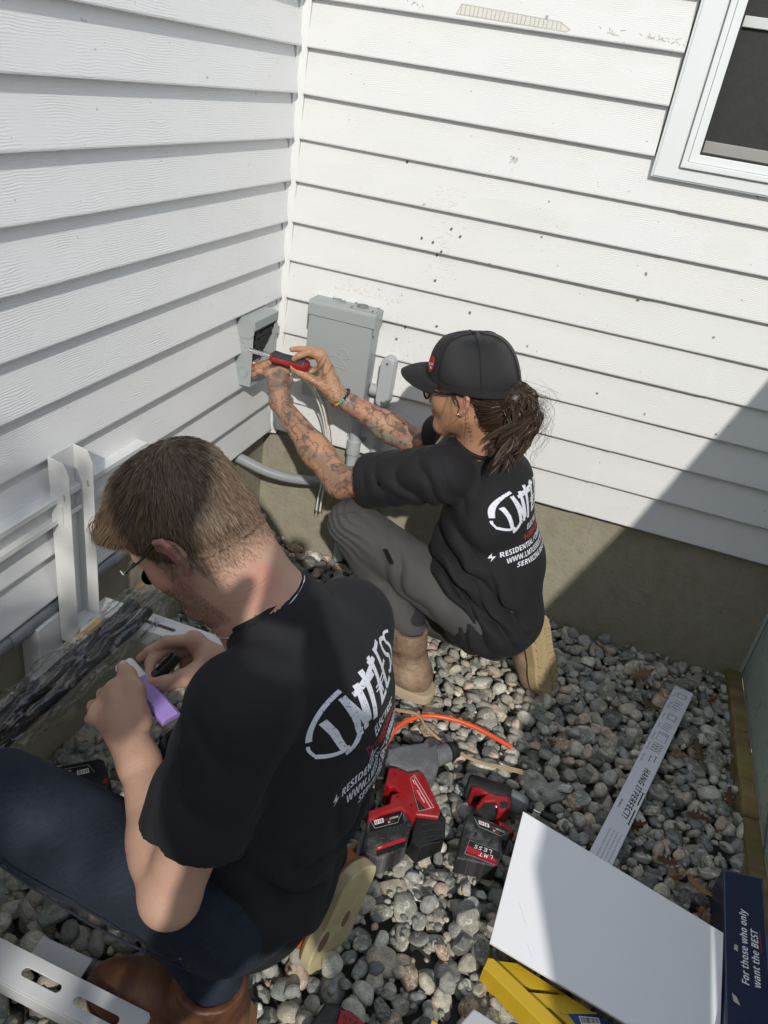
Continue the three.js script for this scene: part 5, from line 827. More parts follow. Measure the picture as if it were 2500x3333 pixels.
function addBoot(parent, M4, len, wd, shaft, lean, leather, rubber, opt = {}) {
  const put = g => g.applyMatrix4(M4);
  const up = bootGeo(len, wd, shaft, lean, (x, y, z) => 0.0022 * (fbm(x * 42, y * 42, z * 42, 2) - 0.5) + 0.0018 * Math.sin(y * 150 + 4 * fbm(x * 12, y * 12, z * 12, 2) * 3) * ss(0.07, 0.12, y) * ss(0.19, 0.15, y)); uvMetres(up, 0, 1, 1);
  const b = wpart(parent, 'boot', put(up), leather, opt.label);
  const kid = (n, g, m) => { const p = b.getWorldPosition(V(0, 0, 0)); return wpart(b, n, put(g), m); };
  const so = (y0, th, grow, m, n) => kid(n, new THREE.ExtrudeGeometry(soleShape(len * (1 + grow), wd * (1 + grow * 2)), { depth: th, bevelEnabled: true, bevelSize: 0.003, bevelThickness: 0.003, bevelOffset: -0.003, bevelSegments: 2, curveSegments: 16 }).rotateX(-Math.PI / 2).translate(-grow * len * 0.5, y0, 0), m);
  so(0.003, 0.020, 0.035, rubber, 'sole'); so(0.0262, 0.003, 0.03, opt.welt || rubber, 'welt');
  if (opt.lugs) for (let i = 0; i < 9; i++) for (const s of [-1, 1]) { const x = len * (0.05 + i * 0.108), hw = wd * (i > 4 && i < 8 ? 0.46 : 0.38); kid('lug', box(len * 0.06, 0.008, hw * 0.62, 0.0015, 1).rotateY(s * 0.35).translate(x, -0.002, s * hw * 0.60), rubber); }
  if (opt.pads) for (const [x, z, a, c] of opt.pads) kid('sole_pad', new THREE.CylinderGeometry(1, 1, 0.003, 28).scale(a, 1, c).translate(x, -0.0008, z), opt.padMat);
  for (const q of opt.seams || []) kid('stitching', tube(q, 0.0015, 40, 5), opt.thread || rubber);
  return b;
}
// ------------------------------------------------------------------ person in cap, kneeling at the breaker panel
const shirtOf = (o, eu, ev, w, dep) => (x, y, z, nx, ny, nz) => { // print laid on the back: o = top left corner, eu / ev unit directions right and down
  const nb = eu.clone().cross(ev).negate(); if (nx * nb.x + ny * nb.y + nz * nb.z < -0.35) return [0.005, 0.995];
  const px = x - o[0], py = y - o[1], pz = z - o[2]; if (px * nb.x + py * nb.y + pz * nb.z < -(dep || 0.05)) return [0.005, 0.995]; return [clamp((px * eu.x + py * eu.y + pz * eu.z) / w, 0.004, 0.996), clamp(1 - (px * ev.x + py * ev.y + pz * ev.z) / w, 0.004, 0.996)];
};
const shirtMat = phy([0.92, 0.92, 0.95], 0.85, { map: shirtPrint, bumpMap: weave, bumpScale: 0.0003, sheen: 0.25, sheenRoughness: 0.8, sheenColor: L(0.10, 0.10, 0.11) });
const ribMat = phy([0.009, 0.009, 0.010], 0.9);
function folds(list) { // soft creases: each [point, along, across, wavelength, depth, reach]
  const F = list.map(q => ({ p: A3(q[0]), d: A3(q[1]).normalize(), w: q[2], a: q[3], r: q[4] }));
  return (x, y, z) => { let s = 0; for (const f of F) { const px = x - f.p.x, py = y - f.p.y, pz = z - f.p.z, r2 = px * px + py * py + pz * pz; if (r2 > f.r * f.r) continue; const t = px * f.d.x + py * f.d.y + pz * f.d.z, n = fbm(x * 7, y * 7, z * 7, 2) * 3, fall = sm(1 - Math.sqrt(r2) / f.r), c = Math.sin((t / f.w + n) * Math.PI * 2); s += 1.45 * f.a * fall * (c > 0 ? c * c : -0.6 * Math.abs(c)); } return s; };
}
{
  const t = thing('person', 'kneeling person in black cap and black T-shirt turning a red screwdriver in the panel', 'person', [0.9, 0, 0.45]);
  const H = headFrame([0.741, 0.935, 0.490], [-0.95, -0.20, -0.20], [-0.20, 0.97, 0.02]), h = H.to;
  const LS = [0.72, 0.725, 0.575], LE = [0.445, 0.585, 0.50], LW = [0.176, 0.695, 0.335], RS = [0.725, 0.74, 0.27], RE = [0.575, 0.60, 0.165], RW = [0.322, 0.733, 0.262];
  const mix = (a, b, s) => a.map((v, i) => v + (b[i] - v) * s), add = (a, b) => a.map((v, i) => v + b[i]);
  const P = [...headPrims(H, { jaw: 0.98, ear: 0.010 }),
  cone(h(-0.028, -0.055, 0), [0.80, 0.775, 0.462], 0.050, 0.056, 0.035), cone([0.80, 0.775, 0.462], [0.82, 0.70, 0.44], 0.06, 0.09, 0.03), cone(LS, RS, 0.05, 0.05, 0.03), ell([0.85, 0.62, 0.44], [0.09, 0.15, 0.14], null, 0.03),
  // arms
  cone(LS, LE, 0.047, 0.041, 0.02), cone(LE, mix(LE, LW, 0.42), 0.040, 0.042, 0.02), cone(mix(LE, LW, 0.35), LW, 0.043, 0.026, 0.02),
  cone(RS, RE, 0.046, 0.041, 0.02), cone(RE, mix(RE, RW, 0.40), 0.041, 0.043, 0.02), cone(mix(RE, RW, 0.35), RW, 0.043, 0.0255, 0.02)];
  // right hand round the driver handle
  const I = [0.262, 0.848, 0.274], M = [0.272, 0.832, 0.266], R3 = [0.278, 0.810, 0.258], K = [0.284, 0.790, 0.252];
  P.push(cone(RW, mix(I, M, 0.5), 0.024, 0.017, 0.016), cone(RW, mix(R3, K, 0.5), 0.024, 0.017, 0.016), cone(I, K, 0.0145, 0.0135, 0.012), cone(add(RW, [-0.03, 0.02, 0.005]), [0.278, 0.80, 0.262], 0.022, 0.018, 0.014),
    ...chain([I, [0.232, 0.8545, 0.280], [0.203, 0.849, 0.284], [0.180, 0.843, 0.284]], [0.0115, 0.0100, 0.0088, 0.0078], 0.004),
    ...chain([M, [0.238, 0.852, 0.297], [0.213, 0.838, 0.307], [0.199, 0.826, 0.308]], [0.0115, 0.0102, 0.0090, 0.0080], 0.004),
    ...chain([R3, [0.252, 0.834, 0.262], [0.232, 0.832, 0.272], [0.222, 0.822, 0.280]], [0.0110, 0.0098, 0.0088, 0.0078], 0.004),
    ...chain([K, [0.262, 0.800, 0.248], [0.246, 0.792, 0.262], [0.238, 0.785, 0.272]], [0.0100, 0.0088, 0.0080, 0.0072], 0.004),
    ...chain([[0.300, 0.748, 0.272], [0.256, 0.768, 0.288], [0.220, 0.786, 0.298], [0.195, 0.796, 0.302]], [0.017, 0.0135, 0.0112, 0.0088], 0.010));
  // left hand reaching into the panel, back of the hand to the viewer
  const l1 = [0.164, 0.772, 0.270], l2 = [0.148, 0.778, 0.283], l3 = [0.130, 0.772, 0.292], l4 = [0.113, 0.760, 0.298];
  P.push(cone(LW, mix(l1, l2, 0.5), 0.0235, 0.015, 0.016), cone(LW, mix(l3, l4, 0.5), 0.0235, 0.0145, 0.016), cone(l1, l4, 0.0135, 0.0125, 0.012),
    ...chain([l1, [0.126, 0.785, 0.252], [0.098, 0.775, 0.252], [0.078, 0.768, 0.255]], [0.0108, 0.0095, 0.0085, 0.0075], 0.004),
    ...chain([l2, [0.112, 0.786, 0.270], [0.084, 0.772, 0.270], [0.066, 0.764, 0.270]], [0.0108, 0.0097, 0.0086, 0.0076], 0.004),
    ...chain([l3, [0.096, 0.776, 0.284], [0.074, 0.762, 0.282], [0.060, 0.752, 0.280]], [0.0104, 0.0092, 0.0083, 0.0073], 0.004),
    ...chain([l4, [0.088, 0.760, 0.300], [0.074, 0.744, 0.296], [0.066, 0.735, 0.290]], [0.0096, 0.0084, 0.0076, 0.0068], 0.004),
    ...chain([[0.182, 0.715, 0.312], [0.172, 0.742, 0.272], [0.142, 0.752, 0.250], [0.118, 0.756, 0.244]], [0.0150, 0.0125, 0.0105, 0.0086], 0.010));
  // tattooed skin: line work and washes of colour follow each arm's own length and turn
  function armUV(a, b, x, y, z) { const A = A3(a), D = A3(b).sub(A), l = D.length(); D.normalize(); const px = x - A.x, py = y - A.y, pz = z - A.z, s = px * D.x + py * D.y + pz * D.z; const e1 = D.clone().cross(V(0, 1, 0)).normalize(), e2 = D.clone().cross(e1), qx = px - D.x * s, qy = py - D.y * s, qz = pz - D.z * s, r = Math.hypot(qx, qy, qz); return [s, Math.atan2(qx * e2.x + qy * e2.y + qz * e2.z, qx * e1.x + qy * e1.y + qz * e1.z), r, l]; }
  const base = [0.46, 0.242, 0.140], inkC = [0.045, 0.05, 0.052], mixc = (a, b, k) => a.map((v, i) => v * (1 - k) + b[i] * k);
  const line = (v, w) => 1 - ss(w * 0.5, w, Math.abs(v));
  const skin = (x, y, z, nx, ny, nz) => {
    let c = base.map((v, i) => v * (0.95 + 0.12 * (fbm(x * 22, y * 22, z * 22, 3) - 0.5)) * (i ? 1 : 1.0));
    const q = H.inv(x, y, z);
    if (q[1] > -0.2 && x > 0.6) { // head and neck
      if (q[0] > 0.07 && Math.abs(q[1] + 0.068) < 0.012) c = mixc(c, [0.48, 0.16, 0.13], 0.7);
      if (Math.abs(q[2]) > 0.076) c = mixc(c, [0.52, 0.22, 0.17], 0.5);
      if (q[2] > 0.03 && q[0] < 0.0 && q[0] > -0.035 && q[1] < -0.055 && q[1] > -0.135) { const k = ((q[1] + 0.14) / 0.0135), fr = k - Math.floor(k); if (Math.abs(q[0] + 0.018) < 0.0042 && fr < 0.45) c = mixc(c, inkC, 0.6); }
      return c;
    }
    for (const [a, b, kind] of [[LE, LW, 0], [RE, RW, 1], [LS, LE, 2], [RS, RE, 3]]) {
      const [s, f, r, l] = armUV(a, b, x, y, z); if (s < -0.03 || s > l + (kind < 2 ? 0.10 : 0.0) || r > 0.075) continue; if (kind >= 2 && s > l - 0.01) continue;
      const u = s * 26 + kind * 7.3, v = f * 1.25, n1 = fbm(u, v + 5, kind * 3.1, 3) - 0.5, n2 = fbm(u * 1.7 + 3, v * 1.6, 2.2 + kind, 2) - 0.5, n3 = fbm(u * 0.6, v * 0.8 + 9, kind + 6.6, 2) - 0.5;
      if (kind === 1) { const wash = [[0.50, 0.24, 0.08], [0.16, 0.30, 0.27], [0.33, 0.15, 0.17], [0.46, 0.20, 0.11]], w = fbm(s * 14 + 2, f * 0.9, 4.4, 2) * 4.6 % 4, i = Math.floor(w); const zone = ss(0.10, 0.2, s / l) * (1 - ss(0.92, 1.0, s / l)) * ss(-0.10, 0.04, n3 + 0.06); c = mixc(c, wash[i], 0.62 * zone); }
      const n4 = fbm(u * 2.6 + 11, v * 2.4, 9.1 + kind, 2) - 0.5, shade = ss(-0.06, 0.10, n3 + (kind === 1 ? -0.05 : 0.03)); c = mixc(c, [0.12, 0.105, 0.09], (kind === 1 ? 0.22 : 0.55) * shade * (0.35 + 0.65 * ss(-0.12, 0.15, n2)));
      c = mixc(c, inkC, 0.72 * Math.max(line(n1, 0.040), 0.85 * line(n2, 0.032), 0.6 * line(n4, 0.03) * ss(-0.05, 0.05, n1)));
      if (kind === 0) { // the clock
        const du = (s - l * 0.40), dv = ((f - 0.35 + Math.PI * 3) % (Math.PI * 2) - Math.PI) * 0.040, d = Math.hypot(du, dv), an = Math.atan2(dv, du); if (d < 0.040) { c = mixc(c, base, d < 0.036 ? 0.92 : 0); const tick = Math.abs(((an / (Math.PI / 6)) % 1 + 1) % 1 - 0.5) > 0.34 && d > 0.021 && d < 0.031, hand = d < 0.02 && (Math.abs(Math.sin(an - 0.6)) * d < 0.0016 || (Math.abs(Math.sin(an - 2.3)) * d < 0.0014 && d < 0.015)); if (tick || hand || Math.abs(d - 0.036) < 0.0022) c = mixc(c, inkC, 0.8); }
      }
      if (s > l * 1.02) { const k2 = s - l; if (kind === 0) { const pet = Math.abs(Math.sin(f * 4 + k2 * 60)); if (k2 > 0.02 && k2 < 0.07 && pet > 0.4) c = mixc(c, [0.10, 0.09, 0.08], 0.5); } }
      break;
    }
    return c;
  };
  const body = wpart(t, 'body', nets(P, 0.0032, { color: skin, margin: 0.03 }), skinMat);
  // nails
  for (const [p, d, n] of [[[0.180, 0.8500, 0.285], [-1, -0.2, 0.02], [0, 0.95, 0.3]], [[0.193, 0.8035, 0.307], [-0.9, 0.35, 0.1], [0.1, 0.75, 0.65]]]) part(body, 'nail', frame(new THREE.SphereGeometry(1, 12, 8).scale(0.0058, 0.0016, 0.0048), add(p, [-t.position.x, 0, -t.position.z]), d, n), phy([0.55, 0.36, 0.30], 0.3));
  // T-shirt
  const LD = A3(LE).sub(A3(LS)).normalize().toArray(), RD = A3(RE).sub(A3(RS)).normalize().toArray(), lc = [0.532, 0.629, 0.524], rc = [0.640, 0.665, 0.212];
  const sleeve = (S, D, end, r0, r1) => [cone(S, end, r0, r1, 0.03)];
  const trunk = [ell([0.85, 0.605, 0.440], [0.116, 0.165, 0.178], null, 0.05), ell([0.905, 0.43, 0.445], [0.138, 0.17, 0.165], null, 0.06), ell([0.925, 0.305, 0.462], [0.150, 0.115, 0.168], null, 0.05), ell([0.825, 0.46, 0.455], [0.105, 0.15, 0.15], null, 0.05), cone([0.735, 0.722, 0.555], [0.745, 0.73, 0.295], 0.066, 0.066, 0.04), cone([0.80, 0.765, 0.46], [0.84, 0.69, 0.44], 0.072, 0.10, 0.03)];
  const lSl = [cone(LS, [0.50, 0.612, 0.515], 0.072, 0.074, 0.03), half(LD, lc), cut(cone(mix(LS, LE, 0.45), LE, 0.060, 0.062), 0.003)];
  const rSl = [cone(RS, [0.61, 0.635, 0.19], 0.070, 0.072, 0.03), half(RD, rc), cut(cone(mix(RS, RE, 0.4), RE, 0.058, 0.060), 0.003)];
  const one = (list, kk = 0.03) => { const F = field(list); return { f: (x, y, z) => F(x, y, z), k: kk, lo: list[0].lo, hi: list[0].hi }; };
  const wr = folds([[[0.86, 0.45, 0.60], [0.45, 0.9, 0], 0.075, 0.010, 0.24], [[0.92, 0.36, 0.55], [0.75, 0.65, 0], 0.060, 0.009, 0.22], [[0.70, 0.70, 0.60], [0.8, 0.5, 0.2], 0.050, 0.006, 0.16], [[0.60, 0.66, 0.56], [1, 0.2, 0.1], 0.045, 0.005, 0.12], [[0.78, 0.50, 0.58], [0.6, 0.6, -0.3], 0.055, 0.009, 0.18]]);
  const neckCut = cut(cone(h(-0.03, -0.02, 0), [0.797, 0.765, 0.464], 0.056, 0.066), 0.004);
  const eu = V(0.08, 0, -1).normalize(), ev = V(0.28, -0.96, 0.02).normalize();
  wpart(t, 'shirt', nets([...trunk, one(lSl), one(rSl), neckCut, cut(ell([0.90, 0.16, 0.46], [0.135, 0.075, 0.155]), 0.01)], 0.0046, { disp: wr, margin: 0.035, uv: shirtOf([0.838, 0.748, 0.618], eu, ev, 0.272) }), shirtMat, 'black T-shirt with white and red lettering on the back');
  { const a = A3(h(-0.03, -0.02, 0)), b = V(0.797, 0.765, 0.464), n = a.clone().sub(b), l = n.length(); n.normalize(); wpart(t, 'collar', rimTube(field(trunk, wr), b, n, s => 0.066 - 0.010 * s / l + 0.0005, 0.0062), ribMat); }
  // work trousers
  const pw = folds([[[0.49, 0.47, 0.51], [0.5, 1, 0], 0.030, 0.005, 0.15], [[0.72, 0.40, 0.54], [1, 0.2, 0], 0.10, 0.006, 0.2], [[0.70, 0.18, 0.52], [0.4, 1, 0], 0.035, 0.006, 0.12], [[0.58, 0.28, 0.5], [0.6, 0.8, 0], 0.07, 0.004, 0.2]]);
  const trouser = phy([1, 1, 1], 0.8, { map: (() => { const m = tex(256, 256, (u, v) => { const n = tn(u, v, 5, 4, 40), k = 0.265 + 0.05 * n; return [k, k * 0.99, k * 0.985]; }); m.repeat.set(2, 2); return m; })(), bumpMap: weave, bumpScale: 0.0004, sheen: 0.2, sheenColor: L(0.1, 0.1, 0.1) });
  const tr = wpart(t, 'trousers', nets([ell([0.92, 0.31, 0.45], [0.125, 0.11, 0.155], null, 0.04), cone([0.90, 0.32, 0.535], [0.500, 0.476, 0.508], 0.086, 0.067, 0.02), one([cone([0.500, 0.476, 0.508], [0.735, 0.175, 0.530], 0.066, 0.057, 0.012), half([0.6, -0.8, 0.02], [0.724, 0.180, 0.53])], 0.012), cone([0.90, 0.32, 0.37], [0.54, 0.095, 0.26], 0.086, 0.070, 0.02), cone([0.54, 0.09, 0.26], [0.96, 0.13, 0.365], 0.066, 0.058, 0.012)], 0.0048, { disp: pw, margin: 0.035 }), trouser);
  for (let i = 0; i < 7; i++) { const y = 0.012 * i; wpart(tr, 'pleat', tube([[0.452 + y * 0.5, 0.500 - y * 1.2, 0.560 - 0.012], [0.477 + y * 0.5, 0.524 - y * 1.05, 0.562 - 0.006], [0.517 + y * 0.5, 0.540 - y * 0.95, 0.553 - 0.006]], 0.0022, 10, 6), trouser); }
  wpart(tr, 'zip', frame(box(0.045, 0.012, 0.004, 0.001), [0.640, 0.470, 0.606], [0.55, -0.8, 0.05], [0.8, 0.5, 0.3]), blackPlastic);
  // boots
  const suede = phy([1, 1, 1], 0.85, { map: (() => { const m = tex(256, 256, (u, v) => { const n = tn(u, v, 4, 4, 13), f = tn(u, v, 40, 2, 3), k = n + 0.25 * (f - 0.5); return [0.56 + 0.42 * (k - 0.5), 0.47 + 0.42 * (k - 0.5), 0.385 + 0.38 * (k - 0.5)]; }); m.repeat.set(5, 5); return m; })(), bumpMap: stoneBump, bumpScale: 0.0012 }), tan = phy([0.47, 0.375, 0.255], 0.75, { bumpMap: stoneBump, bumpScale: 0.001 }), tread = phy([0.46, 0.35, 0.185], 0.7, { bumpMap: stoneBump, bumpScale: 0.0012 });
  const MX = (o, x, y) => { const X = A3(x).normalize(), Z = X.clone().cross(A3(y)).normalize(), Y = Z.clone().cross(X); return new THREE.Matrix4().makeBasis(X, Y, Z).setPosition(...o); };
  addBoot(t, MX([0.822, 0.014, 0.570], [-0.97, 0.0, -0.12], [0, 1, 0]), 0.29, 0.104, 0.215, 0.030, suede, tan, { label: 'tan suede work boot standing flat on the stones' });
  addBoot(t, MX([1.066, 0.268, 0.398], [0.33, -0.93, -0.10], [-0.75, -0.45, -0.48]), 0.285, 0.104, 0.16, 0.02, suede, tread, { label: 'tan suede work boot bent on its toe with the sole showing', lugs: true });
  { const g = nets([cone([0.728, 0.180, 0.532], [0.712, 0.235, 0.526], 0.044, 0.048)], 0.005); wpart(t, 'sock', g, std([0.02, 0.02, 0.025], 0.9)); }
  // cap: front panel, mesh back, curved brim, patch
  const cap = [], N = 72, hb = th => 0.016 + 0.016 * Math.cos(th), surf = (th, v, off = 0) => { const ph = v * Math.PI / 2, r = Math.pow(Math.cos(ph), 0.56) || 0, up = Math.sin(ph); const ra = 0.116 + off, rs = 0.093 + off; return h(-0.012 + Math.cos(th) * ra * r, hb(th) + (0.134 - hb(th) + off) * up, Math.sin(th) * rs * r); };
  const patch = (t0, t1, nT, off, v0 = 0, v1 = 1, nV = 26) => { const pos = [], uv = [], tri = []; for (let j = 0; j <= nV; j++) for (let i = 0; i <= nT; i++) { const th = t0 + (t1 - t0) * i / nT, v = v0 + (v1 - v0) * j / nV; pos.push(...surf(th, v, off)); uv.push(th * 0.1, v * 0.16); } for (let j = 0; j < nV; j++) for (let i = 0; i < nT; i++) { const a = j * (nT + 1) + i; tri.push(a, a + 1, a + nT + 2, a, a + nT + 2, a + nT + 1); } const g = new THREE.BufferGeometry(); g.setAttribute('position', new THREE.Float32BufferAttribute(pos, 3)); g.setAttribute('uv', new THREE.Float32BufferAttribute(uv, 2)); g.setIndex(tri); g.computeVertexNormals(); return g; };
  const meshTex = tex(256, 256, (u, v) => { const a = Math.pow(Math.abs(Math.sin(u * Math.PI * 48)), 0.6), b = Math.abs(Math.sin(v * Math.PI * 64)); const k = a * 0.8 + b * 0.2; return [k, k, k]; }, false); meshTex.repeat.set(10, 10);
  const cotton = phy([0.011, 0.011, 0.012], 0.8, { bumpMap: weave, bumpScale: 0.0004, side: THREE.DoubleSide, sheen: 0.2, sheenColor: L(0.1, 0.1, 0.1) }), netting = phy([0.012, 0.012, 0.0135], 0.42, { bumpMap: meshTex, bumpScale: 0.0012, side: THREE.DoubleSide });
  const capG = wpart(t, 'cap', patch(-1.02, 1.02, 34, 0.0008), cotton, 'black trucker cap');
  const capPos = t.position; const ck = (n, g, m, lab) => { g.translate(-capPos.x, -capPos.y, -capPos.z); return part(capG, n, g, m, lab); };
  ck('mesh_panel', patch(1.02, Math.PI * 2 - 1.02, 76, 0), netting); ck('sweatband', patch(-Math.PI, Math.PI, 90, 0.0016, -0.01, 0.075, 3), cotton);
  for (const th of [1.02, -1.02, 2.05, -2.05, Math.PI, 0]) ck('seam', tube([...Array(12)].map((_, i) => surf(th, i / 11.2, 0.0010)), 0.0011, 24, 5), cotton);
  ck('button', new THREE.SphereGeometry(0.0065, 14, 10).scale(1, 0.6, 1).translate(...h(-0.012, 0.1355, 0)), cotton);
  ck('strap', frame(box(0.036, 0.012, 0.004, 0.001), h(-0.129, 0.018, 0.008), H.S.toArray(), H.U.toArray()), cotton);
  { const pos = [], tri = [], nT = 40, nR = 12; for (const side of [0, 1]) for (let j = 0; j <= nR; j++) for (let i = 0; i <= nT; i++) { const a = -1.12 + 2.24 * i / nT, r = j / nR, root = [-0.012 + Math.cos(a) * 0.115, hb(a) - 0.002, Math.sin(a) * 0.091], ext = 0.082 * Math.pow(Math.cos(a * 1.30), 0.62); const s = root[2] * (1 + 0.06 * r); pos.push(...h(root[0] + ext * r, root[1] + 0.010 - 26 * 0.09 * s * s * (0.45 + 0.75 * r) - 0.006 * r + 0.010 * Math.sin(r * Math.PI) - side * 0.0028, s)); } const W = nT + 1, o = (nR + 1) * W; for (let j = 0; j < nR; j++) for (let i = 0; i < nT; i++) { const q = j * W + i; tri.push(q, q + W + 1, q + 1, q, q + W, q + W + 1, o + q, o + q + 1, o + q + W + 1, o + q, o + q + W + 1, o + q + W); } for (let i = 0; i < nT; i++) { const q = nR * W + i; tri.push(q, q + 1, o + q + 1, q, o + q + 1, o + q); } const g = new THREE.BufferGeometry(); g.setAttribute('position', new THREE.Float32BufferAttribute(pos, 3)); g.setAttribute('uv', new THREE.Float32BufferAttribute(new Float32Array(pos.length / 3 * 2), 2)); g.setIndex(tri); g.computeVertexNormals(); ck('brim', g, cotton); }
  { const logo = canvasTex(128, 160, (g, w, hh) => { g.fillStyle = '#a3131f'; g.fillRect(0, 0, w, hh); g.save(); g.translate(64, 84); g.rotate(-0.25); g.fillStyle = '#f4f1f1'; g.font = 'italic bold 27px serif'; g.fillText('Milwaukee', -58, 0); g.beginPath(); g.moveTo(-40, 12); g.lineTo(14, 12); g.lineTo(4, 22); g.lineTo(52, 26); g.lineTo(-14, 34); g.lineTo(-4, 22); g.fill(); g.restore(); g.strokeStyle = '#6d0d15'; g.lineWidth = 5; g.strokeRect(3, 3, w - 6, hh - 6); });
    const o = surf(0.70, 0.24, 0.0020), p1 = A3(surf(0.90, 0.24)).sub(A3(surf(0.50, 0.24))).normalize(), up = A3(surf(0.70, 0.37)).sub(A3(surf(0.70, 0.11))).normalize(); const hex = shapeOf([[-0.015, 0.008], [-0.009, 0.021], [0.009, 0.021], [0.015, 0.008], [0.013, -0.010], [0, -0.021], [-0.013, -0.010]]); const g = new THREE.ExtrudeGeometry(hex, { depth: 0.0018, bevelEnabled: false }), p = g.attributes.position, uv = g.attributes.uv; for (let i = 0; i < p.count; i++) uv.setXY(i, 0.5 - p.getX(i) / 0.032, p.getY(i) / 0.044 + 0.5);
    for (let i = 0; i < p.count; i++) p.setZ(i, p.getZ(i) - 4.6 * p.getX(i) * p.getX(i)); frame(g, o, p1.negate().toArray(), up.toArray()); const m = ck('badge', g, phy([1, 1, 1], 0.5, { map: logo }), 'red badge with white lettering'); }
  // glasses and ear stud
  const gl = phy([0.008, 0.008, 0.009], 0.25); const glasses = wpart(t, 'glasses', merge([-1, 1].map(s => { const pts = [[0.100, 0.012, s * 0.010], [0.102, 0.017, s * 0.034], [0.096, 0.014, s * 0.062], [0.094, -0.010, s * 0.062], [0.098, -0.024, s * 0.045], [0.102, -0.024, s * 0.022], [0.103, -0.010, s * 0.010]]; return tube(pts.map(p => h(...p)), 0.0027, 60, 8, true); }).concat([-1, 1].map(s => tube([[0.095, 0.008, s * 0.064], [0.07, 0.008, s * 0.076], [0.03, 0.006, s * 0.081], [-0.012, 0.008, s * 0.083], [-0.03, -0.004, s * 0.081]].map(p => h(...p)), 0.0028, 30, 8)), [tube([h(0.103, 0.006, -0.010), h(0.106, 0.010, 0), h(0.103, 0.006, 0.010)], 0.002, 8, 6)])), gl, 'black framed glasses');
  wpart(t, 'ear_stud', new THREE.SphereGeometry(0.0024, 10, 8).translate(...h(-0.006, -0.040, 0.083)), chrome);
  // hair: a cap of hair under the cap, a curly tied tail, loose strands
  { const s0 = seed, list = [], fly = []; seed = 2024; const col = q => { const k = rr(0.75, 1.35), warm = (list[q] && list[q].tone) || (rnd() < 0.14 ? 1.7 : 1); return [0.050 * k * warm, 0.030 * k * warm, 0.019 * k * warm]; };
    const hp = [ell(h(-0.012, 0.030, 0), [0.103, 0.078, 0.081], H.ax, 0.02), ell(h(-0.060, -0.030, 0), [0.047, 0.075, 0.064], H.ax, 0.02), ell(h(-0.118, -0.012, 0.006), [0.042, 0.040, 0.045], H.ax, 0.02), cut(ell(h(0.10, -0.02, 0), [0.092, 0.12, 0.2], H.ax), 0.01)];
    const shell = nets(hp, 0.0045, { color: () => [0.030, 0.018, 0.012] }), sp = shell.attributes.position, sn = shell.attributes.normal;
    for (let i = 0; i < 2600; i++) { // combed back over the shell toward the tie
      const k = Math.floor(rnd() * sp.count), p = V(sp.getX(k), sp.getY(k), sp.getZ(k)), n = V(sn.getX(k), sn.getY(k), sn.getZ(k)), tie = A3(h(-0.12, -0.012, 0.006)); const pts = []; for (let j = 0; j < 5; j++) { pts.push(p.clone().addScaledVector(n, 0.001 + 0.0025 * Math.sin(j / 4 * Math.PI) * rnd())); const d = tie.clone().sub(p), dn = d.dot(n); d.addScaledVector(n, -dn).normalize(); p.addScaledVector(d, 0.009); } list.push(pts);
    }
    for (let c = 0; c < 150; c++) { // tail: curling locks
      const o = A3(h(-0.120 + rr(-0.016, 0.016), -0.008 + rr(-0.026, 0.028), 0.006 + rr(-0.030, 0.032))), dir = V(rr(-0.12, 0.30), rr(-1.0, -0.6), rr(-0.22, 0.36)).normalize(), len = rr(0.085, 0.150), amp = rr(0.007, 0.015), fq = rr(0.9, 1.7), ph = rnd() * 6, e1 = dir.clone().cross(V(0.3, 0.2, 1)).normalize(), e2 = dir.clone().cross(e1), out = A3(h(-1, 0.2, 0)).sub(H.C).normalize(), bow = rr(0.030, 0.046), tone = rnd() < 0.16 ? 1.5 : rr(0.7, 1.15);
      for (let i = 0; i < 24; i++) { const pts = [], jx = rr(-0.0036, 0.0036), jy = rr(-0.0036, 0.0036), l2 = len * rr(0.86, 1.04); for (let j = 0; j < 12; j++) { const s = j / 11, a = ph + s * fq * 6.28 + jx * 40, q = o.clone().addScaledVector(dir, l2 * s).addScaledVector(out, bow * Math.sin(Math.min(1, s * 1.2) * Math.PI)); q.y -= 0.022 * s * s; const w = amp * (0.25 + s), th = 1 - 0.55 * s * s; q.addScaledVector(e1, w * Math.cos(a) + jx * th).addScaledVector(e2, w * Math.sin(a) + jy * th); pts.push(q); } pts.tone = tone; list.push(pts); }
    }
    for (let i = 0; i < 260; i++) { // frizz round the tail
      const o = A3(h(-0.125 + rr(-0.03, 0.02), -0.012 + rr(-0.03, 0.03), 0.006 + rr(-0.036, 0.038))), dir = V(rr(-0.2, 0.5), rr(-1, -0.4), rr(-0.4, 0.55)).normalize(), len = rr(0.06, 0.16), fq = rr(1, 3), ph = rnd() * 6, amp = rr(0.004, 0.014), e1 = dir.clone().cross(V(0.3, 0.2, 1)).normalize(), e2 = dir.clone().cross(e1), out = A3(h(-1, 0.2, 0)).sub(H.C).normalize(), pts = []; for (let j = 0; j < 10; j++) { const s = j / 9, a = ph + s * fq * 6.28; pts.push(o.clone().addScaledVector(dir, len * s).addScaledVector(out, 0.045 * Math.sin(Math.min(1, s * 1.2) * Math.PI)).addScaledVector(e1, amp * s * Math.cos(a)).addScaledVector(e2, amp * s * Math.sin(a))); } fly.push(pts);
    }
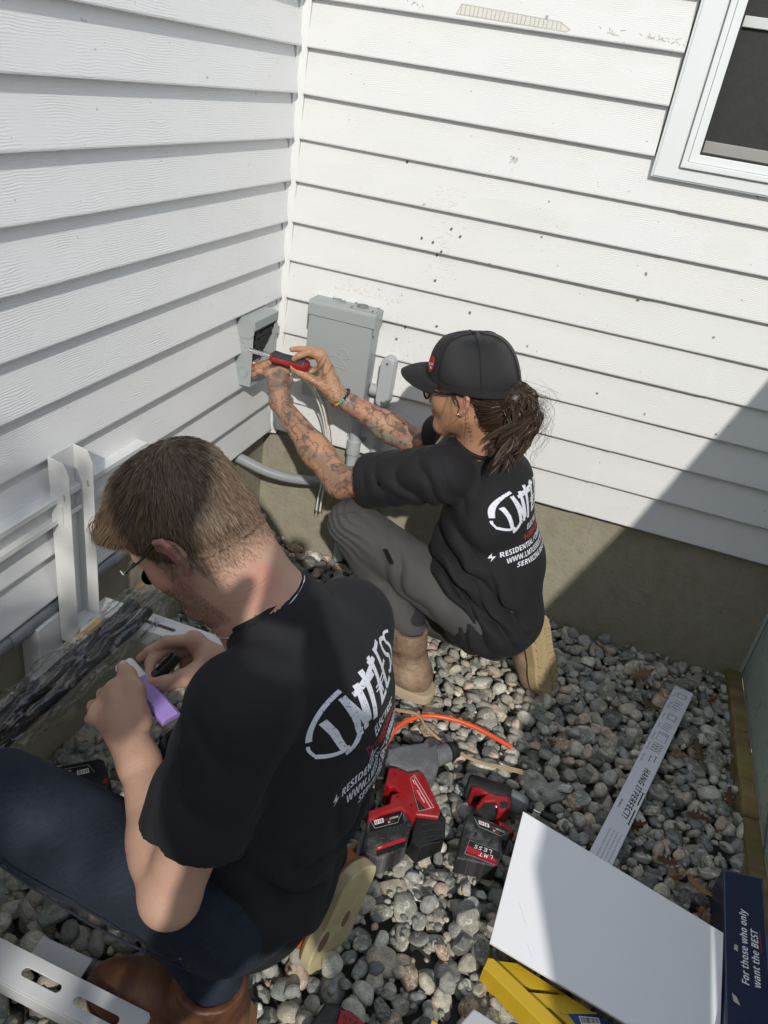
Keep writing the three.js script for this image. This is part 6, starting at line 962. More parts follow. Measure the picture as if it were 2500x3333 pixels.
    for (let i = 0; i < 70; i++) { // flyaways
      const o = A3(i < 22 ? h(-0.01 + rr(-0.03, 0.04), rr(-0.02, 0.02), 0.081) : h(-0.12 + rr(-0.04, 0.04), rr(-0.05, 0.04), rr(-0.05, 0.06))), dir = i < 22 ? V(rr(-0.2, 0.5), -1, rr(-0.1, 0.4)).normalize() : V(rr(-0.1, 1), rr(-1, 0.5), rr(-0.5, 0.6)).normalize(), len = rr(0.05, 0.11), pts = [], cv = V(rr(-1, 1), rr(-1, 1), rr(-1, 1)); for (let j = 0; j < 9; j++) { const s = j / 8; pts.push(o.clone().addScaledVector(dir, len * s).addScaledVector(cv, 0.03 * s * s)); } fly.push(pts);
    }
    wpart(t, 'hair', mergeCol([shell, strands(list, 0.00085, col), strands(fly, 0.00028, col)]), phy([1, 1, 1], 0.42, { vertexColors: true, side: THREE.DoubleSide, sheen: 0.4, sheenColor: L(0.2, 0.13, 0.09) }), 'dark brown curly hair tied behind the cap'); wpart(t, 'hair_tie', new THREE.TorusGeometry(0.024, 0.006, 8, 20).applyQuaternion(new THREE.Quaternion().setFromUnitVectors(V(0, 0, 1), H.F)).translate(...h(-0.125, -0.008, 0.006)), std([0.02, 0.02, 0.02], 0.9)); seed = s0; }
  // bead bracelet on the right wrist
  { const c = mix(RE, RW, 0.945), D = A3(RW).sub(A3(RE)).normalize(), e1 = D.clone().cross(V(0, 1, 0)).normalize(), e2 = D.clone().cross(e1).normalize(); D.applyAxisAngle(e1, 0.25); const r = 0.0325, cols = ['#2b1b33', '#1d1a2a', '#7c2a1c', '#b5541b', '#c98e1e', '#7fae6b', '#4fb6a6', '#4fb6a6', '#1d2230', '#26202c'];
    const br = wpart(t, 'bracelet', new THREE.TorusGeometry(r, 0.0014, 6, 40).applyQuaternion(new THREE.Quaternion().setFromUnitVectors(V(0, 0, 1), D)).translate(...c), blackPlastic, 'bracelet of dark and coloured beads'), bp = t.position;
    const f1 = D.clone().cross(V(0, 1, 0)).normalize(), f2 = D.clone().cross(f1).normalize(); for (let i = 0; i < 26; i++) { const a = i / 26 * Math.PI * 2, col = i >= 9 && i < 17 ? cols[i - 7] : ['#17151d', '#221a2b', '#1a1a1c'][i % 3]; const q = A3(c).addScaledVector(f1, Math.cos(a) * r).addScaledVector(f2, Math.sin(a) * r); part(br, 'bead', new THREE.SphereGeometry(0.0041, 12, 9).translate(q.x - bp.x, q.y - bp.y, q.z - bp.z), phy(new THREE.Color(col), 0.25)); } }
}
{ // nut driver held in the panel
  const a = V(0.052, 0.8135, 0.293), d = V(0.19, -0.007, -0.002).normalize(), t = thing('screwdriver', 'red and black handled screwdriver with chrome socket held in the open panel', 'screwdriver', [0.15, 0.81, 0.29]);
  const la = (pts, s, m, n, seg = 28) => { const g = new THREE.LatheGeometry(pts.map(k => new THREE.Vector2(k[0], k[1])), seg); g.applyQuaternion(new THREE.Quaternion().setFromUnitVectors(V(0, 1, 0), d)); const q = a.clone().addScaledVector(d, s); g.translate(q.x, q.y, q.z); return wpart(t, n, g, m); };
  la([[0.0065, 0], [0.0085, 0.001], [0.0085, 0.030], [0.0076, 0.031], [0.0076, 0.034], [0.0082, 0.035], [0.0080, 0.06], [0.0078, 0.075]], 0, chrome, 'shaft');
  la([[0.0005, 0], [0.011, 0.0005], [0.0125, 0.004], [0.0105, 0.007], [0.0005, 0.008]], 0.068, redPlastic, 'ferrule');
  la([[0.0005, 0], [0.0165, 0.001], [0.0195, 0.006], [0.0180, 0.030], [0.0185, 0.055], [0.0205, 0.080], [0.0195, 0.100], [0.0145, 0.112], [0.0005, 0.114]], 0.074, redPlastic, 'handle');
  const rub = phy([0.03, 0.03, 0.032], 0.75); for (let i = 0; i < 3; i++) { const g = new THREE.LatheGeometry([[0.0168, 0.0012], [0.0203, 0.006], [0.0188, 0.030], [0.0192, 0.055], [0.0212, 0.080], [0.0202, 0.098], [0.016, 0.109]].map(k => new THREE.Vector2(...k)), 8, i * 2.094 + 0.55, 1.25); g.applyQuaternion(new THREE.Quaternion().setFromUnitVectors(V(0, 1, 0), d)); const q = a.clone().addScaledVector(d, 0.074); g.translate(q.x, q.y, q.z); wpart(t, 'grip', g, rub); }
}
// ------------------------------------------------------------------ person crouching in front, seen from behind
{
  const t = thing('person', 'crouching person with short brown hair and black T-shirt, back to the viewer', 'person', [0.68, 0, 1.45]);
  const H = headFrame([0.487, 0.905, 1.368], [-0.66, -0.73, 0.08], [-0.72, 0.68, 0.02]), h = H.to;
  const LS = [0.66, 0.725, 1.512], LE = [0.628, 0.440, 1.645], LW = [0.465, 0.482, 1.478], RS = [0.712, 0.668, 1.160], RE = [0.600, 0.43, 1.130], RW = [0.459, 0.503, 1.212], NB = [0.640, 0.760, 1.335];
  const mix = (a, b, s) => a.map((v, i) => v + (b[i] - v) * s), add = (a, b) => a.map((v, i) => v + b[i]);
  const P = [...headPrims(H, { jaw: 1.06, ear: 0.020 }), cone(h(-0.050, -0.030, 0), NB, 0.060, 0.068, 0.04), cone(h(0.0, -0.07, 0), [0.60, 0.735, 1.345], 0.050, 0.055, 0.04), cone(NB, [0.69, 0.66, 1.34], 0.075, 0.10, 0.04), cone(LS, RS, 0.055, 0.055, 0.03), ell([0.70, 0.60, 1.34], [0.09, 0.15, 0.16], null, 0.03),
  cone(LS, LE, 0.056, 0.044, 0.02), cone(LE, mix(LE, LW, 0.4), 0.043, 0.045, 0.02), cone(mix(LE, LW, 0.3), LW, 0.046, 0.030, 0.02), cone(LW, add(LW, [-0.02, 0.006, -0.02]), 0.029, 0.028, 0.02),
  cone(RS, RE, 0.055, 0.044, 0.02), cone(RE, mix(RE, RW, 0.4), 0.043, 0.044, 0.02), cone(mix(RE, RW, 0.3), RW, 0.045, 0.029, 0.02)];
  // left hand: back of the hand toward the viewer, thumb on the white end of the bar, fingers curled beneath it
  const m1 = [0.352, 0.522, 1.372], m2 = [0.338, 0.512, 1.388], m3 = [0.332, 0.496, 1.404], m4 = [0.336, 0.478, 1.420];
  P.push(cone(LW, mix(m1, m2, 0.5), 0.029, 0.018, 0.02), cone(LW, mix(m3, m4, 0.5), 0.028, 0.017, 0.02), cone(m1, m4, 0.016, 0.0145, 0.014), ell([0.400, 0.500, 1.412], [0.040, 0.022, 0.034], null, 0.02),
    ...chain([m1, [0.325, 0.494, 1.347], [0.345, 0.473, 1.332], [0.368, 0.470, 1.335]], [0.0135, 0.0115, 0.0105, 0.0095], 0.005),
    ...chain([m2, [0.312, 0.482, 1.366], [0.332, 0.460, 1.348], [0.358, 0.458, 1.352]], [0.0135, 0.0118, 0.0105, 0.0095], 0.005),
    ...chain([m3, [0.306, 0.468, 1.388], [0.325, 0.447, 1.370], [0.350, 0.446, 1.372]], [0.0130, 0.0112, 0.0100, 0.0090], 0.005),
    ...chain([m4, [0.314, 0.456, 1.408], [0.330, 0.438, 1.392], [0.350, 0.436, 1.392]], [0.0120, 0.0102, 0.0092, 0.0084], 0.005),
    ...chain([[0.425, 0.508, 1.420], [0.386, 0.526, 1.372], [0.352, 0.531, 1.346], [0.330, 0.527, 1.328]], [0.021, 0.0165, 0.0138, 0.0118], 0.014));
  // right hand: pinching, index reaching along the bar
  const i1 = [0.409, 0.533, 1.205], i2 = [0.398, 0.520, 1.190], i3 = [0.402, 0.502, 1.180], i4 = [0.412, 0.484, 1.176];
  P.push(cone(RW, mix(i1, i2, 0.5), 0.0275, 0.019, 0.018), cone(RW, mix(i3, i4, 0.5), 0.0265, 0.0175, 0.018), cone(i1, i4, 0.0155, 0.014, 0.014), cone(RW, [0.443, 0.505, 1.262], 0.024, 0.020, 0.016),
    ...chain([i1, [0.364, 0.532, 1.232], [0.339, 0.512, 1.252], [0.322, 0.492, 1.260]], [0.0135, 0.0118, 0.0106, 0.0092], 0.005),
    ...chain([i2, [0.360, 0.510, 1.236], [0.352, 0.502, 1.270], [0.372, 0.496, 1.308]], [0.0132, 0.0118, 0.0108, 0.0092], 0.005),
    ...chain([i3, [0.370, 0.478, 1.212], [0.372, 0.462, 1.240], [0.392, 0.462, 1.262]], [0.0128, 0.0112, 0.0100, 0.0090], 0.005),
    ...chain([i4, [0.388, 0.462, 1.200], [0.396, 0.450, 1.226], [0.412, 0.452, 1.246]], [0.0118, 0.0102, 0.0092, 0.0084], 0.005),
    ...chain([[0.452, 0.502, 1.256], [0.437, 0.513, 1.290], [0.410, 0.506, 1.312], [0.384, 0.499, 1.318]], [0.0200, 0.0158, 0.0136, 0.0110], 0.012));
  const skin = (x, y, z, nx, ny, nz) => {
    const n = fbm(x * 20, y * 20, z * 20, 3) - 0.5; let c = [0.50 + 0.06 * n, 0.300 + 0.05 * n, 0.215 + 0.04 * n]; const q = H.inv(x, y, z), m = (b, k) => { c = c.map((v, i) => v * (1 - k) + b[i] * k); };
    if (y > 0.66) {
      const red = fbm(x * 14 + 4, y * 14, z * 14, 3); m([0.53, 0.235, 0.175], 0.75 * ss(0.40, 0.62, red) * ss(0.05, -0.06, q[1]));
      if (Math.abs(q[2]) > 0.079 && q[0] < 0.03 && q[0] > -0.06) m([0.55, 0.16, 0.145], 0.8);
      const beard = ss(0.005, 0.03, q[0]) * ss(-0.035, -0.06, q[1]) * ss(-0.155, -0.125, q[1]) * (fbm(x * 160, y * 160, z * 160, 2) > 0.42 ? 1 : 0.5); m([0.24, 0.15, 0.10], 0.42 * beard);
      if (q[0] > 0.03 && q[1] > 0.05) m([0.12, 0.085, 0.055], 0.7);
      const sc = ss(-0.085, -0.050, q[1] + 0.35 * Math.max(0, q[0] + 0.02)) * ss(0.052, 0.028, q[0] - 0.55 * Math.max(0, q[1])); m([0.17, 0.115, 0.075], 0.85 * sc * (0.7 + 0.5 * n));
      if (Math.hypot(x - 0.628, y - 0.818, z - 1.408) < 0.0032) m([0.12, 0.06, 0.04], 0.8);
    } else m([0.46, 0.27, 0.19], 0.6 * ss(0.5, 0.7, fbm(x * 30, y * 30, z * 30, 2)));
    return c;
  };
  const body = wpart(t, 'body', nets(P, 0.0034, { color: skin, margin: 0.03 }), skinMat);
  part(body, 'nail', frame(new THREE.SphereGeometry(1, 12, 8).scale(0.0065, 0.0017, 0.0056), add([0.331, 0.5385, 1.329], t.position.clone().negate().toArray()), [-0.7, 0.1, -0.6], [0, 1, 0.1]), phy([0.58, 0.40, 0.33], 0.3));
  // T-shirt
  const one = (list, kk = 0.03) => { const F = field(list); return { f: (x, y, z) => F(x, y, z), k: kk, lo: list[0].lo, hi: list[0].hi }; };
  const LD = A3(LE).sub(A3(LS)).normalize().toArray(), RD = A3(RE).sub(A3(RS)).normalize().toArray(), fw = V(-0.985, 0, -0.17), rt = V(0.17, 0, -0.985), ax = [fw, V(0, 1, 0), rt];
  const trunk = [ell([0.708, 0.560, 1.320], [0.132, 0.185, 0.205], ax, 0.05), ell([0.715, 0.47, 1.31], [0.118, 0.17, 0.175], ax, 0.06), ell([0.690, 0.430, 1.400], [0.138, 0.190, 0.180], ax, 0.06), ell([0.690, 0.285, 1.455], [0.142, 0.120, 0.172], ax, 0.05), cone(mix(LS, RS, 0.06), mix(LS, RS, 0.94), 0.078, 0.078, 0.05), cone(NB, [0.70, 0.66, 1.335], 0.086, 0.115, 0.04), cone([0.637, 0.764, 1.336], NB, 0.081, 0.086, 0.03), ell([0.64, 0.45, 1.36], [0.12, 0.16, 0.16], ax, 0.05)];
  const lSl = [cone(LS, mix(LS, LE, 0.62), 0.082, 0.074, 0.03), cone(mix(LS, LE, 0.5), mix(LS, LE, 0.85), 0.075, 0.074, 0.03), half(LD, mix(LS, LE, 0.66)), cut(cone(mix(LS, LE, 0.42), LE, 0.062, 0.064), 0.003)], rSl = [cone(RS, mix(RS, RE, 0.80), 0.080, 0.072, 0.03), half(RD, mix(RS, RE, 0.72)), cut(cone(mix(RS, RE, 0.4), RE, 0.060, 0.062), 0.003)];
  const wr = folds([[[0.76, 0.32, 1.53], [0.5, 0.86, 0.1], 0.07, 0.010, 0.22], [[0.70, 0.24, 1.60], [0.4, 0.9, 0.2], 0.05, 0.009, 0.17], [[0.62, 0.62, 1.58], [0.1, 1, 0.2], 0.07, 0.006, 0.18], [[0.80, 0.48, 1.36], [0.3, 0.9, -0.2], 0.09, 0.008, 0.22], [[0.80, 0.36, 1.28], [0.2, 0.9, 0.4], 0.07, 0.010, 0.18]]);
  const nd = A3(h(-0.05, -0.03, 0)).sub(A3(NB)).normalize(), neckCut = cut(cone(h(-0.04, 0.0, 0), add(NB, [0, -0.012, 0]), 0.066, 0.0745), 0.004);
  const eu = V(0.03, 0.03, -1).normalize(), ev = V(0.35, -0.93, 0).normalize(), tip = V(0.764, 0.650, 1.470), po = tip.clone().addScaledVector(eu, -0.07 * 0.305).addScaledVector(ev, -0.38 * 0.305).toArray();
  wpart(t, 'shirt', nets([...trunk, one(lSl), one(rSl), neckCut, cut(ell([0.68, 0.13, 1.46], [0.125, 0.085, 0.155]), 0.012)], 0.0050, { disp: wr, margin: 0.035, uv: shirtOf(po, eu, ev, 0.305, 0.085) }), shirtMat, 'black T-shirt with white and red lettering on the back');
  { const a = A3(h(-0.04, 0.0, 0)), b = A3(NB).add(V(0, -0.012, 0)), n = a.clone().sub(b), l = n.length(); n.normalize(); wpart(t, 'collar', rimTube(field(trunk, wr), b, n, s => 0.0745 - 0.0085 * s / l + 0.0005, 0.0078), ribMat); }
  { // necklace and sleeve hem
    const pts = [], BF = field(P); const c = A3(NB).addScaledVector(nd, 0.046), e1 = nd.clone().cross(V(0, 0, 1)).normalize(), e2 = nd.clone().cross(e1); for (let i = 0; i < 40; i++) { const a = i / 40 * Math.PI * 2; const dr = e1.clone().multiplyScalar(Math.cos(a)).addScaledVector(e2, Math.sin(a)).addScaledVector(nd, 0.14 * Math.cos(a)); let r = 0.04; while (r < 0.12 && BF(c.x + dr.x * r, c.y + dr.y * r, c.z + dr.z * r) < 0.0006) r += 0.0008; pts.push(c.clone().addScaledVector(dr, r).toArray()); }
    wpart(t, 'necklace', tube(pts, 0.00115, 200, 6, true), chrome, 'thin silver chain'); }
  // jeans
  const jw = folds([[[0.60, 0.24, 1.60], [1, 0.3, 0], 0.05, 0.007, 0.16], [[0.35, 0.34, 1.62], [1, 0, 0], 0.12, 0.004, 0.2], [[0.62, 0.14, 1.55], [0.8, 0.6, 0], 0.035, 0.007, 0.13]]);
  const denim = phy([1, 1, 1], 0.85, { map: (() => { const m = tex(512, 512, (u, v) => { const n = tn(u, v, 5, 4, 90), f = tn(u, v, 120, 2, 3), k = 0.55 * n + 0.45 * f; return [0.03 + 0.12 * k, 0.055 + 0.14 * k, 0.10 + 0.16 * k]; }); m.repeat.set(3, 3); return m; })(), bumpMap: weave, bumpScale: 0.0004, sheen: 0.2, sheenColor: L(0.1, 0.13, 0.2) });
  const je = wpart(t, 'jeans', nets([ell([0.69, 0.29, 1.46], [0.130, 0.105, 0.165], ax, 0.05), cone([0.68, 0.295, 1.550], [0.275, 0.435, 1.600], 0.098, 0.078, 0.02), cone([0.275, 0.420, 1.605], [0.575, 0.250, 1.560], 0.076, 0.062, 0.012), cone([0.575, 0.255, 1.558], [0.680, 0.165, 1.582], 0.062, 0.052, 0.02), cone([0.70, 0.27, 1.38], [0.40, 0.12, 1.20], 0.095, 0.076, 0.02), cone([0.40, 0.19, 1.20], [0.76, 0.20, 1.31], 0.072, 0.060, 0.012), half([0.25, -1, 0], [0.676, 0.140, 1.5])], 0.0050, { disp: jw, margin: 0.035 }), denim);
  const thread = std([0.10, 0.105, 0.13], 0.8);
  wpart(je, 'seam', tube([[0.66, 0.285, 1.655], [0.55, 0.335, 1.678], [0.42, 0.385, 1.688], [0.30, 0.425, 1.682], [0.22, 0.45, 1.66]], 0.0022, 60, 6), denim); wpart(je, 'rivet', new THREE.SphereGeometry(0.0052, 14, 10).scale(1, 1, 0.5).translate(0.652, 0.302, 1.648), chrome); wpart(je, 'rivet', new THREE.SphereGeometry(0.003, 10, 8).scale(1, 1, 0.6).translate(0.652, 0.302, 1.6508), darkSteel);
  // boots
  const leather = phy([1, 1, 1], 0.5, { map: (() => { const m = tex(256, 256, (u, v) => { const n = tn(u, v, 4, 5, 23), f = tn(u, v, 30, 2, 8), k = n + 0.2 * (f - 0.5); return [0.43 + 0.5 * (k - 0.5), 0.285 + 0.42 * (k - 0.5), 0.195 + 0.32 * (k - 0.5)]; }); m.repeat.set(4, 4); return m; })(), bumpMap: stoneBump, bumpScale: 0.0009 }), rust = phy([1, 1, 1], 0.42, { map: (() => { const m = tex(128, 128, (u, v) => { const n = tn(u, v, 4, 4, 3); return [0.60 + 0.12 * n, 0.30 + 0.10 * n, 0.13 + 0.06 * n]; }); m.repeat.set(4, 4); return m; })() }), crepe = phy([1, 1, 1], 0.7, { map: (() => { const m = tex(128, 128, (u, v) => { const n = tn(u, v, 6, 4, 33); return [0.70 + 0.14 * n, 0.645 + 0.14 * n, 0.48 + 0.16 * n]; }); m.repeat.set(6, 6); return m; })(), bumpMap: stoneBump, bumpScale: 0.0022 }), welt = phy([0.20, 0.10, 0.05], 0.6), light = phy([0.45, 0.30, 0.19], 0.6);
  const MX = (o, x, y) => { const X = A3(x).normalize(), Z = X.clone().cross(A3(y)).normalize(), Y = Z.clone().cross(X); return new THREE.Matrix4().makeBasis(X, Y, Z).setPosition(...o); };
  addBoot(t, MX([0.752, 0.012, 1.578], [-0.985, 0.0, 0.17], [0, 1, 0]), 0.30, 0.120, 0.150, 0.0, leather, crepe, { label: 'brown leather boot with cream sole flat on the stones', welt, thread: light, seams: [[[0.075, 0.04, 0.047], [0.082, 0.07, 0.0485], [0.068, 0.105, 0.044], [0.066, 0.128, 0.044]], [[0.080, 0.04, 0.0475], [0.087, 0.07, 0.049], [0.073, 0.105, 0.0445], [0.071, 0.128, 0.0445]], [[0.10, 0.088, 0.0475], [0.135, 0.082, 0.049], [0.160, 0.090, 0.046]], [[0.02, 0.036, 0.036], [0.10, 0.0335, 0.053], [0.2, 0.0335, 0.056], [0.27, 0.036, 0.044]]] });
  addBoot(t, MX([0.862, 0.205, 1.316], [-0.14, -0.92, 0.33], [-0.90, -0.16, -0.36]), 0.25, 0.118, 0.15, 0.02, rust, crepe, { label: 'brown leather boot on its toe with cream crepe sole showing', welt, pads: [[0.115, 0.006, 0.019, 0.0085], [0.150, -0.044, 0.024, 0.011]], padMat: phy([0.25, 0.13, 0.10], 0.6), thread: light, seams: [[[0.19, 0.07, 0.052], [0.205, 0.092, 0.02], [0.205, 0.092, -0.02]]] });
  wpart(je, 'tag', frame(box(0.030, 0.016, 0.0018, 0.0005), [0.610, 0.098, 1.6345], [-0.97, 0.0, 0.2], [0, 1, 0.15]), std([0.03, 0.035, 0.03], 0.8));
  // sunglasses
  { const gm = phy([0.01, 0.01, 0.011], 0.2), gl = wpart(t, 'glasses', merge([...[-1, 1].map(s => tube([[0.098, 0.012, s * 0.066], [0.07, 0.012, s * 0.078], [0.03, 0.014, s * 0.084], [-0.008, 0.020, s * 0.088], [-0.020, 0.016, s * 0.086]].map(p => h(...p)), 0.0017, 30, 8)), tube([[0.094, 0.010, -0.066], [0.104, 0.012, -0.03], [0.106, 0.010, 0], [0.104, 0.012, 0.03], [0.094, 0.010, 0.066]].map(p => h(...p)), 0.0022, 30, 8)]), gm, 'black sunglasses');
    for (const s of [-1, 1]) { const g = new THREE.SphereGeometry(1, 24, 16).scale(0.005, 0.014, 0.024), m = new THREE.Matrix4().makeBasis(H.F, H.U, H.S); g.applyMatrix4(m); g.translate(...h(0.086, -0.018, s * 0.036)); wpart(gl, 'lens', g, phy([0.012, 0.011, 0.010], 0.05, { clearcoat: 1 })); }
    wpart(gl, 'hinge', cyl(h(0.098, 0.010, 0.069), h(0.098, 0.018, 0.069), 0.0022, 0.0022, 8), chrome); }
  // hair: short at the back and sides, longer on top and falling forward; stubble on the jaw
  { const s0 = seed; seed = 4711; const col = () => { const k = rr(0.8, 1.25); return [0.150 * k, 0.100 * k, 0.064 * k]; };
    const inHair = q => q[1] > -0.050 - 0.0 * q[0] - 0.30 * Math.max(0, q[0] + 0.02) * -1 && q[0] - 0.55 * Math.max(0, q[1]) < 0.038 && !(Math.abs(q[2]) > 0.060 && q[0] > -0.045 && q[1] < 0.022);
    const shell = nets([ell(h(-0.012, 0.030, 0), [0.100, 0.089, 0.078], H.ax, 0.03), ell(h(0.026, -0.030, 0), [0.068, 0.088, 0.0657], H.ax, 0.03), cone(h(-0.050, -0.030, 0), NB, 0.060, 0.068, 0.04), ell(h(0.000, 0.066, 0), [0.090, 0.068, 0.072], H.ax, 0.03), ell(h(-0.055, 0.062, 0), [0.060, 0.062, 0.066], H.ax, 0.03), cone(h(0.068, 0.076, -0.04), h(0.072, 0.070, 0.04), 0.024, 0.024, 0.02), cut(ell(h(0.10, -0.075, 0), [0.110, 0.125, 0.2], H.ax), 0.006), half(H.U.clone().negate().addScaledVector(H.F, 0.25).toArray(), h(-0.08, -0.052, 0))], 0.0045, { color: () => [0.10, 0.07, 0.046], disp: (x, y, z) => { const q = H.inv(x, y, z); return 0.0012 - 0.0040 * ss(-0.052, -0.015, q[1] - 0.25 * (q[0] + 0.08)) + 0.003 * (fbm(x * 60, y * 60, z * 60, 2) - 0.5); } });
    const list = [], sp = shell.attributes.position, sn = shell.attributes.normal, whorl = A3(h(-0.075, 0.100, 0.005));
    for (let i = 0; i < 46000; i++) {
      const k = Math.floor(rnd() * sp.count), p = V(sp.getX(k), sp.getY(k), sp.getZ(k)), n = V(sn.getX(k), sn.getY(k), sn.getZ(k)), q = H.inv(p.x, p.y, p.z); if (q[1] < -0.066) continue; p.x += rr(-0.002, 0.002); p.y += rr(-0.002, 0.002); p.z += rr(-0.002, 0.002);
      const top = ss(0.045, 0.085, q[1]) * ss(-0.055, -0.005, q[0]), len = 0.010 + 0.016 * top + rr(0, 0.006), d = p.clone().sub(whorl); d.addScaledVector(H.U, -0.02 * (1 - top)); d.addScaledVector(n, -d.dot(n)).normalize(); d.addScaledVector(H.S, rr(-0.16, 0.16)).addScaledVector(H.F, 0.25 * top).normalize();
      const lift = 0.10 + 0.16 * rnd(), pts = [], c = p.clone().addScaledVector(n, -0.001), dir = d.clone().addScaledVector(n, lift).normalize(); for (let j = 0; j < 4; j++) { pts.push(c.clone()); c.addScaledVector(dir, len / 3); dir.addScaledVector(n, -lift * 0.42).normalize(); } list.push(pts);
    }
    for (let i = 0; i < 900; i++) { // fringe falling over the forehead
      const o = A3(h(0.055 + rr(-0.02, 0.025), 0.098 + rr(-0.016, 0.010), rr(-0.060, 0.066))), pts = [], dir = H.F.clone().multiplyScalar(0.9).addScaledVector(H.U, rr(-0.15, 0.30)).addScaledVector(H.S, rr(-0.25, 0.25)).normalize(), len = rr(0.024, 0.044); for (let j = 0; j < 6; j++) { pts.push(o.clone()); o.addScaledVector(dir, len / 5); dir.addScaledVector(H.U, -0.36).normalize(); } list.push(pts);
    }
    const nape = []; const bp = body.geometry.attributes.position, bn = body.geometry.attributes.normal, off = t.position; let tries = 0;
    while (nape.length < 9500 && tries++ < 900000) { // fading nape, sideburns and stubble growing from the skin itself
      const k = Math.floor(rnd() * bp.count), p = V(bp.getX(k) + off.x, bp.getY(k), bp.getZ(k) + off.z); if (p.y < 0.70) continue; const q = H.inv(p.x, p.y, p.z); const back = q[0] < -0.02 && q[1] > -0.115 && q[1] < -0.015 && rnd() < Math.pow(ss(-0.105, -0.045, q[1]), 1.6), burn = Math.abs(q[2]) > 0.055 && q[0] > 0.012 && q[0] < 0.034 && q[1] > -0.04 && q[1] < 0.05, side = Math.abs(q[2]) > 0.05 && q[0] < -0.035 && q[1] > -0.05 && q[1] < 0.03, jaw = q[0] > 0.01 && q[1] < -0.045 && q[1] > -0.145 && rnd() < 0.7; if (!(back || burn || jaw || side)) continue;
      const n = V(bn.getX(k), bn.getY(k), bn.getZ(k)), d = H.U.clone().negate().addScaledVector(H.F, jaw ? 0.5 : -0.1).addScaledVector(H.S, rr(-0.5, 0.5)); d.addScaledVector(n, -d.dot(n)).normalize().addScaledVector(n, 0.45).normalize(); const len = jaw ? rr(0.0025, 0.005) : rr(0.004, 0.009); nape.push([p, p.clone().addScaledVector(d, len * 0.5), p.clone().addScaledVector(d, len)]); }
    wpart(t, 'hair', mergeCol([shell, strands(list, 0.00044, col), strands(nape, 0.00042, () => { const k = rr(0.8, 1.6); return [0.16 * k, 0.105 * k, 0.066 * k]; })]), phy([1, 1, 1], 0.5, { vertexColors: true, side: THREE.DoubleSide }), 'short brown hair, longer on top'); seed = s0; }
}
{ // bar held in the left hand, and the marker in the right
  const t = thing('plastic_bar', 'purple bar with a white end in the hands of the crouching person', 'bar', [0.39, 0.49, 1.335]);
  const X = V(0.90, -0.10, 0.43).normalize(), Y = V(0.05, 1, 0.12).normalize();
  const sec = shapeOf([[-0.019, -0.006], [0.019, -0.006], [0.019, 0.002], [0.013, 0.008], [-0.013, 0.008], [-0.019, 0.002]]);
  const seg = (s0, s1, m, n) => { const g = new THREE.ExtrudeGeometry(sec, { depth: s1 - s0 - 0.004, bevelEnabled: true, bevelSize: 0.002, bevelThickness: 0.002, bevelOffset: -0.002, bevelSegments: 2 }); const Z = X.clone().cross(Y).normalize(), Yo = Z.clone().cross(X); g.applyMatrix4(new THREE.Matrix4().makeBasis(Z.clone().negate(), Yo, X.clone()).setPosition(...V(0.392, 0.497, 1.338).addScaledVector(X, s0).toArray())); return wpart(t, n, g, m); };
  seg(-0.088, -0.034, phy([0.74, 0.74, 0.75], 0.4), 'white_end'); seg(-0.0338, 0.080, phy([0.36, 0.24, 0.62], 0.4), 'purple_block');
}
{
  const t = thing('marker', 'stubby black square marker pinched in the right hand of the crouching person', 'marker', [0.40, 0.51, 1.29]);
  const a = V(0.377, 0.492, 1.308), b = V(0.412, 0.545, 1.262), d = b.clone().sub(a).normalize(), g = box(0.020, 0.062, 0.020, 0.003, 3); frame(g, a.clone().addScaledVector(d, 0.042).toArray(), V(0.6, 0, 0.8).cross(d).normalize().toArray(), d.toArray()); wpart(t, 'barrel', g, cleanBlack);
  wpart(t, 'tip', cyl(a.toArray(), a.clone().addScaledVector(d, 0.016).toArray(), 0.0025, 0.006, 12), phy([0.20, 0.09, 0.45], 0.4)); wpart(t, 'clip', frame(box(0.005, 0.045, 0.003, 0.001), a.clone().addScaledVector(d, 0.052).add(V(-0.008, 0.006, 0.008)).toArray(), V(0.6, 0, 0.8).cross(d).normalize().toArray(), d.toArray()), cleanBlack);
}
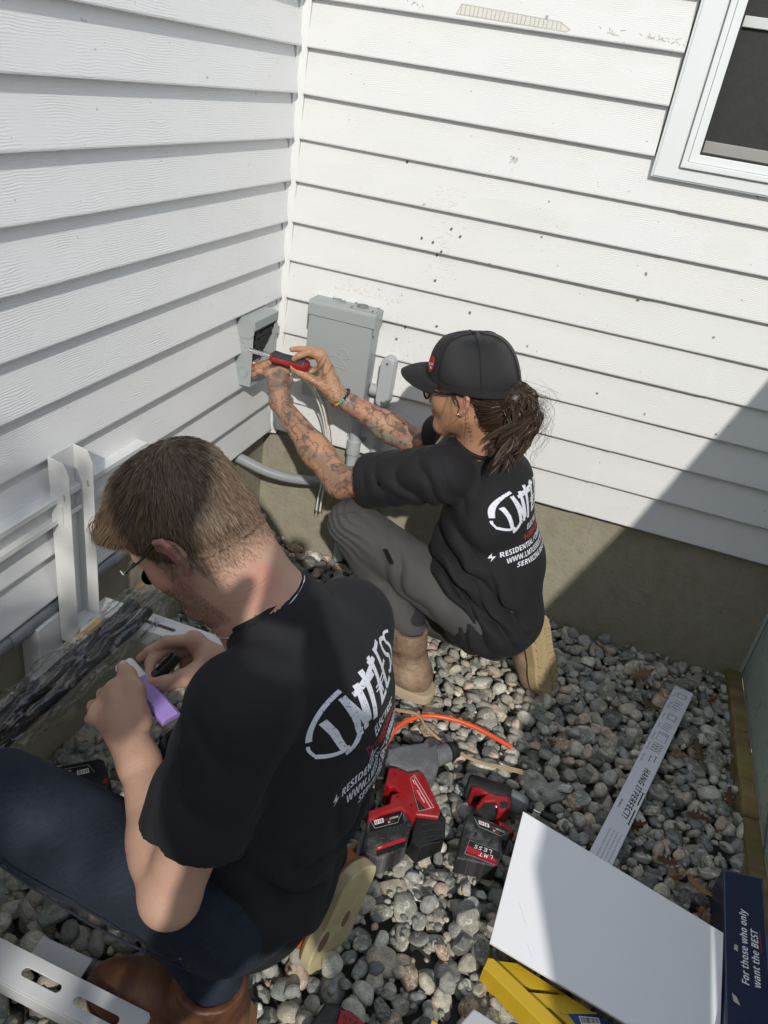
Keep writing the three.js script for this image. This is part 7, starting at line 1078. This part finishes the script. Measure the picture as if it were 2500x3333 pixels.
// ------------------------------------------------------------------ the photographer, standing out of the picture; only the shadow is seen
{
  const t = thing('person', 'standing person holding up a phone to take the photograph, out of the picture', 'person', [1.0, 0, 2.72]);
  const cl = std([0.05, 0.05, 0.06], 0.85), Z = 2.72, P = [ell([0.945, 1.885, Z - 0.03], [0.078, 0.112, 0.095], null, 0.03), cone([0.975, 1.78, Z], [1.045, 1.68, Z + 0.02], 0.052, 0.07, 0.03), cone([0.985, 1.615, Z + 0.02], [1.315, 1.545, Z + 0.02], 0.060, 0.060, 0.04), ell([1.195, 1.44, Z + 0.03], [0.165, 0.17, 0.11], null, 0.05), ell([1.225, 1.24, Z + 0.03], [0.165, 0.12, 0.115], null, 0.05)];
  P.push(cone([0.96, 1.61, Z + 0.02], [0.86, 1.38, Z - 0.06], 0.05, 0.043, 0.02), cone([0.86, 1.38, Z - 0.06], [0.945, 1.46, Z - 0.335], 0.042, 0.028, 0.02), cone([0.945, 1.46, Z - 0.335], [0.965, 1.515, Z - 0.375], 0.027, 0.018, 0.02));
  P.push(cone([1.33, 1.54, Z + 0.02], [1.35, 1.32, Z - 0.06], 0.05, 0.043, 0.02), cone([1.35, 1.32, Z - 0.06], [1.115, 1.44, Z - 0.335], 0.042, 0.028, 0.02), cone([1.115, 1.44, Z - 0.335], [1.075, 1.510, Z - 0.375], 0.027, 0.018, 0.02));
  P.push(cone([1.14, 1.19, Z + 0.03], [0.985, 0.82, Z], 0.084, 0.060, 0.02), cone([0.985, 0.82, Z], [0.94, 0.43, Z + 0.05], 0.058, 0.040, 0.02), cone([0.94, 0.42, Z + 0.06], [0.92, 0.41, Z - 0.12], 0.045, 0.038, 0.02), cone([1.31, 1.19, Z + 0.03], [1.50, 0.80, Z], 0.084, 0.060, 0.02), cone([1.50, 0.80, Z], [1.58, 0.43, Z + 0.05], 0.058, 0.040, 0.02), cone([1.58, 0.42, Z + 0.06], [1.60, 0.41, Z - 0.12], 0.045, 0.038, 0.02));
  wpart(t, 'body', nets(P, 0.012, {}), cl);
  structure('doorstep', boxAt(0.3, 2.0, -0.08, 0.372, 2.52, 3.4, 0.01), concrete);
  single('phone', box(0.078, 0.155, 0.008, 0.004).rotateX(-0.45).translate(1.03, 1.545, 2.330), blackPlastic, 'phone held up by the photographer, out of the picture', 'phone', [1.03, 1.545, 2.330]);
}
renderer.render(scene, camera);
